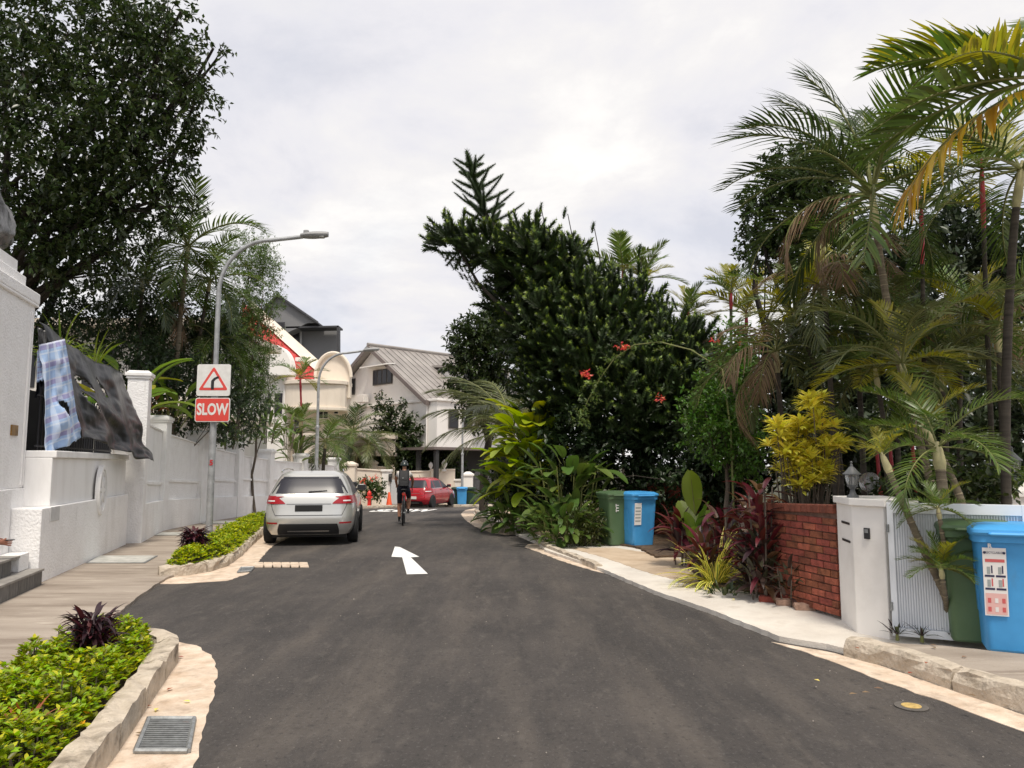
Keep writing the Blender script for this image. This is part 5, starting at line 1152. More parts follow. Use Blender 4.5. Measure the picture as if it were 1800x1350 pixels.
slab('ground_wall', [(500, 880), (612, 880), (612, 718), (500, 718)], YB - .3, YB + 3, M_CREAM)
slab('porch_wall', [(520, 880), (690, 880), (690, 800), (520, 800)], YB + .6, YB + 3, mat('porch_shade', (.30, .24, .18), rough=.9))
for px in (528, 600, 686): q = at(px, 840, YB - 2.0); MB().lathe([(.2, 0), (.16, .1), (.14, 2.1), (.2, 2.2)], (q.x, YB - 1.9, -.6), 14).build('porch_column', M_CREAM, hB, smooth=True)
def winB(px0, px1, py0, py1, nx, ny, Y=YB - .3, fr=M_WFW, archy=0):
    a, b_ = at(px0, py0, Y), at(px1, py1, Y)
    w = MB().box(((a.x + b_.x) / 2, Y - .03, (a.z + b_.z) / 2), (b_.x - a.x, .06, a.z - b_.z)).build('window', fr, hB)
    for i in range(nx):
        for j in range(ny):
            x0 = a.x + (b_.x - a.x) * (i + .1) / nx; x1 = a.x + (b_.x - a.x) * (i + .9) / nx; z0 = b_.z + (a.z - b_.z) * (j + .08) / ny; z1 = b_.z + (a.z - b_.z) * (j + .92) / ny
            MB().box(((x0 + x1) / 2, Y - .07, (z0 + z1) / 2), (x1 - x0, .02, z1 - z0)).build('pane', M_WIN, w)
winB(561, 577, 698, 736, 2, 3); winB(588, 595, 703, 728, 1, 2); winB(517, 530, 735, 765, 1, 2)
winB(463, 478, 690, 730, 1, 2, YB - 1.0); winB(482, 498, 690, 730, 1, 2, YB - 1.0)
MB().tube([at(500, 815, YB - 1.1), at(500, 615, YB - 1.1)], .07, 8).build('downpipe', M_WFW, hB)

# dark modern house behind
hC = thing('dark_modern_house', 'modern house with dark pitched roof and framed grey upper storey box', 'house', (at(530, 600, 61).x, 61, -.8))
M_DKG = mat('dark_cladding', (.045, .045, .05), rough=.6, var=.2); M_SOF = mat('grey_soffit', (.20, .20, .205), rough=.8); M_WALLG = mat('grey_wall', (.42, .42, .42), rough=.8)
def C_(px, py, Y=60.0): return at(px, py, Y)
MB().prism([C_(466, 545), C_(487, 519), C_(555, 567), C_(540, 568), C_(505, 585), C_(466, 560)], (0, 3.5, 0)).build('gable', M_SOF, hC)
MB().tube([C_(462, 545, 59.76), C_(487, 518, 59.76), C_(558, 567, 59.76)], .13, 4).build('roof_edge', M_DKG, hC)
MB().prism([C_(487, 516, 59.64), C_(559, 566, 59.64), C_(559, 569, 59.64), C_(487, 520, 59.64)], (0, 6, 0)).build('roof', M_DKG, hC); MB().prism([C_(487, 516, 59.64), C_(462, 544, 59.64), C_(462, 548, 59.64), C_(487, 520, 59.64)], (0, 6, 0)).build('roof', M_DKG, hC)
MB().prism([C_(470, 640, 64), C_(575, 640, 64), C_(575, 578, 64), C_(470, 560, 64)], (0, 4, 0)).build('rear_wall', M_SOF, hC)
MB().prism([C_(502, 574), C_(595, 572), C_(595, 575), C_(502, 577)], (0, 1.6, 0)).build('box_roof', M_DKG, hC); MB().prism([C_(592, 573), C_(596, 573), C_(596, 648), C_(592, 648)], (0, .5, 0)).build('box_side', M_DKG, hC)
MB().prism([C_(530, 648, 61.8), C_(592, 648, 61.8), C_(592, 577, 61.8), C_(530, 577, 61.8)], (0, .3, 0)).build('box_wall', M_SOF, hC)
o = MB().prism([C_(507, 612, 61.5), C_(527, 612, 61.5), C_(527, 578, 61.5), C_(507, 578, 61.5)], (0, .1, 0)).build('window', M_WFR, hC); MB().prism([C_(509, 610, 61.44), C_(525, 610, 61.44), C_(525, 580, 61.44), C_(509, 580, 61.44)], (0, .04, 0)).build('pane', M_WIN, o)
MB().prism([C_(527, 640, 61.4), C_(530, 640, 61.4), C_(530, 576, 61.4), C_(527, 576, 61.4)], (0, .2, 0)).build('mullion', M_WALLG, hC)
MB().prism([C_(470, 900, 61.9), C_(590, 900, 61.9), C_(590, 640, 61.9), C_(470, 640, 61.9)], (0, 7, 0)).build('lower_storeys', M_WALLG, hC)
o = MB().prism([C_(480, 590, 59.88), C_(500, 590, 59.88), C_(500, 566, 59.88), C_(480, 566, 59.88)], (0, .1, 0)).build('window', M_DKG, hC)
MB().prism([C_(482, 588, 59.82), C_(498, 588, 59.82), C_(498, 568, 59.82), C_(482, 568, 59.82)], (0, .03, 0)).build('pane', M_WIN, o)

# pale house glimpsed through the planting on the left
hD = thing('screened_house', 'pale house with balustrade glimpsed through the left hand planting', 'house', (-16, 28, 0))
MB().box((-15.5, 30, 3.2), (10, 6, 6.4)).build('wall', M_CREAMW, hD); MB().box((-15.5, 29.6, 3.3), (10.6, 6.4, .18)).build('floor_band', M_CREAM, hD); MB().box((-15.5, 29.5, 6.5), (11, 7, .25)).build('eave', M_CREAM, hD)
for x in (-19, -16.8, -14.6, -12.4):
    for z in (1.9, 5.0):
        w = MB().box((x, 26.97, z), (1.3, .06, 1.6)).build('window', M_WFW, hD); MB().box((x - .31, 26.93, z), (.54, .03, 1.4)).build('pane', M_WIN, w); MB().box((x + .31, 26.93, z), (.54, .03, 1.4)).build('pane', M_WIN, w)
for x in np.arange(-20.4, -10.6, .3): MB().lathe([(.05, 0), (.09, .2), (.04, .45), (.06, .6)], (x, 26.6, 3.4), 8).build('baluster', M_CREAMW, hD)
MB().box((-15.5, 26.6, 4.06), (10, .2, .12)).build('handrail', M_CREAMW, hD)
# ================================================================== vegetation builders
def nrmz(a): return a / np.maximum(1e-9, np.linalg.norm(a, axis=-1, keepdims=True))
def frames(D, U, S):
    Y = nrmz(D); X = nrmz(np.cross(Y, U)); Z = np.cross(X, Y)
    return np.stack([X, Y, Z], axis=2) * S[:, None, None]
def scatter(base_v, base_f, Rm, P):
    bv = np.asarray(base_v, float); bf = np.asarray(base_f)
    V = np.einsum('nij,kj->nki', Rm, bv) + P[:, None, :]
    Fc = bf[None] + (np.arange(len(P)) * len(bv))[:, None, None]
    return V.reshape(-1, 3), Fc.reshape(-1, bf.shape[1])
LEAF2 = ([(0, 0, 0), (.24, .45, .07), (0, 1, -.08), (-.24, .45, .07)], [(0, 1, 2), (0, 2, 3)])
LEAFN = ([(0, 0, 0), (.13, .4, .04), (0, 1, -.12), (-.13, .4, .04)], [(0, 1, 2), (0, 2, 3)])
LEAF4 = ([(0, 0, 0), (.2, .3, .06), (.22, .6, .05), (0, 1, -.12), (-.22, .6, .05), (-.2, .3, .06), (0, .5, -.02)], [(0, 1, 6), (1, 2, 6), (2, 3, 6), (3, 4, 6), (4, 5, 6), (5, 0, 6)])
def rdir(n, r=None):
    r = r or rng; a = r.normal(size=(n, 3)); return nrmz(a)
def lobe_pts(lobes, n, shell=.55):
    C = np.array([l[0] for l in lobes], float); Rd = np.array([l[1] for l in lobes], float)
    w = (Rd.prod(axis=1)) ** (2 / 3); w /= w.sum(); k = rng.choice(len(lobes), n, p=w)
    d = rdir(n); r = shell + (1 - shell) * rng.random(n) ** .7
    return C[k] + d * r[:, None] * Rd[k], d
def leaf_mass(name, lobes, n, per, twig, size, m, parent=None, shell=.5, base=LEAF2, upb=.15, grav=.25, spread=.35):
    c, d = lobe_pts(lobes, n, shell)
    tw = nrmz(d + .7 * rdir(n) + np.array([0, 0, upb]))
    c = np.repeat(c, per, 0); tw = np.repeat(tw, per, 0); N_ = n * per; t_ = rng.random(N_)
    P = c + tw * (t_ * twig)[:, None] + rdir(N_) * twig * .12
    D = nrmz(tw * .55 + rdir(N_) - np.array([0, 0, grav])); U = nrmz(np.array([0, 0, 1.0]) + spread * 2 * rdir(N_))
    V, Fc = scatter(*base, frames(D, U, size * (.65 + .7 * rng.random(N_))), P)
    return link(name, npmesh(name, V, Fc, m), parent)
def lobe(px, py, Y, rpx, ry=None, rz=None): 
    k = Y / F; rx = rpx * k; return (tuple(at(px, py, Y)), (rx, ry if ry else rx, (rz * k) if rz else rx))
M_BARK = mat('bark', (.09, .07, .055), rough=.95, c2=(.17, .14, .11), scale=6, bump=.9, bscale=18, stretch=(1, 1, .3))
M_BARKD = mat('dark_bark', (.035, .028, .022), rough=.95, var=.4, scale=6, bump=.8, bscale=18)
def bend(a, b, k=5, amp=.12):
    a, b = Vector(a), Vector(b); L = (b - a).length; off = Vector(rdir(1)[0]) * L * amp; off.z = abs(off.z) * .5
    return [a.lerp(b, i / k) + off * math.sin(math.pi * i / k) + (Vector(rdir(1)[0]) * L * .02 if 0 < i < k else Vector()) for i in range(k + 1)]
def tree(name, label, base, top, r0, lobes, n, per, twig, size, m, cat='tree', bark=M_BARK, shell=.45, group=None, leaf=LEAF2, limbs=True, grav=.25, sub=2):
    base = Vector(base); top = Vector(top); t_ = thing(name, label, cat, base, 0, group)
    b = MB(); tp = bend(base, top, 6, .05); b.tube(tp, list(np.linspace(r0, r0 * .55, 7)), 10)
    if limbs:
        for c, rd in lobes:
            st_ = tp[random.choice((3, 4, 5, 6))]; e_ = Vector(c); pts = bend(st_, e_, 5, .14); b.tube(pts, list(np.linspace(r0 * .42, r0 * .10, 6)), 6)
            for _ in range(sub):
                s2 = pts[random.choice((2, 3, 4))]; e2 = e_ + Vector([rdir(1)[0][i] * rd[i] * .85 for i in range(3)]); b.tube(bend(s2, e2, 4, .15), list(np.linspace(r0 * .16, r0 * .03, 5)), 5)
    b.build('trunk', bark, t_, smooth=True)
    leaf_mass('crown', lobes, n, per, twig, size, m, t_, shell, leaf, grav=grav)
    return t_
# pinnate palm frond ------------------------------------------------
M_RACH = mat('frond_stalk', (.16, .17, .05), rough=.6, var=.2)
def frond_mesh(L=1.8, n=30, ll=.5, lw=.035, arch=1.3, fwd=(25, 60), droop=.35, vee=.25, bare=.14, m=None, seed=0, gap=.0, ragged=.1):
    rr = random.Random(seed); V = []; Fc = []; mi = []
    K = 14; pts = []; p = Vector((0, 0, 0)); phi = 0
    pts.append(p.copy()); tang = []
    for i in range(K):
        t_ = (i + .5) / K; a = -arch * t_ ** 1.35; d = Vector((rr.uniform(-.02, .02), math.cos(a), math.sin(a))); tang.append(d); p = p + d * (L / K); pts.append(p.copy())
    tang.append(tang[-1])
    # rachis
    b = MB(); b.tube(pts, [.018 * L / 1.8 * (1 - .85 * i / K) + .003 for i in range(K + 1)], 5); V += [Vector(q) for q in b.v]
    quads = [f for f in b.f if len(f) == 4]; Fc += quads; mi += [1] * len(quads)
    def on(t_): f = t_ * K; i = min(K - 1, int(f)); return pts[i].lerp(pts[i + 1], f - i), tang[i]
    for i in range(n):
        t_ = bare + (1 - bare) * (i + .5) / n; pr = math.sin(math.pi * (.16 + .80 * (t_ - bare) / (1 - bare))) ** .65
        for s in (-1, 1):
            if rr.random() < gap: continue
            o, T = on(min(.995, t_ + rr.uniform(-.006, .006))); Nn = Vector((0, -T.z, T.y)); X = Vector((s, 0, 0))
            f = R(fwd[0] + (fwd[1] - fwd[0]) * t_ + rr.uniform(-8, 8)); d = (X * math.cos(f) + T * math.sin(f) + Nn * (vee + rr.uniform(-.08, .08))).normalized()
            le = ll * pr * rr.uniform(1 - ragged, 1 + ragged); w = d.cross(Nn); w = w.normalized() if w.length > 1e-4 else T
            w = (w + Nn * rr.uniform(-.3, .3)).normalized(); dr = droop * rr.uniform(.7, 1.3); base = len(V)
            for u, ww in ((0, .45), (.3, 1), (.65, .8), (1, .06)):
                q = o + d * (le * u) + Vector((0, -.0, -1)) * (dr * le * u * u); V += [q - w * lw * ww * .5, q + w * lw * ww * .5]
            for k in range(3): Fc.append((base + 2 * k, base + 2 * k + 1, base + 2 * k + 3, base + 2 * k + 2)); mi.append(0)
    return npmesh('frond', np.array([tuple(v) for v in V]), np.array(Fc), [m, M_RACH], mi)
def put(name, me, parent, org, az_, el, sc=1.0, roll=0.0):
    """local +Y of the mesh points to azimuth az_ (deg, 0 = +Y, clockwise) at elevation el (deg)"""
    o = bpy.data.objects.new(name, me); col.objects.link(o); o.parent = parent
    Mx = Matrix.Rotation(-R(az_), 4, 'Z') @ Matrix.Rotation(R(el), 4, 'X') @ Matrix.Rotation(R(roll), 4, 'Y')
    o.rotation_euler = Mx.to_euler(); o.location = Vector(org) - parent.location; o.scale = (sc, sc, sc); return o
LG = leafmat('palm_green', (.095, .145, .028), trans=.25, rough=.38); LD = leafmat('palm_dark', (.048, .074, .022), trans=.2, rough=.35); LY = leafmat('palm_yellow_green', (.26, .25, .03), trans=.35); LB = leafmat('palm_dead', (.21, .14, .08), trans=.2, rough=.8); LGREY = leafmat('palm_grey_green', (.125, .145, .055), trans=.25, rough=.4)
LO = leafmat('palm_golden', (.42, .27, .04), trans=.35)
FR = {}
def fr(kind, k):
    key = (kind, k)
    if key not in FR:
        P = dict(areca=dict(L=1.9, n=34, ll=.50, lw=.030, arch=1.35, droop=.30, vee=.42, m=LG), arecad=dict(L=1.9, n=34, ll=.50, lw=.030, arch=1.35, droop=.30, vee=.42, m=LD), arecag=dict(L=1.9, n=34, ll=.52, lw=.030, arch=1.45, droop=.38, vee=.38, m=LGREY),
                 wide=dict(L=2.0, n=26, ll=.66, lw=.062, arch=.75, fwd=(30, 55), droop=.22, vee=.3, m=LG), widey=dict(L=2.0, n=26, ll=.66, lw=.062, arch=.8, fwd=(30, 55), droop=.25, vee=.3, m=LY), wideo=dict(L=2.0, n=26, ll=.60, lw=.06, arch=.9, fwd=(30, 55), droop=.5, vee=.1, m=LO),
                 dead=dict(L=1.7, n=30, ll=.45, lw=.028, arch=2.1, droop=.8, vee=-.1, m=LB, ragged=.3), coco=dict(L=2.6, n=60, ll=.62, lw=.026, arch=1.2, droop=.75, vee=.15, m=LGREY), stiff=dict(L=1.4, n=26, ll=.42, lw=.034, arch=.9, droop=.2, vee=.45, m=LG), stiffy=dict(L=1.4, n=26, ll=.42, lw=.034, arch=.9, droop=.25, vee=.45, m=LY),
                 plume=dict(L=1.6, n=34, ll=.55, lw=.024, arch=.7, fwd=(35, 65), droop=.55, vee=.35, m=LD), ragged=dict(L=1.7, n=30, ll=.55, lw=.022, arch=1.2, droop=.8, vee=.5, m=LD, gap=.1))[kind]
        FR[key] = frond_mesh(seed=hash(kind) % 97 * 0 + len(FR) * 13 + k, **P)
    return FR[key]
M_PTRUNK = mat('palm_trunk', (.20, .165, .11), rough=.85, c2=(.11, .085, .06), scale=5, bump=.4, bscale=25, stretch=(.4, .4, 5)); M_PDARK = mat('palm_trunk_dark', (.06, .05, .04), rough=.9, var=.4, scale=5, stretch=(.4, .4, 5)); M_SHAFT = mat('crownshaft', (.42, .38, .20), rough=.6, var=.25, scale=5); M_RSHAFT = mat('red_crownshaft', (.32, .02, .03), rough=.5, var=.2)
M_RING = mat('trunk_ring', (.25, .205, .14), rough=.9, var=.5, scale=9)
def palm(label, path, r, n, kinds, el=(-10, 75), sc=1.0, shaft=M_SHAFT, trunk=M_PTRUNK, shaft_len=.35, group='palms', rings=True, name='palm_tree', azr=None, extra=(), el_off=0, jit=14):
    path = [Vector(p) for p in path]; t_ = thing(name, label, 'palm', path[0], 0, group)
    P = []
    for i in range(len(path) - 1):
        for q in range(4): P.append(path[i].lerp(path[i + 1], q / 4))
    P.append(path[-1])
    # smooth the path
    for _ in range(2): P = [P[0]] + [(P[i - 1] + P[i] * 2 + P[i + 1]) / 4 for i in range(1, len(P) - 1)] + [P[-1]]
    b = MB(); b.tube(P, [r * (1.15 - .35 * i / (len(P) - 1)) for i in range(len(P))], 10); b.build('trunk', trunk, t_, smooth=True)
    L = sum((P[i + 1] - P[i]).length for i in range(len(P) - 1))
    if rings and trunk is not M_PDARK:
        acc = 0; step = max(.07, L / 40); nxt = step; rg = MB()
        for i in range(len(P) - 1):
            seg = (P[i + 1] - P[i]).length; d = (P[i + 1] - P[i]).normalized()
            while nxt < acc + seg:
                q = P[i].lerp(P[i + 1], (nxt - acc) / seg); rad = r * (1.15 - .35 * nxt / L) + .004; rg.tube([q - d * .006, q + d * .006], rad, 10, False); nxt += step * random.uniform(.7, 1.35)
            acc += seg
        rg.build('trunk_rings', M_RING, t_)['kind'] = 'stuff'
    top = P[-1]; d = (P[-1] - P[-3]).normalized()
    if shaft_len: MB().tube([top - d * shaft_len * .6, top - d * shaft_len * .3, top + d * shaft_len * .2, top + d * shaft_len * .5], [r * .85, r * 1.1, r * .8, r * .3], 10).build('crownshaft', shaft, t_, smooth=True)
    for i in range(n):
        u = (i + .5) / n; az_ = (i * 137.5 + random.uniform(-jit, jit)) % 360
        if azr: az_ = azr[0] + (azr[1] - azr[0]) * ((i * .618 + .1) % 1)
        e_ = el[1] + (el[0] - el[1]) * u ** .8 + random.uniform(-6, 6)
        put('frond', fr(random.choice(kinds), random.randrange(2)), t_, top + d * shaft_len * .3, az_, e_, sc * random.uniform(.85, 1.1), random.uniform(-15, 15))
    for kd, az_, e_, s_ in extra: put('frond', fr(kd, 0), t_, top + d * shaft_len * .2, az_, e_, s_, random.uniform(-10, 10))
    return t_
# big paddle leaf ----------------------------------------------------
def paddle_mesh(nm, L, W, arch, m, stalk=.25, fold=.25, wavy=.03, seed=0):
    rr = random.Random(seed); b = MB(); K = 9; rows = []; p = Vector((0, 0, 0)); mid = []
    for i in range(K + 1):
        t_ = i / K; a = -arch * max(0, t_ - .15) ** 1.2; mid.append((p.copy(), a)); p = p + Vector((0, math.cos(a), math.sin(a))) * (L / K)
    for i, (q, a) in enumerate(mid):
        t_ = i / K; w = 0 if t_ < stalk else math.sin(math.pi * min(1, ((t_ - stalk) / (1 - stalk)) * .93 + .05)) ** .6
        hw = W / 2 * w + .006; row = []
        for f in (-1, -.5, 0, .5, 1): row.append(q + Vector((f * hw, 0, 0)) + Vector((0, -math.sin(a), math.cos(a))) * (abs(f) * hw * fold + (rr.uniform(-wavy, wavy) * W if abs(f) == 1 else 0)))
        rows.append(row)
    b.grid(rows); b.cur = 1; b.tube([q + Vector((0, 0, -.004)) for q, a in mid[:8]], [.012 * L] * 4 + [.006 * L] * 4, 5, False)
    me = b.mesh(nm, [m, M_RACH], False); me.polygons.foreach_set('use_smooth', [True] * len(me.polygons)); return me
def clump(name, label, base, meshes, n, el=(20, 85), sc=1.0, rad=.2, az0=0, azw=360, cat='plant', group=None, hgt=(0, 0), nm='leaf', stem=None):
    t_ = thing(name, label, cat, base, 0, group); base = Vector(base)
    stems = []
    for i in range(n):
        u = (i + .5) / n; az_ = az0 + azw * ((i * .618034 + random.uniform(-.04, .04)) % 1 - .5)
        rr = rad * math.sqrt(random.random()); h = hgt[0] + (hgt[1] - hgt[0]) * u
        o = base + Vector((math.sin(R(az_)) * rr, math.cos(R(az_)) * rr, h)); e_ = el[1] + (el[0] - el[1]) * random.random() if hgt[1] else el[1] + (el[0] - el[1]) * u
        put(nm, random.choice(meshes), t_, o, az_, e_ + random.uniform(-7, 7), sc * random.uniform(.8, 1.15), random.uniform(-18, 18)); stems.append(o)
    if stem:
        for k in range(stem[0]):
            a = k * 2.4; q = base + Vector((math.cos(a), math.sin(a), 0)) * rad * .5; MB().tube([q - Vector((0, 0, .03)), q + Vector((math.cos(a) * rad * .4, math.sin(a) * rad * .4, hgt[1] * random.uniform(.8, 1.05) + .02))], [stem[1], stem[1] * .6], 6).build('stem', stem[2], t_)
    else: MB().tube([base - Vector((0, 0, .06)), base + Vector((0, 0, .06))], [.022 * sc, .012 * sc], 6).build('stem', M_RACH, t_)
    return t_
def strap_mesh(nm, L, w, arch, m, m2=None):
    b = MB(); K = 6; p = Vector((0, 0, 0)); rows = []
    for i in range(K + 1):
        t_ = i / K; a = -arch * t_ ** 1.4; ww = w * (.6 + 1.1 * t_ - 1.68 * t_ * t_) if t_ < 1 else .003; ww = max(ww, .002)
        rows.append([p + Vector((f * ww, 0, abs(f) * ww * .35)) for f in ((-.5, -.22, .22, .5) if m2 else (-.5, 0, .5))]); p = p + Vector((0, math.cos(a), math.sin(a))) * (L / K)
    b.grid(rows)
    if m2: b.m = [1 if i % 3 == 1 else 0 for i in range(len(b.f))]
    me = b.mesh(nm, [m, m2] if m2 else m, False); me.polygons.foreach_set('use_smooth', [True] * len(me.polygons)); return me
# ================================================================== planting: left side
GREENH = leafmat('hedge_leaf', (.30, .37, .012), trans=.35, island=.7, hue=.045, rough=.4); DKL = leafmat('dark_leaf', (.036, .056, .016), trans=.2, island=.6, rough=.33, hue=.03); MIDL = leafmat('mid_leaf', (.055, .095, .02), trans=.25, island=.5); LTL = leafmat('light_leaf', (.12, .17, .04), trans=.3, island=.45); FEATH = leafmat('feather_leaf', (.11, .17, .04), trans=.3, island=.5)
YEL = leafmat('yellow_leaf', (.80, .74, .13), trans=.3, island=.3, hue=.02); PURP = leafmat('purple_leaf', (.03, .012, .016), trans=.15, island=.4); REDL = leafmat('red_leaf', (.11, .018, .022), trans=.2, island=.4); BAN = leafmat('banana_leaf', (.14, .22, .03), trans=.35); GING = leafmat('ginger_leaf', (.34, .40, .02), trans=.35, hue=.03); GINGD = leafmat('ginger_dark_leaf', (.09, .15, .03), trans=.25); RUST = leafmat('rust_leaf', (.30, .09, .04), trans=.25)
PINK = leafmat('pink_petal', (.75, .14, .10), trans=.3, hue=.02); YFLOW = leafmat('yellow_petal', (.85, .48, .02), trans=.2); PYEL = leafmat('pale_yellow_leaf', (.85, .76, .18), trans=.25); STRG = leafmat('strap_green', (.16, .22, .03), trans=.25)
def hedge(name, label, poly, z0, h, n, size, per=6, m=None):
    t_ = thing(name, label, 'hedge', (sum(p[0] for p in poly) / len(poly), sum(p[1] for p in poly) / len(poly), z0))
    so = sheet('soil', poly, z0 + .02, M_SOIL, .06, parent=t_, struct=False)
    xs = [p[0] for p in poly]; ys = [p[1] for p in poly]; P = []
    def inside(x, y):
        c = False; k = len(poly)
        for i in range(k):
            a, b = poly[i], poly[i - 1]
            if (a[1] > y) != (b[1] > y) and x < (b[0] - a[0]) * (y - a[1]) / (b[1] - a[1]) + a[0]: c = not c
        return c
    def edge(x, y): return min((Vector((x, y)) - (Vector(poly[i - 1]) + (Vector(poly[i]) - Vector(poly[i - 1])) * max(0, min(1, (Vector((x, y)) - Vector(poly[i - 1])).dot(Vector(poly[i]) - Vector(poly[i - 1])) / (Vector(poly[i]) - Vector(poly[i - 1])).length_squared)))).length for i in range(len(poly)))
    while len(P) < n:
        x, y = random.uniform(min(xs), max(xs)), random.uniform(min(ys), max(ys))
        if inside(x, y):
            e_ = min(1, edge(x, y) / .10) ** .5; bump_ = max(.2, .74 + .5 * mnoise.noise(Vector((x * 3.4, y * 3.4, 0))) + .42 * mnoise.noise(Vector((x * 9, y * 9, 3))))
            top = h * e_ * bump_; P.append((x, y, z0 + .03 + prof(y) + top * (1 - .55 * random.random() ** 2.2)))
    P = np.array(P); st = MB()
    C = np.repeat(P, per, 0); N_ = len(C); a = np.tile(np.arange(per) * 2 * np.pi / per, n) + np.repeat(rng.random(n) * 6.28, per)
    D = np.stack([np.cos(a), np.sin(a), .25 + .75 * rng.random(N_)], 1) + .3 * rdir(N_); U = np.tile([0, 0, 1.0], (N_, 1)) + .4 * rdir(N_)
    V, Fc = scatter(*LEAF4, frames(D, U, size * (.6 + .6 * rng.random(N_))), C + rdir(N_) * .008)
    o = link('foliage', npmesh('foliage', V, Fc, m or GREENH), t_); o['kind'] = 'stuff'
    k = n // 3; idx = rng.choice(n, k); A_ = P[idx]; w = .004
    Vs = []; Fs = []
    for i, p in enumerate(A_): b = len(Vs); q = (p[0] + random.uniform(-.04, .04), p[1] + random.uniform(-.04, .04), z0 + prof(p[1])); Vs += [(p[0] - w, p[1], p[2]), (p[0] + w, p[1], p[2]), (q[0] + w, q[1], q[2]), (q[0] - w, q[1], q[2])]; Fs.append((b, b + 1, b + 2, b + 3))
    s_ = link('stems', npmesh('stems', np.array(Vs), np.array(Fs), M_BARK), t_); s_['kind'] = 'stuff'
    return t_, P
h1, P1 = hedge('ground_cover_hedge', 'bright yellow green hedge filling the nearer kerbed bed', [(-3.25, 6.72), (-3.02, 6.58), (-2.86, 6.25), (-2.58, 5.2), (-2.38, 4.4), (-2.13, 3.1), (-1.96, 2.2), (-2.9, 2.2), (-3.1, 3.6), (-3.28, 4.7), (-3.45, 5.6), (-3.6, 6.3), (-3.5, 6.68)], .07, .27, 4400, .052)
h2, P2 = hedge('ground_cover_hedge', 'bright green hedge filling the farther kerbed bed beside the silver car', [(-5.0, 11.2), (-4.75, 11.4), (-4.6, 11.85), (-4.58, 12.45), (-4.8, 13.7), (-5.14, 15.1), (-5.52, 16.8), (-6.3, 20), (-6.6, 21.5), (-6.8, 20), (-6.15, 16.8), (-5.5, 13.8), (-5.12, 12.0)], .07, .29, 4200, .058)
for i in range(26):
    p = P1[random.randrange(len(P1))]
    o = MB()
    for k in range(5): a = k * 1.257; o.prism([(0, 0, 0), (.011 * math.cos(a - .4), .011 * math.sin(a - .4), .004), (.02 * math.cos(a), .02 * math.sin(a), .008), (.011 * math.cos(a + .4), .011 * math.sin(a + .4), .004)], (0, 0, .001))
    f = o.build('flower', YFLOW, h1); f.location = Vector(p) + Vector((0, 0, .02)); f.matrix_parent_inverse = Matrix.Translation(-h1.location); f.rotation_euler = (random.uniform(-.6, .6), random.uniform(-.6, .6), 0)
CORD = [strap_mesh('leaf', .20, .055, .9, PURP), strap_mesh('leaf', .19, .05, 1.3, PURP), strap_mesh('leaf', .17, .05, .5, PURP), strap_mesh('leaf', .18, .06, .4, leafmat('maroon_leaf', (.09, .022, .03), trans=.2))]
clump('cordyline_plant', 'bushy dark purple cordyline rising from the nearer hedge', G(150, 1192, .1) + Vector((0, .05, .02)), CORD, 260, (-40, 65), .72, .12, hgt=(.16, .40), stem=(5, .012, M_BARKD))
clump('cordyline_plant', 'dark purple cordyline at the tip of the farther hedge', G(335, 985, .1) + Vector((0, .1, .0)), CORD, 220, (-35, 50), 1.0, .13, hgt=(.2, .46), stem=(5, .012, M_BARKD))
clump('cordyline_plant', 'small rusty cordyline seedling deep in the nearer hedge', G(42, 1290, .2), [strap_mesh('leaf', .2, .03, .6, RUST)], 12, (20, 85), 1.0, .04)

# large tree over the wall
BT = [lobe(120, 60, 17, 150, 2.0, 110), lobe(20, 130, 17, 130, 2.2), lobe(250, 120, 17, 95, 1.6), lobe(310, 170, 17, 62, 1.2, 70), lobe(120, 220, 16.5, 130, 2.0), lobe(240, 250, 17, 95, 1.6), lobe(300, 270, 17.3, 45, .9, 60), lobe(50, 300, 16.5, 110, 1.6, 80), lobe(180, 340, 17, 100, 1.5, 75), lobe(280, 350, 17.5, 65, 1.2), lobe(110, 400, 17, 90, 1.3, 55), lobe(200, 430, 17.5, 85, 1.2, 50), lobe(60, 450, 17, 70, 1.2, 40), lobe(150, 480, 18, 70, 1.0, 30), lobe(250, 40, 17, 75, 1.2, 60), lobe(375, 85, 17, 18, .4, 22), lobe(345, 110, 17, 26, .5), lobe(340, 185, 17, 30, .5), lobe(318, 20, 17, 22, .4), lobe(-120, 150, 18, 170, 2.2), lobe(-90, 350, 18, 130, 2.0), lobe(280, 90, 18.5, 70, 1.5)]
tree('shade_tree', 'large dark leaved tree spreading over the white wall', (-13.4, 19.5, 0), (-12.6, 18.5, 7.2), .30, BT, 2700, 15, .44, .15, DKL, shell=.15, bark=M_BARKD)
# palms and feathery tree behind the wall
def pp(*l): return [at(a, b, Y) for a, b, Y in l]
def based(px, Y, *rest): q = at(px, 800, Y); return [Vector((q.x, Y, prof(Y)))] + pp(*rest)
palm('tall palm with dense dark crown beside the large shade tree', based(300, 20.5, (312, 600, 20.5), (330, 440, 20.5)), .07, 20, ['areca', 'areca', 'stiff'], (-35, 85), 1.25, group='palms behind the white wall')
palm('slender palm with thin trunk behind the large banana leaves', based(240, 20.0, (245, 600, 20), (250, 500, 20)), .055, 15, ['arecad', 'areca'], (-30, 80), 1.0, group='palms behind the white wall', trunk=M_PDARK)
palm('shorter palm leaning towards the lamp post arm', based(330, 21.5, (345, 620, 21.5), (368, 500, 21.5)), .055, 16, ['arecad', 'areca', 'areca'], (-30, 80), 1.0, group='palms behind the white wall', trunk=M_PDARK)
palm('small palm growing low behind the warning sign', based(370, 22, (372, 680, 22), (376, 600, 22)), .05, 12, ['arecad', 'areca'], (-30, 75), .8, group='palms behind the white wall')
palm('thin palm with drooping crown below the shade tree', based(275, 21, (285, 640, 21), (292, 560, 21)), .05, 10, ['arecad', 'dead', 'arecad'], (-40, 70), .8, group='palms behind the white wall', trunk=M_PDARK)
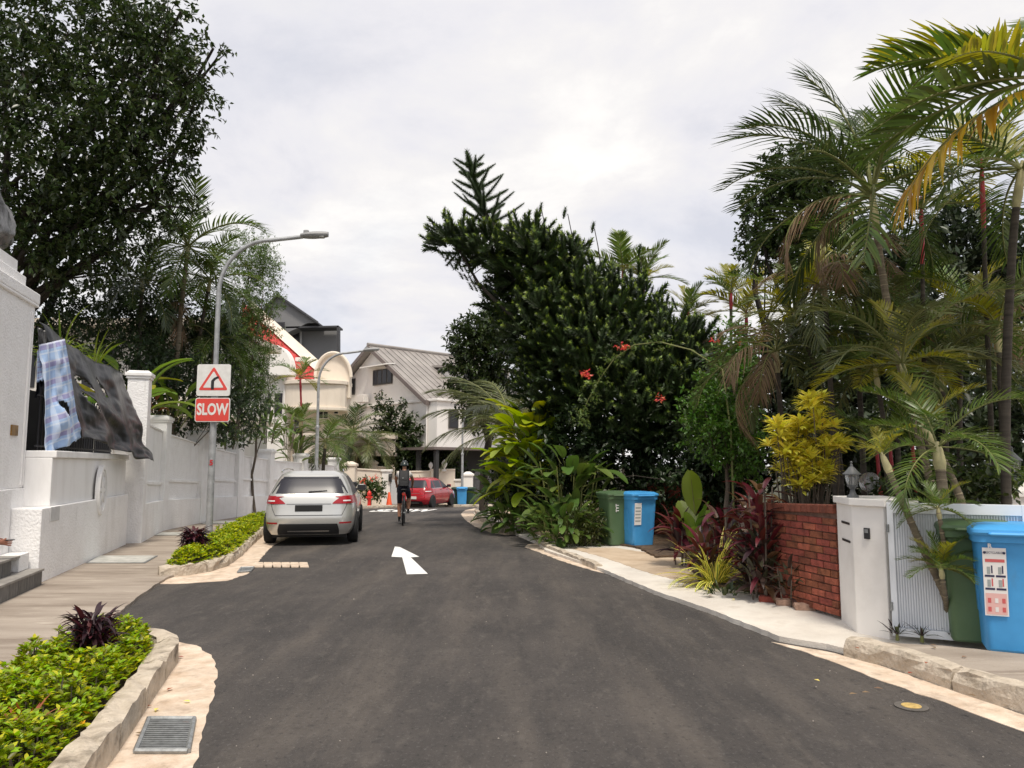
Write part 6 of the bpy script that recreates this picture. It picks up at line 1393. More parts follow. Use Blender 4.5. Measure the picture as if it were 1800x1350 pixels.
FT = [lobe(440, 450, 25, 45, .9), lobe(450, 520, 25, 45, .9), lobe(430, 590, 25, 55, 1.0), lobe(415, 660, 25, 50, 1.0), lobe(462, 470, 25, 28, .6), lobe(400, 560, 25, 50, .9), lobe(450, 640, 25, 30, .6), lobe(455, 690, 25, 28, .6), lobe(390, 650, 24.5, 45, .8)]
tree('feathery_tree', 'light green feathery leaved tree between the lamp post and red roof', (-9.6, 25.4, 0), (-8.9, 25, 4.5), .09, FT, 2300, 16, .36, .095, FEATH, shell=.1, leaf=LEAFN)
tree('rusty_shrub', 'shrub with rusty new leaves in front of the red roof', (-8.6, 26, 0), (-8.5, 26, 3.6), .05, [lobe(445, 565, 26, 24, .4, 18), lobe(462, 580, 26, 16, .3, 16), lobe(430, 590, 26, 16, .3)], 160, 10, .2, .09, RUST, shell=.1)
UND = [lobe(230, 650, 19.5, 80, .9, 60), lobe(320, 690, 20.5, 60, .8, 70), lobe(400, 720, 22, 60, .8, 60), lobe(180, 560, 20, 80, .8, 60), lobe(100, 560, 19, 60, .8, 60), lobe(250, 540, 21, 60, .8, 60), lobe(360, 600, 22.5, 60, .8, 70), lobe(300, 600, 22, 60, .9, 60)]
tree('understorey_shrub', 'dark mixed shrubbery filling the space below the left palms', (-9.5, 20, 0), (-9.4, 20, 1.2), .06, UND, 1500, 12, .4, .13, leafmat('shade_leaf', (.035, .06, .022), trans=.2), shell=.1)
BL = [paddle_mesh('leaf', 1.5, .34, 1.0, BAN, seed=1), paddle_mesh('leaf', 1.4, .30, 1.4, BAN, seed=2), paddle_mesh('leaf', 1.3, .30, .7, leafmat('banana_yellow_leaf', (.26, .28, .03), trans=.35), seed=3)]
clump('heliconia_clump', 'clump of arching yellow green paddle leaves above the wall pillar', at(225, 720, 17.8), BL, 22, (-5, 75), 1.0, .4, az0=90, azw=330, hgt=(-.4, .7), stem=(6, .03, M_RACH))
clump('heliconia_clump', 'second clump of green paddle leaves beside the warning sign', at(300, 730, 19.6), BL[:2], 14, (0, 80), .8, .3, hgt=(-.4, .4), stem=(4, .03, M_RACH))
PAND = [strap_mesh('leaf', 1.1, .06, 1.2, STRG), strap_mesh('leaf', 1.0, .06, .6, STRG), strap_mesh('leaf', .9, .05, 1.7, STRG)]
clump('pandan_plant', 'spiky light green strap leaved plant behind the torn tarpaulin', at(108, 615, 15.5), PAND, 34, (0, 88), .85, .1, hgt=(-.3, .1), stem=(2, .05, M_BARK))
clump('pandan_plant', 'strap leaved plant between tarpaulin and paddle leaves', at(165, 640, 16.8), PAND, 26, (5, 88), .9, .1, hgt=(-.4, .1), stem=(2, .05, M_BARK))
clump('croton_plant', 'small rust red croton peeping over the wall pillar', at(268, 720, 18.9), [paddle_mesh('leaf', .32, .10, .8, RUST)], 16, (0, 80), 1.0, .1, hgt=(-.1, .25), stem=(2, .015, M_BARK))
WS = [paddle_mesh('leaf', .75, .13, .9, GINGD), paddle_mesh('leaf', .7, .12, .5, LTL), paddle_mesh('leaf', .8, .12, 1.3, GINGD)]
for px, py, Y, n, s, lab in ((430, 760, 25.6, 34, 1.0, 'leafy light green shrub above the white wall before the pale house'), (470, 760, 28.5, 30, 1.0, 'upright leafy shrub beside the downpipe of the red roofed house'), (400, 770, 24.2, 26, .9, 'leafy shrub rising just past the road sign'), (505, 770, 31.0, 24, 1.0, 'broad leaved shrub at the corner of the cream house')):
    clump('garden_shrub', lab, at(px, py + 18, Y), WS, n, (-10, 85), s, .35, hgt=(-.1, .95), stem=(4, .02, M_BARK), cat='shrub')
# palms before the cream house
palm('red stemmed palm in front of the arched balcony', based(533, 33.5, (530, 730, 33.5), (528, 672, 33.5)), .05, 9, ['stiff', 'stiff', 'stiffy'], (-10, 75), .95, M_RSHAFT, M_RSHAFT, .7, 'palms before the cream house', False)
palm('broad young palm below the cream balcony', based(530, 33.0, (530, 800, 33.0), (528, 745, 33.0)), .07, 11, ['stiff', 'wide'], (-5, 70), .9, group='palms before the cream house', trunk=M_PDARK)
palm('drooping dwarf palm beside the curved lamp post', based(568, 34.0, (568, 820, 34.0), (572, 780, 34.0)), .08, 20, ['areca', 'arecad'], (-30, 70), 1.0, group='palms before the cream house', trunk=M_PDARK)
palm('dwarf date palm in front of the porch', based(615, 43.4, (617, 800, 43.4), (620, 762, 43.4)), .10, 22, ['areca', 'arecad'], (-35, 75), 1.35, group='palms before the cream house', trunk=M_PDARK)
palm('brownish dwarf palm behind the cream gate post', based(645, 43.2, (646, 810, 43.2), (648, 785, 43.2)), .09, 18, ['arecag', 'dead', 'arecag'], (-30, 65), 1.15, group='palms before the cream house', trunk=M_PDARK)
clump('garden_shrub', 'light green broad leaved shrub under the red stemmed palm', at(520, 810, 32), WS, 26, (-10, 80), 1.1, .3, hgt=(-.2, .7), stem=(4, .02, M_BARK), cat='shrub')
for px, py, rx, rz, lab in ((672, 740, 16, 50, 'tall dark upright shrub before the white house'), (700, 750, 18, 48, 'bushy dark shrub beneath the gable window'), (722, 765, 16, 40, 'dark shrub beside the lower white wall'), (672, 800, 26, 40, 'dark shrub mass behind the cream wall')):
    Y = 45.6; tree('fiddle_leaf_shrub', lab, (at(px, 800, Y).x, Y, -.8), tuple(at(px, py, Y)), .08, [lobe(px, py, Y, rx, None, rz), lobe(px + 3, py + 40, Y, rx * 1.2, None, rz * .7)], 190, 11, .35, .22, DKL, 'shrub', M_BARKD, .2, 'dark shrubs before the white house', sub=0)
tree('dark_hedge_tree', 'dark hedge growing behind the far cream wall', (at(740, 800, 46).x, 46, -.8), tuple(at(740, 830, 46)), .1, [lobe(715, 822, 46, 38, .8, 30), lobe(760, 812, 46, 36, .8, 26), lobe(790, 820, 46, 24, .8, 24), lobe(765, 845, 46, 40, .6, 30), lobe(800, 850, 46.2, 30, .6, 30), lobe(690, 830, 46, 30, .8, 30)], 560, 12, .35, .2, DKL, 'hedge', M_BARKD, .1)
fb = tree('flowering_bush', 'bush with cream and red flowers behind the fire hydrant', (at(652, 870, 40.4).x, 40.4, prof(40.4)), tuple(at(652, 862, 40.4)), .04, [lobe(645, 862, 40.4, 17, .5, 14), lobe(662, 862, 40.4, 14, .5, 18), lobe(642, 850, 40.4, 10, .4, 10)], 260, 10, .22, .13, MIDL, 'shrub', shell=.1)
leaf_mass('flowers', [lobe(640, 848, 39.4, 10, .3, 7), lobe(655, 840, 39.4, 8, .3, 5)], 16, 6, .06, .09, PINK, fb)['kind'] = 'stuff'
leaf_mass('flowers', [lobe(638, 858, 39.3, 10, .3, 8), lobe(660, 870, 39.3, 8, .3, 8)], 20, 6, .06, .09, leafmat('cream_petal', (.7, .6, .45)), fb)['kind'] = 'stuff'
verge = sheet('grass_verge', g((636, 890), (660, 887.5), (700, 886), (700, 882), (660, 883), (636, 885)), .05, mat('verge_grass', (.10, .14, .03), rough=1, var=.4, scale=20), .06)
# ================================================================== planting: right side
# leaning monkey-puzzle style conifer --------------------------------
def tuft_base(L=1.0, n=44, r=.20, seed=1):
    rr = random.Random(seed); V = []; Fc = []
    for i in range(n):
        t_ = i / n; a = i * 2.4; s = r * (1 - .35 * t_) ; o = Vector((0, t_ * L, 0)); rad = Vector((math.cos(a), 0, math.sin(a))); d = (rad * .9 + Vector((0, .75, 0))).normalized(); sd = d.cross(rad.cross(d) if False else Vector((0, 1, 0))).normalized()
        b = len(V); V += [o - sd * .055, o + sd * .055, o + d * s * rr.uniform(.9, 1.3)]; Fc.append((b, b + 1, b + 2))
    return [tuple(v) for v in V], Fc
TUFT = tuft_base(1.0, 60, .34)
CON = leafmat('conifer_needle', (.042, .07, .02), trans=.15, island=.45, rough=.5); CONT = leafmat('conifer_tip', (.17, .24, .03), trans=.2, island=.3)
YC = 18.0
ct = thing('leaning_conifer', 'dark leaning conifer with upright rope like branch tips over the road', 'tree', (at(1140, 800, YC).x, YC, .05))
tr_pts = [Vector((at(1140, 800, YC).x, YC, .0))] + pp((1135, 850, YC), (1125, 760, YC), (1100, 660, YC), (1040, 560, YC), (960, 480, YC), (895, 425, YC), (862, 395, YC))
b = MB(); b.tube(tr_pts, list(np.linspace(.30, .09, len(tr_pts))), 10)
sp_pts = pp((862, 395, YC), (850, 370, YC), (842, 340, YC), (832, 310, YC), (825, 283, YC)); b.tube(sp_pts, [.08, .06, .05, .035, .015], 8)
CL = [lobe(1010, 530, YC, 90, 1.4, 60), lobe(930, 470, YC, 70, 1.1, 50), lobe(860, 440, YC, 55, .9, 30), lobe(800, 428, YC, 42, .7, 26), lobe(1080, 545, YC, 75, 1.3, 60), lobe(1150, 605, YC, 85, 1.5, 65), lobe(1050, 620, YC - .5, 120, 1.6, 90), lobe(960, 580, YC, 80, 1.4, 75), lobe(1190, 670, YC - .3, 90, 1.4, 70), lobe(1100, 710, YC - .8, 120, 1.5, 80), lobe(980, 680, YC, 70, 1.2, 80), lobe(1200, 720, YC - .5, 90, 1.2, 70), lobe(1215, 630, YC + .5, 55, 1.2, 55), lobe(900, 530, YC + .5, 45, .8, 45), lobe(985, 458, YC, 45, .8, 28), lobe(930, 425, YC, 42, .7, 24)]
for c, rd in CL:
    s0 = tr_pts[random.choice((2, 3, 4, 5))]; b.tube(bend(s0, c, 4, .1), list(np.linspace(.07, .025, 5)), 6)
for px, py in ((885, 405), (952, 368), (998, 376), (1045, 402), (1122, 440)):
    q = at(px + 12, py + 70, YC); b.tube([q, at(px + 6, py + 30, YC), at(px, py, YC)], [.02, .012, .01], 5)
for k in range(4): b.tube([at(842 + k * 22, 442 + k * 16, YC), at(806 + k * 17, 462 + k * 19 + (k % 2) * 8, YC - .1), at(778 + k * 21, 452 + k * 22, YC - .2)], [.012, .009, .004], 5)
b.build('trunk', M_BARKD, ct, smooth=True)
n = 4000; c, d = lobe_pts(CL, n, .35)
D = nrmz(np.array([-.2, 0, .7]) + d * .7 + .7 * rdir(n)); S = .36 * (.7 + .7 * rng.random(n))
V, Fc = scatter(*TUFT, frames(D, rdir(n), S), c); link('crown', npmesh('crown', V, Fc, CON), ct)
leaf_mass('inner_needles', [(c_, tuple(.85 * q for q in r_)) for c_, r_ in CL], 350, 12, .4, .12, CON, ct, .0)
tp = c + D * S[:, None] * .8; sel = (d[:, 2] > -.1) | (rng.random(n) < .4); V, Fc = scatter(*tuft_base(.45, 12, .24), frames(D, rdir(n), S * .85)[sel], tp[sel]); link('branch_tips', npmesh('branch_tips', V, Fc, CONT), ct)
# whorled leader
P_, D_, S_l = [], [], []
for k, (t_, ln) in enumerate(((.02, .95), (.20, .85), (.38, .85), (.56, .68), (.74, .60), (.90, .38))):
    f = t_ * 4; i = min(3, int(f)); o = sp_pts[i].lerp(sp_pts[i + 1], f - i)
    for q in range(5):
        a = q * math.pi / 2.5 + k * .9; dv = Vector((math.cos(a), math.sin(a), .42 + .12 * (q % 2))).normalized(); cur = o.copy(); m_ = int(ln / .09)
        for j in range(m_): dv = (dv + Vector((0, 0, .03))).normalized(); P_.append(tuple(cur)); D_.append(tuple(dv)); S_l.append(.26 * (1 - .45 * j / m_)); cur = cur + dv * .09
for j in range(44): f = j / 44 * 4; i = min(3, int(f)); P_.append(tuple(sp_pts[i].lerp(sp_pts[i + 1], f - i))); D_.append(tuple((sp_pts[i + 1] - sp_pts[i]).normalized())); S_l.append(.30)
for px, py in ((948, 372), (990, 380), (1040, 405), (1122, 445), (778, 380), (752, 425)):
    for j in range(2): P_.append(tuple(at(px, py + 5 * j, YC))); D_.append((.25, 0, .9)); S_l.append(.22)
for k in range(4):
    for u in (.0, .3, .6, .9): P_.append(tuple(at(806 + k * 17 - u * 28, 462 + k * 19 - 9 * u, YC - .1))); D_.append((-.4, 0, .7)); S_l.append(.20)
V, Fc = scatter(*tuft_base(1, 40, .50), frames(np.array(D_), rdir(len(P_)), np.array(S_l)), np.array(P_)); link('leader', npmesh('leader', V, Fc, CON), ct)

# broad trees
tree('rounded_tree', 'dark rounded tree behind the coconut fronds', (at(850, 800, 27).x, 27, -.1), tuple(at(850, 660, 27)), .16, [lobe(838, 610, 27, 45, 1.2, 55), lobe(812, 650, 27, 30, .9, 40), lobe(870, 580, 27, 40, 1.2), lobe(850, 690, 27, 55, 1.3, 60), lobe(890, 650, 27.5, 60, 1.3, 80), lobe(820, 590, 27, 24, .7, 24)], 900, 14, .4, .17, DKL, shell=.15, bark=M_BARKD)
tree('tall_garden_tree', 'dark tree with layered crown behind the areca palms', (at(1400, 800, 17).x, 17, .1), tuple(at(1395, 560, 17)), .14, [lobe(1390, 310, 17, 50, .9, 45), lobe(1420, 370, 17, 60, 1.0, 55), lobe(1345, 400, 17, 40, .7, 30), lobe(1390, 440, 17, 55, .9, 40), lobe(1440, 300, 17, 40, .8), lobe(1330, 350, 17, 22, .4, 18), lobe(1460, 430, 17, 45, .8), lobe(1318, 455, 17, 14, .3, 8)], 1000, 14, .32, .13, DKL, shell=.15, bark=M_BARKD)
tree('pale_tree', 'pale green tree seen between palm trunks at the right', (at(1770, 800, 18).x, 18, .1), tuple(at(1770, 680, 18)), .12, [lobe(1775, 580, 18, 60, 1, 50), lobe(1740, 640, 18, 45, 1, 50), lobe(1790, 690, 18, 60, 1, 70)], 600, 12, .3, .13, leafmat('pale_leaf', (.22, .25, .12), trans=.3), shell=.15)
BG = [lobe(1330, 700, 15, 80, .8, 110), lobe(1430, 660, 15, 80, .9, 110), lobe(1530, 640, 15.5, 90, 1, 130), lobe(1640, 600, 15.5, 90, 1, 160), lobe(1740, 760, 14, 90, 1, 110), lobe(1600, 780, 13.5, 100, .9, 90), lobe(1460, 800, 13.5, 90, .8, 80), lobe(1280, 800, 16, 80, .8, 80), lobe(1560, 480, 17, 70, 1, 70), lobe(1680, 430, 17, 80, 1, 80), lobe(1790, 480, 16, 60, 1, 80)]
tree('screen_trees', 'dark screen of shrubs and small trees behind the areca palms', (at(1500, 800, 15).x, 15.5, .1), tuple(at(1500, 700, 15.5)), .12, BG, 3200, 12, .45, .17, leafmat('screen_leaf', (.03, .045, .02), trans=.18, island=.5), shell=.05, bark=M_BARKD)
tree('vine_shrub', 'tall bright green shrub with small leaves beside the conifer', (at(1275, 800, 13.5).x, 13.5, .1), tuple(at(1275, 760, 13.5)), .05, [lobe(1280, 690, 13.5, 42, .5, 80), lobe(1265, 760, 13.3, 55, .5, 45), lobe(1290, 620, 13.6, 22, .4, 50), lobe(1240, 720, 13.4, 35, .4, 35), lobe(1300, 790, 13.2, 30, .4, 50)], 620, 12, .28, .085, leafmat('vine_leaf', (.07, .14, .02), trans=.3, island=.5), shell=.2)
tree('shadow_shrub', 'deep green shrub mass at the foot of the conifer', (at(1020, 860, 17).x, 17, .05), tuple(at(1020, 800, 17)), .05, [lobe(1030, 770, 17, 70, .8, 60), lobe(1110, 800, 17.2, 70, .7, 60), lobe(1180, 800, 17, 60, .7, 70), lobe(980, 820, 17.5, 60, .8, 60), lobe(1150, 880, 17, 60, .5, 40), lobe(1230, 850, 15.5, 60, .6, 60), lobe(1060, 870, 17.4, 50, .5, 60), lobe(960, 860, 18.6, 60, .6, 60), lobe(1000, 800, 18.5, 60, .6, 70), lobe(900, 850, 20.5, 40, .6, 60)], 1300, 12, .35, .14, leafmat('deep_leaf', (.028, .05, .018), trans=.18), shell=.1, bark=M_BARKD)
# coconut style palm with fronds over the road
palm('grey green palm arching its long fronds towards the white house', [Vector((at(905, 800, 22).x, 22, 0))] + pp((905, 830, 22), (900, 770, 22)), .12, 7, ['coco'], (25, 75), 1.0, group='palms on the right', trunk=M_PDARK, extra=(('coco', -82, 42, 1.05), ('coco', -88, 22, 1.0), ('coco', -60, 58, 1.1), ('coco', -70, 70, 1.1), ('coco', -20, 70, 1.1), ('coco', -100, 5, .9)))
# ginger clumps with big yellow green leaves
GL_ = [paddle_mesh('leaf', .95, .30, .9, GING, seed=4), paddle_mesh('leaf', .85, .29, 1.3, GING, seed=5), paddle_mesh('leaf', .8, .27, .6, GING, seed=6)]; GDK = [paddle_mesh('leaf', .75, .22, .9, GINGD, seed=7), paddle_mesh('leaf', .65, .20, 1.3, GINGD, seed=8), paddle_mesh('leaf', .7, .19, .5, LTL, seed=9)]
q = G(945, 905, .1)
clump('ginger_clump', 'tall shell ginger with bright yellow green leaves overhanging the footpath', (at(940, 850, 18.2).x, 18.2, .05), GL_, 120, (-10, 60), 1.1, .6, az0=-75, azw=260, hgt=(.9, 2.5), stem=(12, .02, M_RACH))
clump('ginger_clump', 'dark green ginger with broad leaves beside the green bin', (at(1000, 850, 16.4).x, 16.4, .05), GDK, 120, (-15, 70), 1.05, .7, hgt=(.1, 1.6), stem=(10, .018, M_RACH))
clump('ginger_clump', 'low dark leaved ginger spilling towards the far kerb', (at(915, 870, 19.5).x, 19.5, .05), GDK, 110, (-15, 70), 1.05, .75, hgt=(.1, 1.5), stem=(10, .018, M_RACH))
clump('ginger_clump', 'leafy ground plants edging the footpath before the ginger', (at(990, 930, 15.3).x, 15.3, .05), [paddle_mesh('leaf', .42, .11, .9, GINGD), paddle_mesh('leaf', .4, .10, 1.2, MIDL)], 150, (-10, 75), 1.0, .65, hgt=(.03, .6), stem=(10, .01, M_RACH))
clump('ginger_clump', 'glossy leafy plants at the garden corner by the far kerb', (at(915, 905, 18.4).x, 18.2, .05), [paddle_mesh('leaf', .42, .11, .9, GINGD), paddle_mesh('leaf', .4, .10, 1.2, MIDL)], 130, (-10, 75), 1.0, .65, hgt=(.03, .6), stem=(10, .01, M_RACH))
tree('low_fern', 'soft dark feathery fern bank beside the green bin', (at(1028, 930, 15).x, 15, .05), (at(1028, 930, 15).x, 15, .2), .02, [lobe(1028, 928, 15, 26, .3, 24), lobe(1008, 940, 15, 20, .3, 14)], 200, 14, .3, .07, leafmat('fern_leaf', (.06, .075, .015), trans=.2), 'fern', shell=.1, leaf=LEAFN)
# bougainvillea arching branch
bo = thing('bougainvillea', 'long arching bougainvillea branch with coral flowers in front of the conifer', 'plant', (at(1290, 900, 13).x, 13, .1))
br = [Vector((at(1290, 900, 13).x, 13, .1))] + pp((1285, 760, 13), (1270, 650, 13.2), (1215, 615, 13.4), (1160, 601, 13.6), (1115, 606, 13.7), (1080, 630, 13.8), (1055, 665, 13.8), (1035, 700, 13.8), (1020, 735, 13.8))
MB().tube(br, list(np.linspace(.018, .005, len(br))), 6).build('branch', M_RACH, bo, smooth=True)
leaf_mass('leaves', [(tuple(br[i]), (.18, .15, .16)) for i in (4, 5, 6, 7, 8, 9)], 120, 5, .1, .06, LTL, bo, shell=.1)['kind'] = 'stuff'
leaf_mass('flowers', [lobe(1092, 606, 13.6, 12, .1, 5), lobe(1030, 658, 13.7, 12, .1, 6), lobe(1302, 604, 13.3, 7, .1, 5), lobe(1258, 600, 13.3, 6, .1, 5), lobe(1160, 700, 13.6, 5, .1, 5)], 34, 5, .05, .06, PINK, bo, shell=.1)['kind'] = 'stuff'
# banana plant, cordylines, croton, spider plant at the brick wall
BB_ = [paddle_mesh('leaf', .78, .34, .35, BAN, .12, seed=11, fold=.18), paddle_mesh('leaf', .5, .2, .7, BAN, .15, seed=12)]
clump('banana_plant', 'young banana plant with one big upright leaf beside the blue bin', (at(1218, 940, 11.8).x, 11.8, .12), BB_, 7, (35, 80), .9, .06, hgt=(.25, .45), stem=(3, .03, M_RACH))
q = at(1222, 905, 11.6); put('leaf', paddle_mesh('leaf', .85, .34, .6, BAN, .10, seed=13, fold=.35, wavy=.12), bpy.data.objects['banana_plant'], q + Vector((0, 0, .0)), 215, 76, .85, 25)
CR = [strap_mesh('leaf', .42, .13, .7, REDL), strap_mesh('leaf', .40, .12, 1.2, REDL), strap_mesh('leaf', .36, .12, .4, PURP), strap_mesh('leaf', .38, .12, 1.0, leafmat('bronze_leaf', (.11, .06, .03), trans=.2))]
for px, py, Y, n, h, s, lab in ((1340, 985, 9.05, 84, 1.25, .75, 'tall dark red cordyline at the end of the brick wall'), (1318, 960, 9.7, 60, 1.0, .75, 'red cordyline between the banana plant and the brick wall'), (1270, 960, 10.6, 56, .9, .8, 'maroon cordyline with pink tips behind the banana plant'), (1195, 955, 12.0, 50, .65, .9, 'crimson cordyline beside the middle blue bin'), (1238, 985, 10.3, 44, .5, .8, 'low rusty red cordyline above the yellow spider plant')):
    q = at(px, py, Y); clump('cordyline_plant', lab, (q.x, Y, .1), CR, n, (-25, 80), s, .16, hgt=(.15, h), stem=(4, .014, M_BARK), group='red cordylines')
CD = [strap_mesh('leaf', .26, .085, .8, leafmat('bronze_dark_leaf', (.05, .03, .025), trans=.15)), strap_mesh('leaf', .24, .08, .5, leafmat('olive_dark_leaf', (.045, .045, .025), trans=.15))]
q = G(1338, 1046, .1); clump('croton_plant', 'dark bronze leaved croton in front of the brick wall', (q.x, q.y, .08), CD, 110, (-15, 80), .95, .2, hgt=(.08, .66), stem=(6, .01, M_BARK))
q = G(1388, 1058, .1); clump('croton_plant', 'small dark croton seedling against the bricks', (q.x, q.y + .04, .08), CD, 36, (-10, 80), .75, .13, hgt=(.05, .42), stem=(4, .008, M_BARK))
SPI = [strap_mesh('leaf', .55, .045, 1.4, PYEL, STRG), strap_mesh('leaf', .60, .045, .8, PYEL, STRG), strap_mesh('leaf', .48, .042, 2.0, PYEL, STRG)]
q = G(1262, 1025, .1); clump('spider_plant', 'yellow striped spider plant at the footpath edge', (q.x, q.y + .12, .09), SPI, 100, (5, 85), 1.12, .14, hgt=(.0, .02))
q = G(1275, 1040, .1); clump('low_plant', 'small dark green rosettes under the spider plant', (q.x, q.y + .05, .085), [strap_mesh('leaf', .16, .035, .8, DKL)], 46, (5, 75), 1.0, .26)
# yellow croton bush: rosettes of narrow yellow leaves
yc = thing('yellow_croton', 'bright yellow leaved croton bush above the brick wall', 'shrub', (at(1420, 900, 9.4).x, 9.4, .1))
heads = []
for px, py, rpx in ((1385, 745, 30), (1420, 740, 34), (1455, 765, 30), (1370, 775, 24), (1405, 790, 36), (1445, 800, 34), (1390, 815, 30), (1425, 835, 28), (1462, 790, 22), (1430, 710, 16), (1400, 850, 20), (1450, 830, 20)):
    for _ in range(9): heads.append(at(px + random.uniform(-rpx, rpx) * .8, py + random.uniform(-rpx, rpx) * .7, 9.3 + random.uniform(-.3, .25)))
st_ = MB(); bs = Vector((at(1420, 900, 9.4).x, 9.4, .1))
for h in heads[::2]: st_.tube(bend(bs + Vector((random.uniform(-.15, .15), random.uniform(-.1, .1), 0)), h, 4, .06), [.018, .014, .01, .008, .005], 5)
st_.build('stems', M_BARK, yc)
YC_L = [strap_mesh('leaf', .16, .034, .7, YEL), strap_mesh('leaf', .15, .032, .3, YEL), strap_mesh('leaf', .15, .034, 1.0, leafmat('lime_leaf', (.36, .36, .03), trans=.3))]
P_, D_ = [], []
for h in heads:
    for k in range(20): a = k * 2.4; e_ = random.uniform(-.2, 1.0); P_.append(tuple(h)); D_.append((math.cos(a), math.sin(a), e_))
V, Fc = scatter(*([(0, 0, 0), (.10, .35, .03), (.10, .7, .0), (0, 1, -.12), (-.10, .7, .0), (-.10, .35, .03)], [(0, 1, 5), (1, 2, 5), (2, 4, 5), (2, 3, 4)]), frames(np.array(D_), np.tile([0, 0, 1.], (len(P_), 1)) + .2 * rdir(len(P_)), .19 * (.8 + .4 * rng.random(len(P_)))), np.array(P_))
link('crown', npmesh('crown', V, Fc, YEL), yc)
# areca palms
def rp(px, Y): q = at(px, 900, Y); return Vector((q.x, Y, .1))
palm('tall areca palm with pale crownshaft and ragged upright spear leaf', [rp(1700, 8.6)] + pp((1690, 880, 8.6), (1640, 790, 8.7), (1590, 680, 8.8), (1560, 540, 9.0), (1545, 440, 9.0), (1535, 360, 9.0)), .045, 14, ['areca', 'arecad', 'ragged'], (-15, 88), 1.05, group='palms on the right', shaft_len=.5, extra=(('plume', -75, 84, 1.15), ('plume', 80, 82, 1.1), ('plume', -60, 72, 1.15), ('plume', 20, 80, 1.0), ('ragged', -90, 55, 1.1), ('dead', -85, 12, .95), ('arecad', -80, 40, 1.0), ('dead', -70, -10, .8)))
palm('areca palm with lower crown leaning over the gate', [rp(1660, 8.2)] + pp((1650, 900, 8.2), (1612, 760, 8.3), (1590, 660, 8.4)), .04, 13, ['arecag', 'areca', 'stiffy'], (-10, 85), .72, group='palms on the right', shaft_len=.45)
palm('slanting ringed palm trunk with short fresh crown above the gate', [rp(1730, 7.4)] + pp((1695, 890, 7.4), (1660, 810, 7.5), (1632, 765, 7.5)), .035, 8, ['stiff', 'stiffy'], (-10, 80), .5, group='palms on the right', shaft_len=.3)
palm('short leaning palm growing in front of the white gate', [G(1685, 1112, .12)] + pp((1660, 1040, 6.75), (1620, 960, 6.8), (1585, 880, 6.9), (1556, 812, 7.0)), .032, 9, ['stiff', 'stiffy'], (25, 88), .24, group='palms on the right', shaft_len=.2)
palm('stout palm trunk of the clump beside the green bin', [G(1676, 1108, .12) + Vector((.03, 0, 0))] + pp((1672, 1000, 6.85), (1662, 900, 6.9), (1650, 800, 7.0)), .05, 9, ['areca', 'stiff'], (-20, 75), .5, group='palms on the right', shaft_len=.25)
palm('tiny palm shoot sprouting beside the green bin', [G(1668, 1105, .12)] + pp((1662, 1050, 6.6), (1655, 1005, 6.6)), .022, 20, ['stiff', 'stiff', 'stiffy'], (-5, 85), .25, group='palms on the right', shaft_len=.1)
palm('tiny palm shoot halfway up the leaning palm before the gate', [G(1690, 1108, .12)] + pp((1660, 960, 6.6), (1650, 900, 6.6)), .02, 12, ['stiff', 'stiff', 'stiffy'], (-15, 80), .26, group='palms on the right', shaft_len=.1)
palm('red stemmed sealing wax palm at the right with fan of stiff leaves', [rp(1745, 9.6)] + pp((1740, 700, 9.6), (1732, 500, 9.6), (1727, 330, 9.6)), .03, 10, ['stiffy', 'stiff', 'widey'], (0, 80), .95, M_RSHAFT, M_PDARK, .9, 'palms on the right')
palm('second red stemmed palm half hidden behind the areca palms', [rp(1625, 10.2)] + pp((1625, 700, 10.2), (1622, 500, 10.2), (1620, 400, 10.2)), .03, 9, ['stiff', 'stiffy', 'arecad'], (-5, 80), .9, M_RSHAFT, M_PDARK, .9, 'palms on the right')
palm('tall dark trunked palm at the right edge', [rp(1762, 8.2)] + pp((1766, 760, 8.2), (1772, 560, 8.2), (1782, 400, 8.2), (1792, 320, 8.2)), .045, 11, ['areca', 'stiffy', 'arecad'], (-15, 70), .9, M_SHAFT, M_PDARK, .5, 'palms on the right')
palm('big leaved palm whose fronds hang in from the right', [Vector((5.45, 6.9, .1)), Vector((5.2, 6.8, 2.2)), Vector((5.05, 6.7, 4.6)), Vector((5.0, 6.7, 5.05))], .07, 6, ['wide', 'widey'], (20, 75), .85, M_SHAFT, M_PTRUNK, .4, 'palms on the right', azr=(20, 200), extra=(('wide', -75, 28, .82), ('wide', -88, 2, .9), ('wideo', -80, -18, .92), ('widey', -60, 40, .8), ('wide', -45, 8, .9), ('widey', -110, 15, .7)))
for px, Y, ct_, lab in ((1380, 11.0, (1365, 630), 'drooping palm with brown dead fronds beside the yellow croton'), (1470, 10.8, (1450, 520), 'palm with grey green arching fronds over the brick wall'), (1520, 11.2, (1500, 470), 'dense palm crown between the areca trunks'), (1690, 11.0, (1690, 560), 'dark palm crown behind the red stemmed palm')):
    palm(lab, [rp(px, Y)] + pp((px - 5, 760, Y), (ct_[0], ct_[1], Y)), .04, 14, ['arecad', 'arecag', 'dead'] if px < 1400 else ['areca', 'stiffy', 'arecag', 'dead'], (-18, 82), .72, group='palms on the right', trunk=M_PDARK)
put('frond', fr('dead', 0), bpy.data.objects['palm_tree'], at(1350, 640, 10.7), -60, -25, .75); 
for px, cpy, Y, kd, lab in ((1130, 500, 23, ['stiff', 'stiffy', 'wide'], 'palm crown with yellow fronds rising behind the conifer'), (1210, 560, 22, ['stiffy', 'stiff'], 'slim red stemmed palm right of the conifer top'), (1285, 525, 21, ['stiffy', 'stiff'], 'red stemmed palm standing clear against the sky'), (1312, 560, 21.5, ['stiffy', 'widey'], 'yellowish palm beside the red stemmed palm'), (1095, 485, 23, ['wide', 'stiff'], 'palm crown just behind the conifer shoulder')):
    palm(lab, [Vector((at(px, 800, Y).x, Y, 0))] + pp((px, 700, Y), (px, cpy, Y)), .05, 12, kd, (10, 88), .75, M_RSHAFT, M_PDARK, .5, 'palms behind the conifer', False)
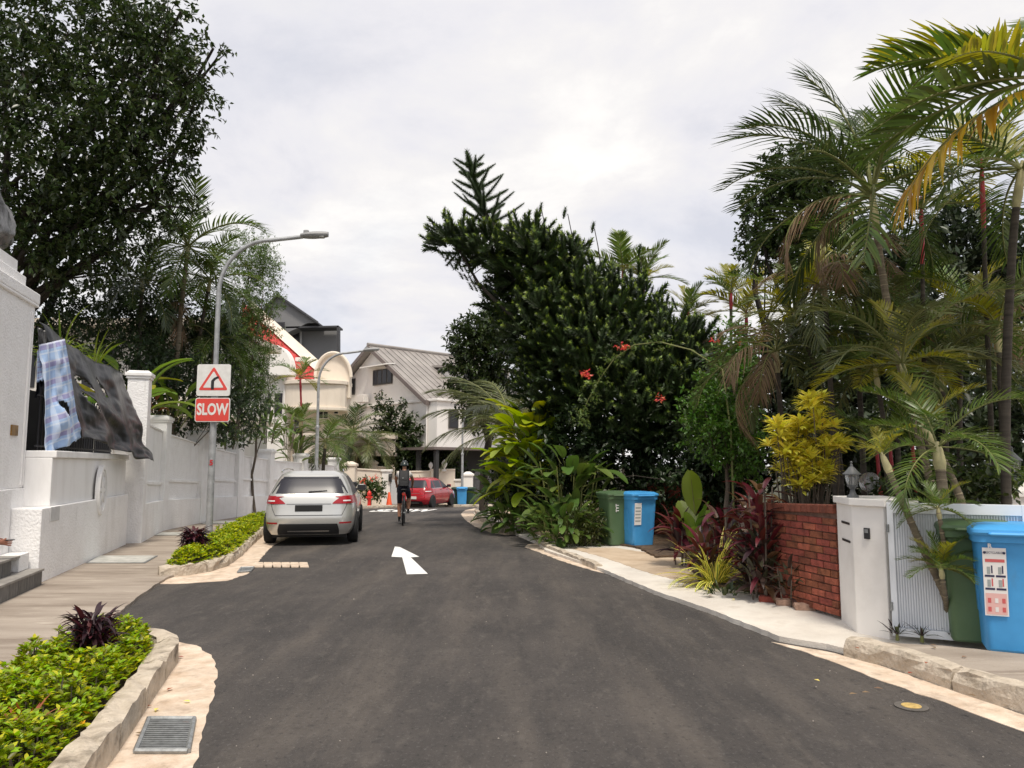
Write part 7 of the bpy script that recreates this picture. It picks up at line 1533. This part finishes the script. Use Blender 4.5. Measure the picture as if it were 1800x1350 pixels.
for px, Y, ct_, lab in ((1580, 10.6, (1572, 590), 'yellow green palm crown filling the gap between the two areca palms'), (1665, 10.0, (1655, 660), 'low spreading palm crown above the slanting ringed trunk'), (1765, 9.4, (1755, 590), 'feathery palm crown beside the tall dark trunk'), (1560, 10.6, (1540, 660), 'young palm spreading low fronds behind the yellow croton'), (1480, 11.6, (1400, 560), 'slender palm arching beside the layered tree')):
    palm(lab, [rp(px, Y)] + pp((px - 3, 760, Y), (ct_[0], ct_[1], Y)), .035, 15, ['areca', 'stiffy', 'areca', 'arecag'], (-10, 85), .7, group='palms on the right', trunk=M_PDARK)
# red stems, bromeliads, small details at the gate
for px, wh in ((1548, 'beside the globe lamp'), (1572, 'between two others'), (1612, 'farthest from the globe lamp')):
    q = at(px, 880, 9.4); s_ = thing('red_palm_stem', 'bare red palm stem behind the white gate ' + wh, 'palm', (q.x, 9.4, .1), 0, 'red palm stems behind the gate'); MB().tube([(0, 0, -.1), (.02, .0, .8), (-.02, 0, 1.75)], [.035, .03, .02], 8).build('trunk', M_RSHAFT, s_, True, True)
    put('frond', fr('stiff', 0), s_, Vector((q.x - .02, 9.4, 1.8)), random.uniform(0, 360), 60, .6); put('frond', fr('stiff', 1), s_, Vector((q.x - .02, 9.4, 1.8)), random.uniform(0, 360), 45, .6)
BRO = [strap_mesh('leaf', .20, .03, .5, PURP), strap_mesh('leaf', .18, .03, .8, leafmat('brom_green', (.05, .06, .03)))]
for px, py, n_, s, lab in ((1582, 1117, 18, .7, 'small spiky dark bromeliad at the foot of the gate'), (1626, 1120, 18, .75, 'reddish bromeliad between its darker neighbours'), (1668, 1117, 34, 1.1, 'larger dark bromeliad at the base of the palm clump')):
    q = G(px, py, .12); clump('bromeliad', lab, (q.x, q.y + .05, .125), BRO, n_, (10, 80), s, .04, group='bromeliads at the gate')
SH = [lobe(1620, 870, 8.6, 60, .35, 30), lobe(1700, 860, 8.6, 50, .35, 40)]
tree('gate_shrub', 'dark low shrub behind the white gate', (at(1640, 900, 8.8).x, 8.8, .1), (at(1640, 900, 8.8).x, 8.8, .6), .03, SH, 160, 10, .25, .1, DKL, 'shrub', shell=.1)
q = at(1740, 880, 8.8); tree('frangipani', 'crooked brown limbed shrub with pale leaves behind the bins', (q.x - .5, 8.8, .1), tuple(at(1745, 845, 8.8)), .05, [lobe(1755, 845, 8.8, 35, .25, 14), lobe(1730, 852, 8.8, 20, .2, 8)], 50, 8, .12, .1, LTL, 'shrub', shell=.1)
# litter of fallen leaves on the footpath and in the gutter
for i in range(26):
    px, py = random.choice(((random.uniform(1200, 1350), random.uniform(1000, 1055)), (random.uniform(240, 340), random.uniform(1150, 1330)), (random.uniform(1380, 1750), random.uniform(1110, 1230))))
    q = G(px, py, .06 if px > 1000 else .012)
    if px > 1450: q = G(px, py, .14)
    o = MB(); o.add([(0, -.02, 0), (.012, 0, .006), (0, .025, .002), (-.012, 0, .006)], [(0, 1, 2, 3)]); o = o.build('fallen_leaf', random.choice((RUST, LB, PYEL)), None, fix=False); o.location = q + Vector((0, 0, .004)); o.rotation_euler = (0, 0, random.uniform(0, 6)); o.scale = (1.3, 1.3, 1)
    tagp(o, 'small dry fallen leaf lying on the pale concrete', 'leaf', 'fallen leaves')
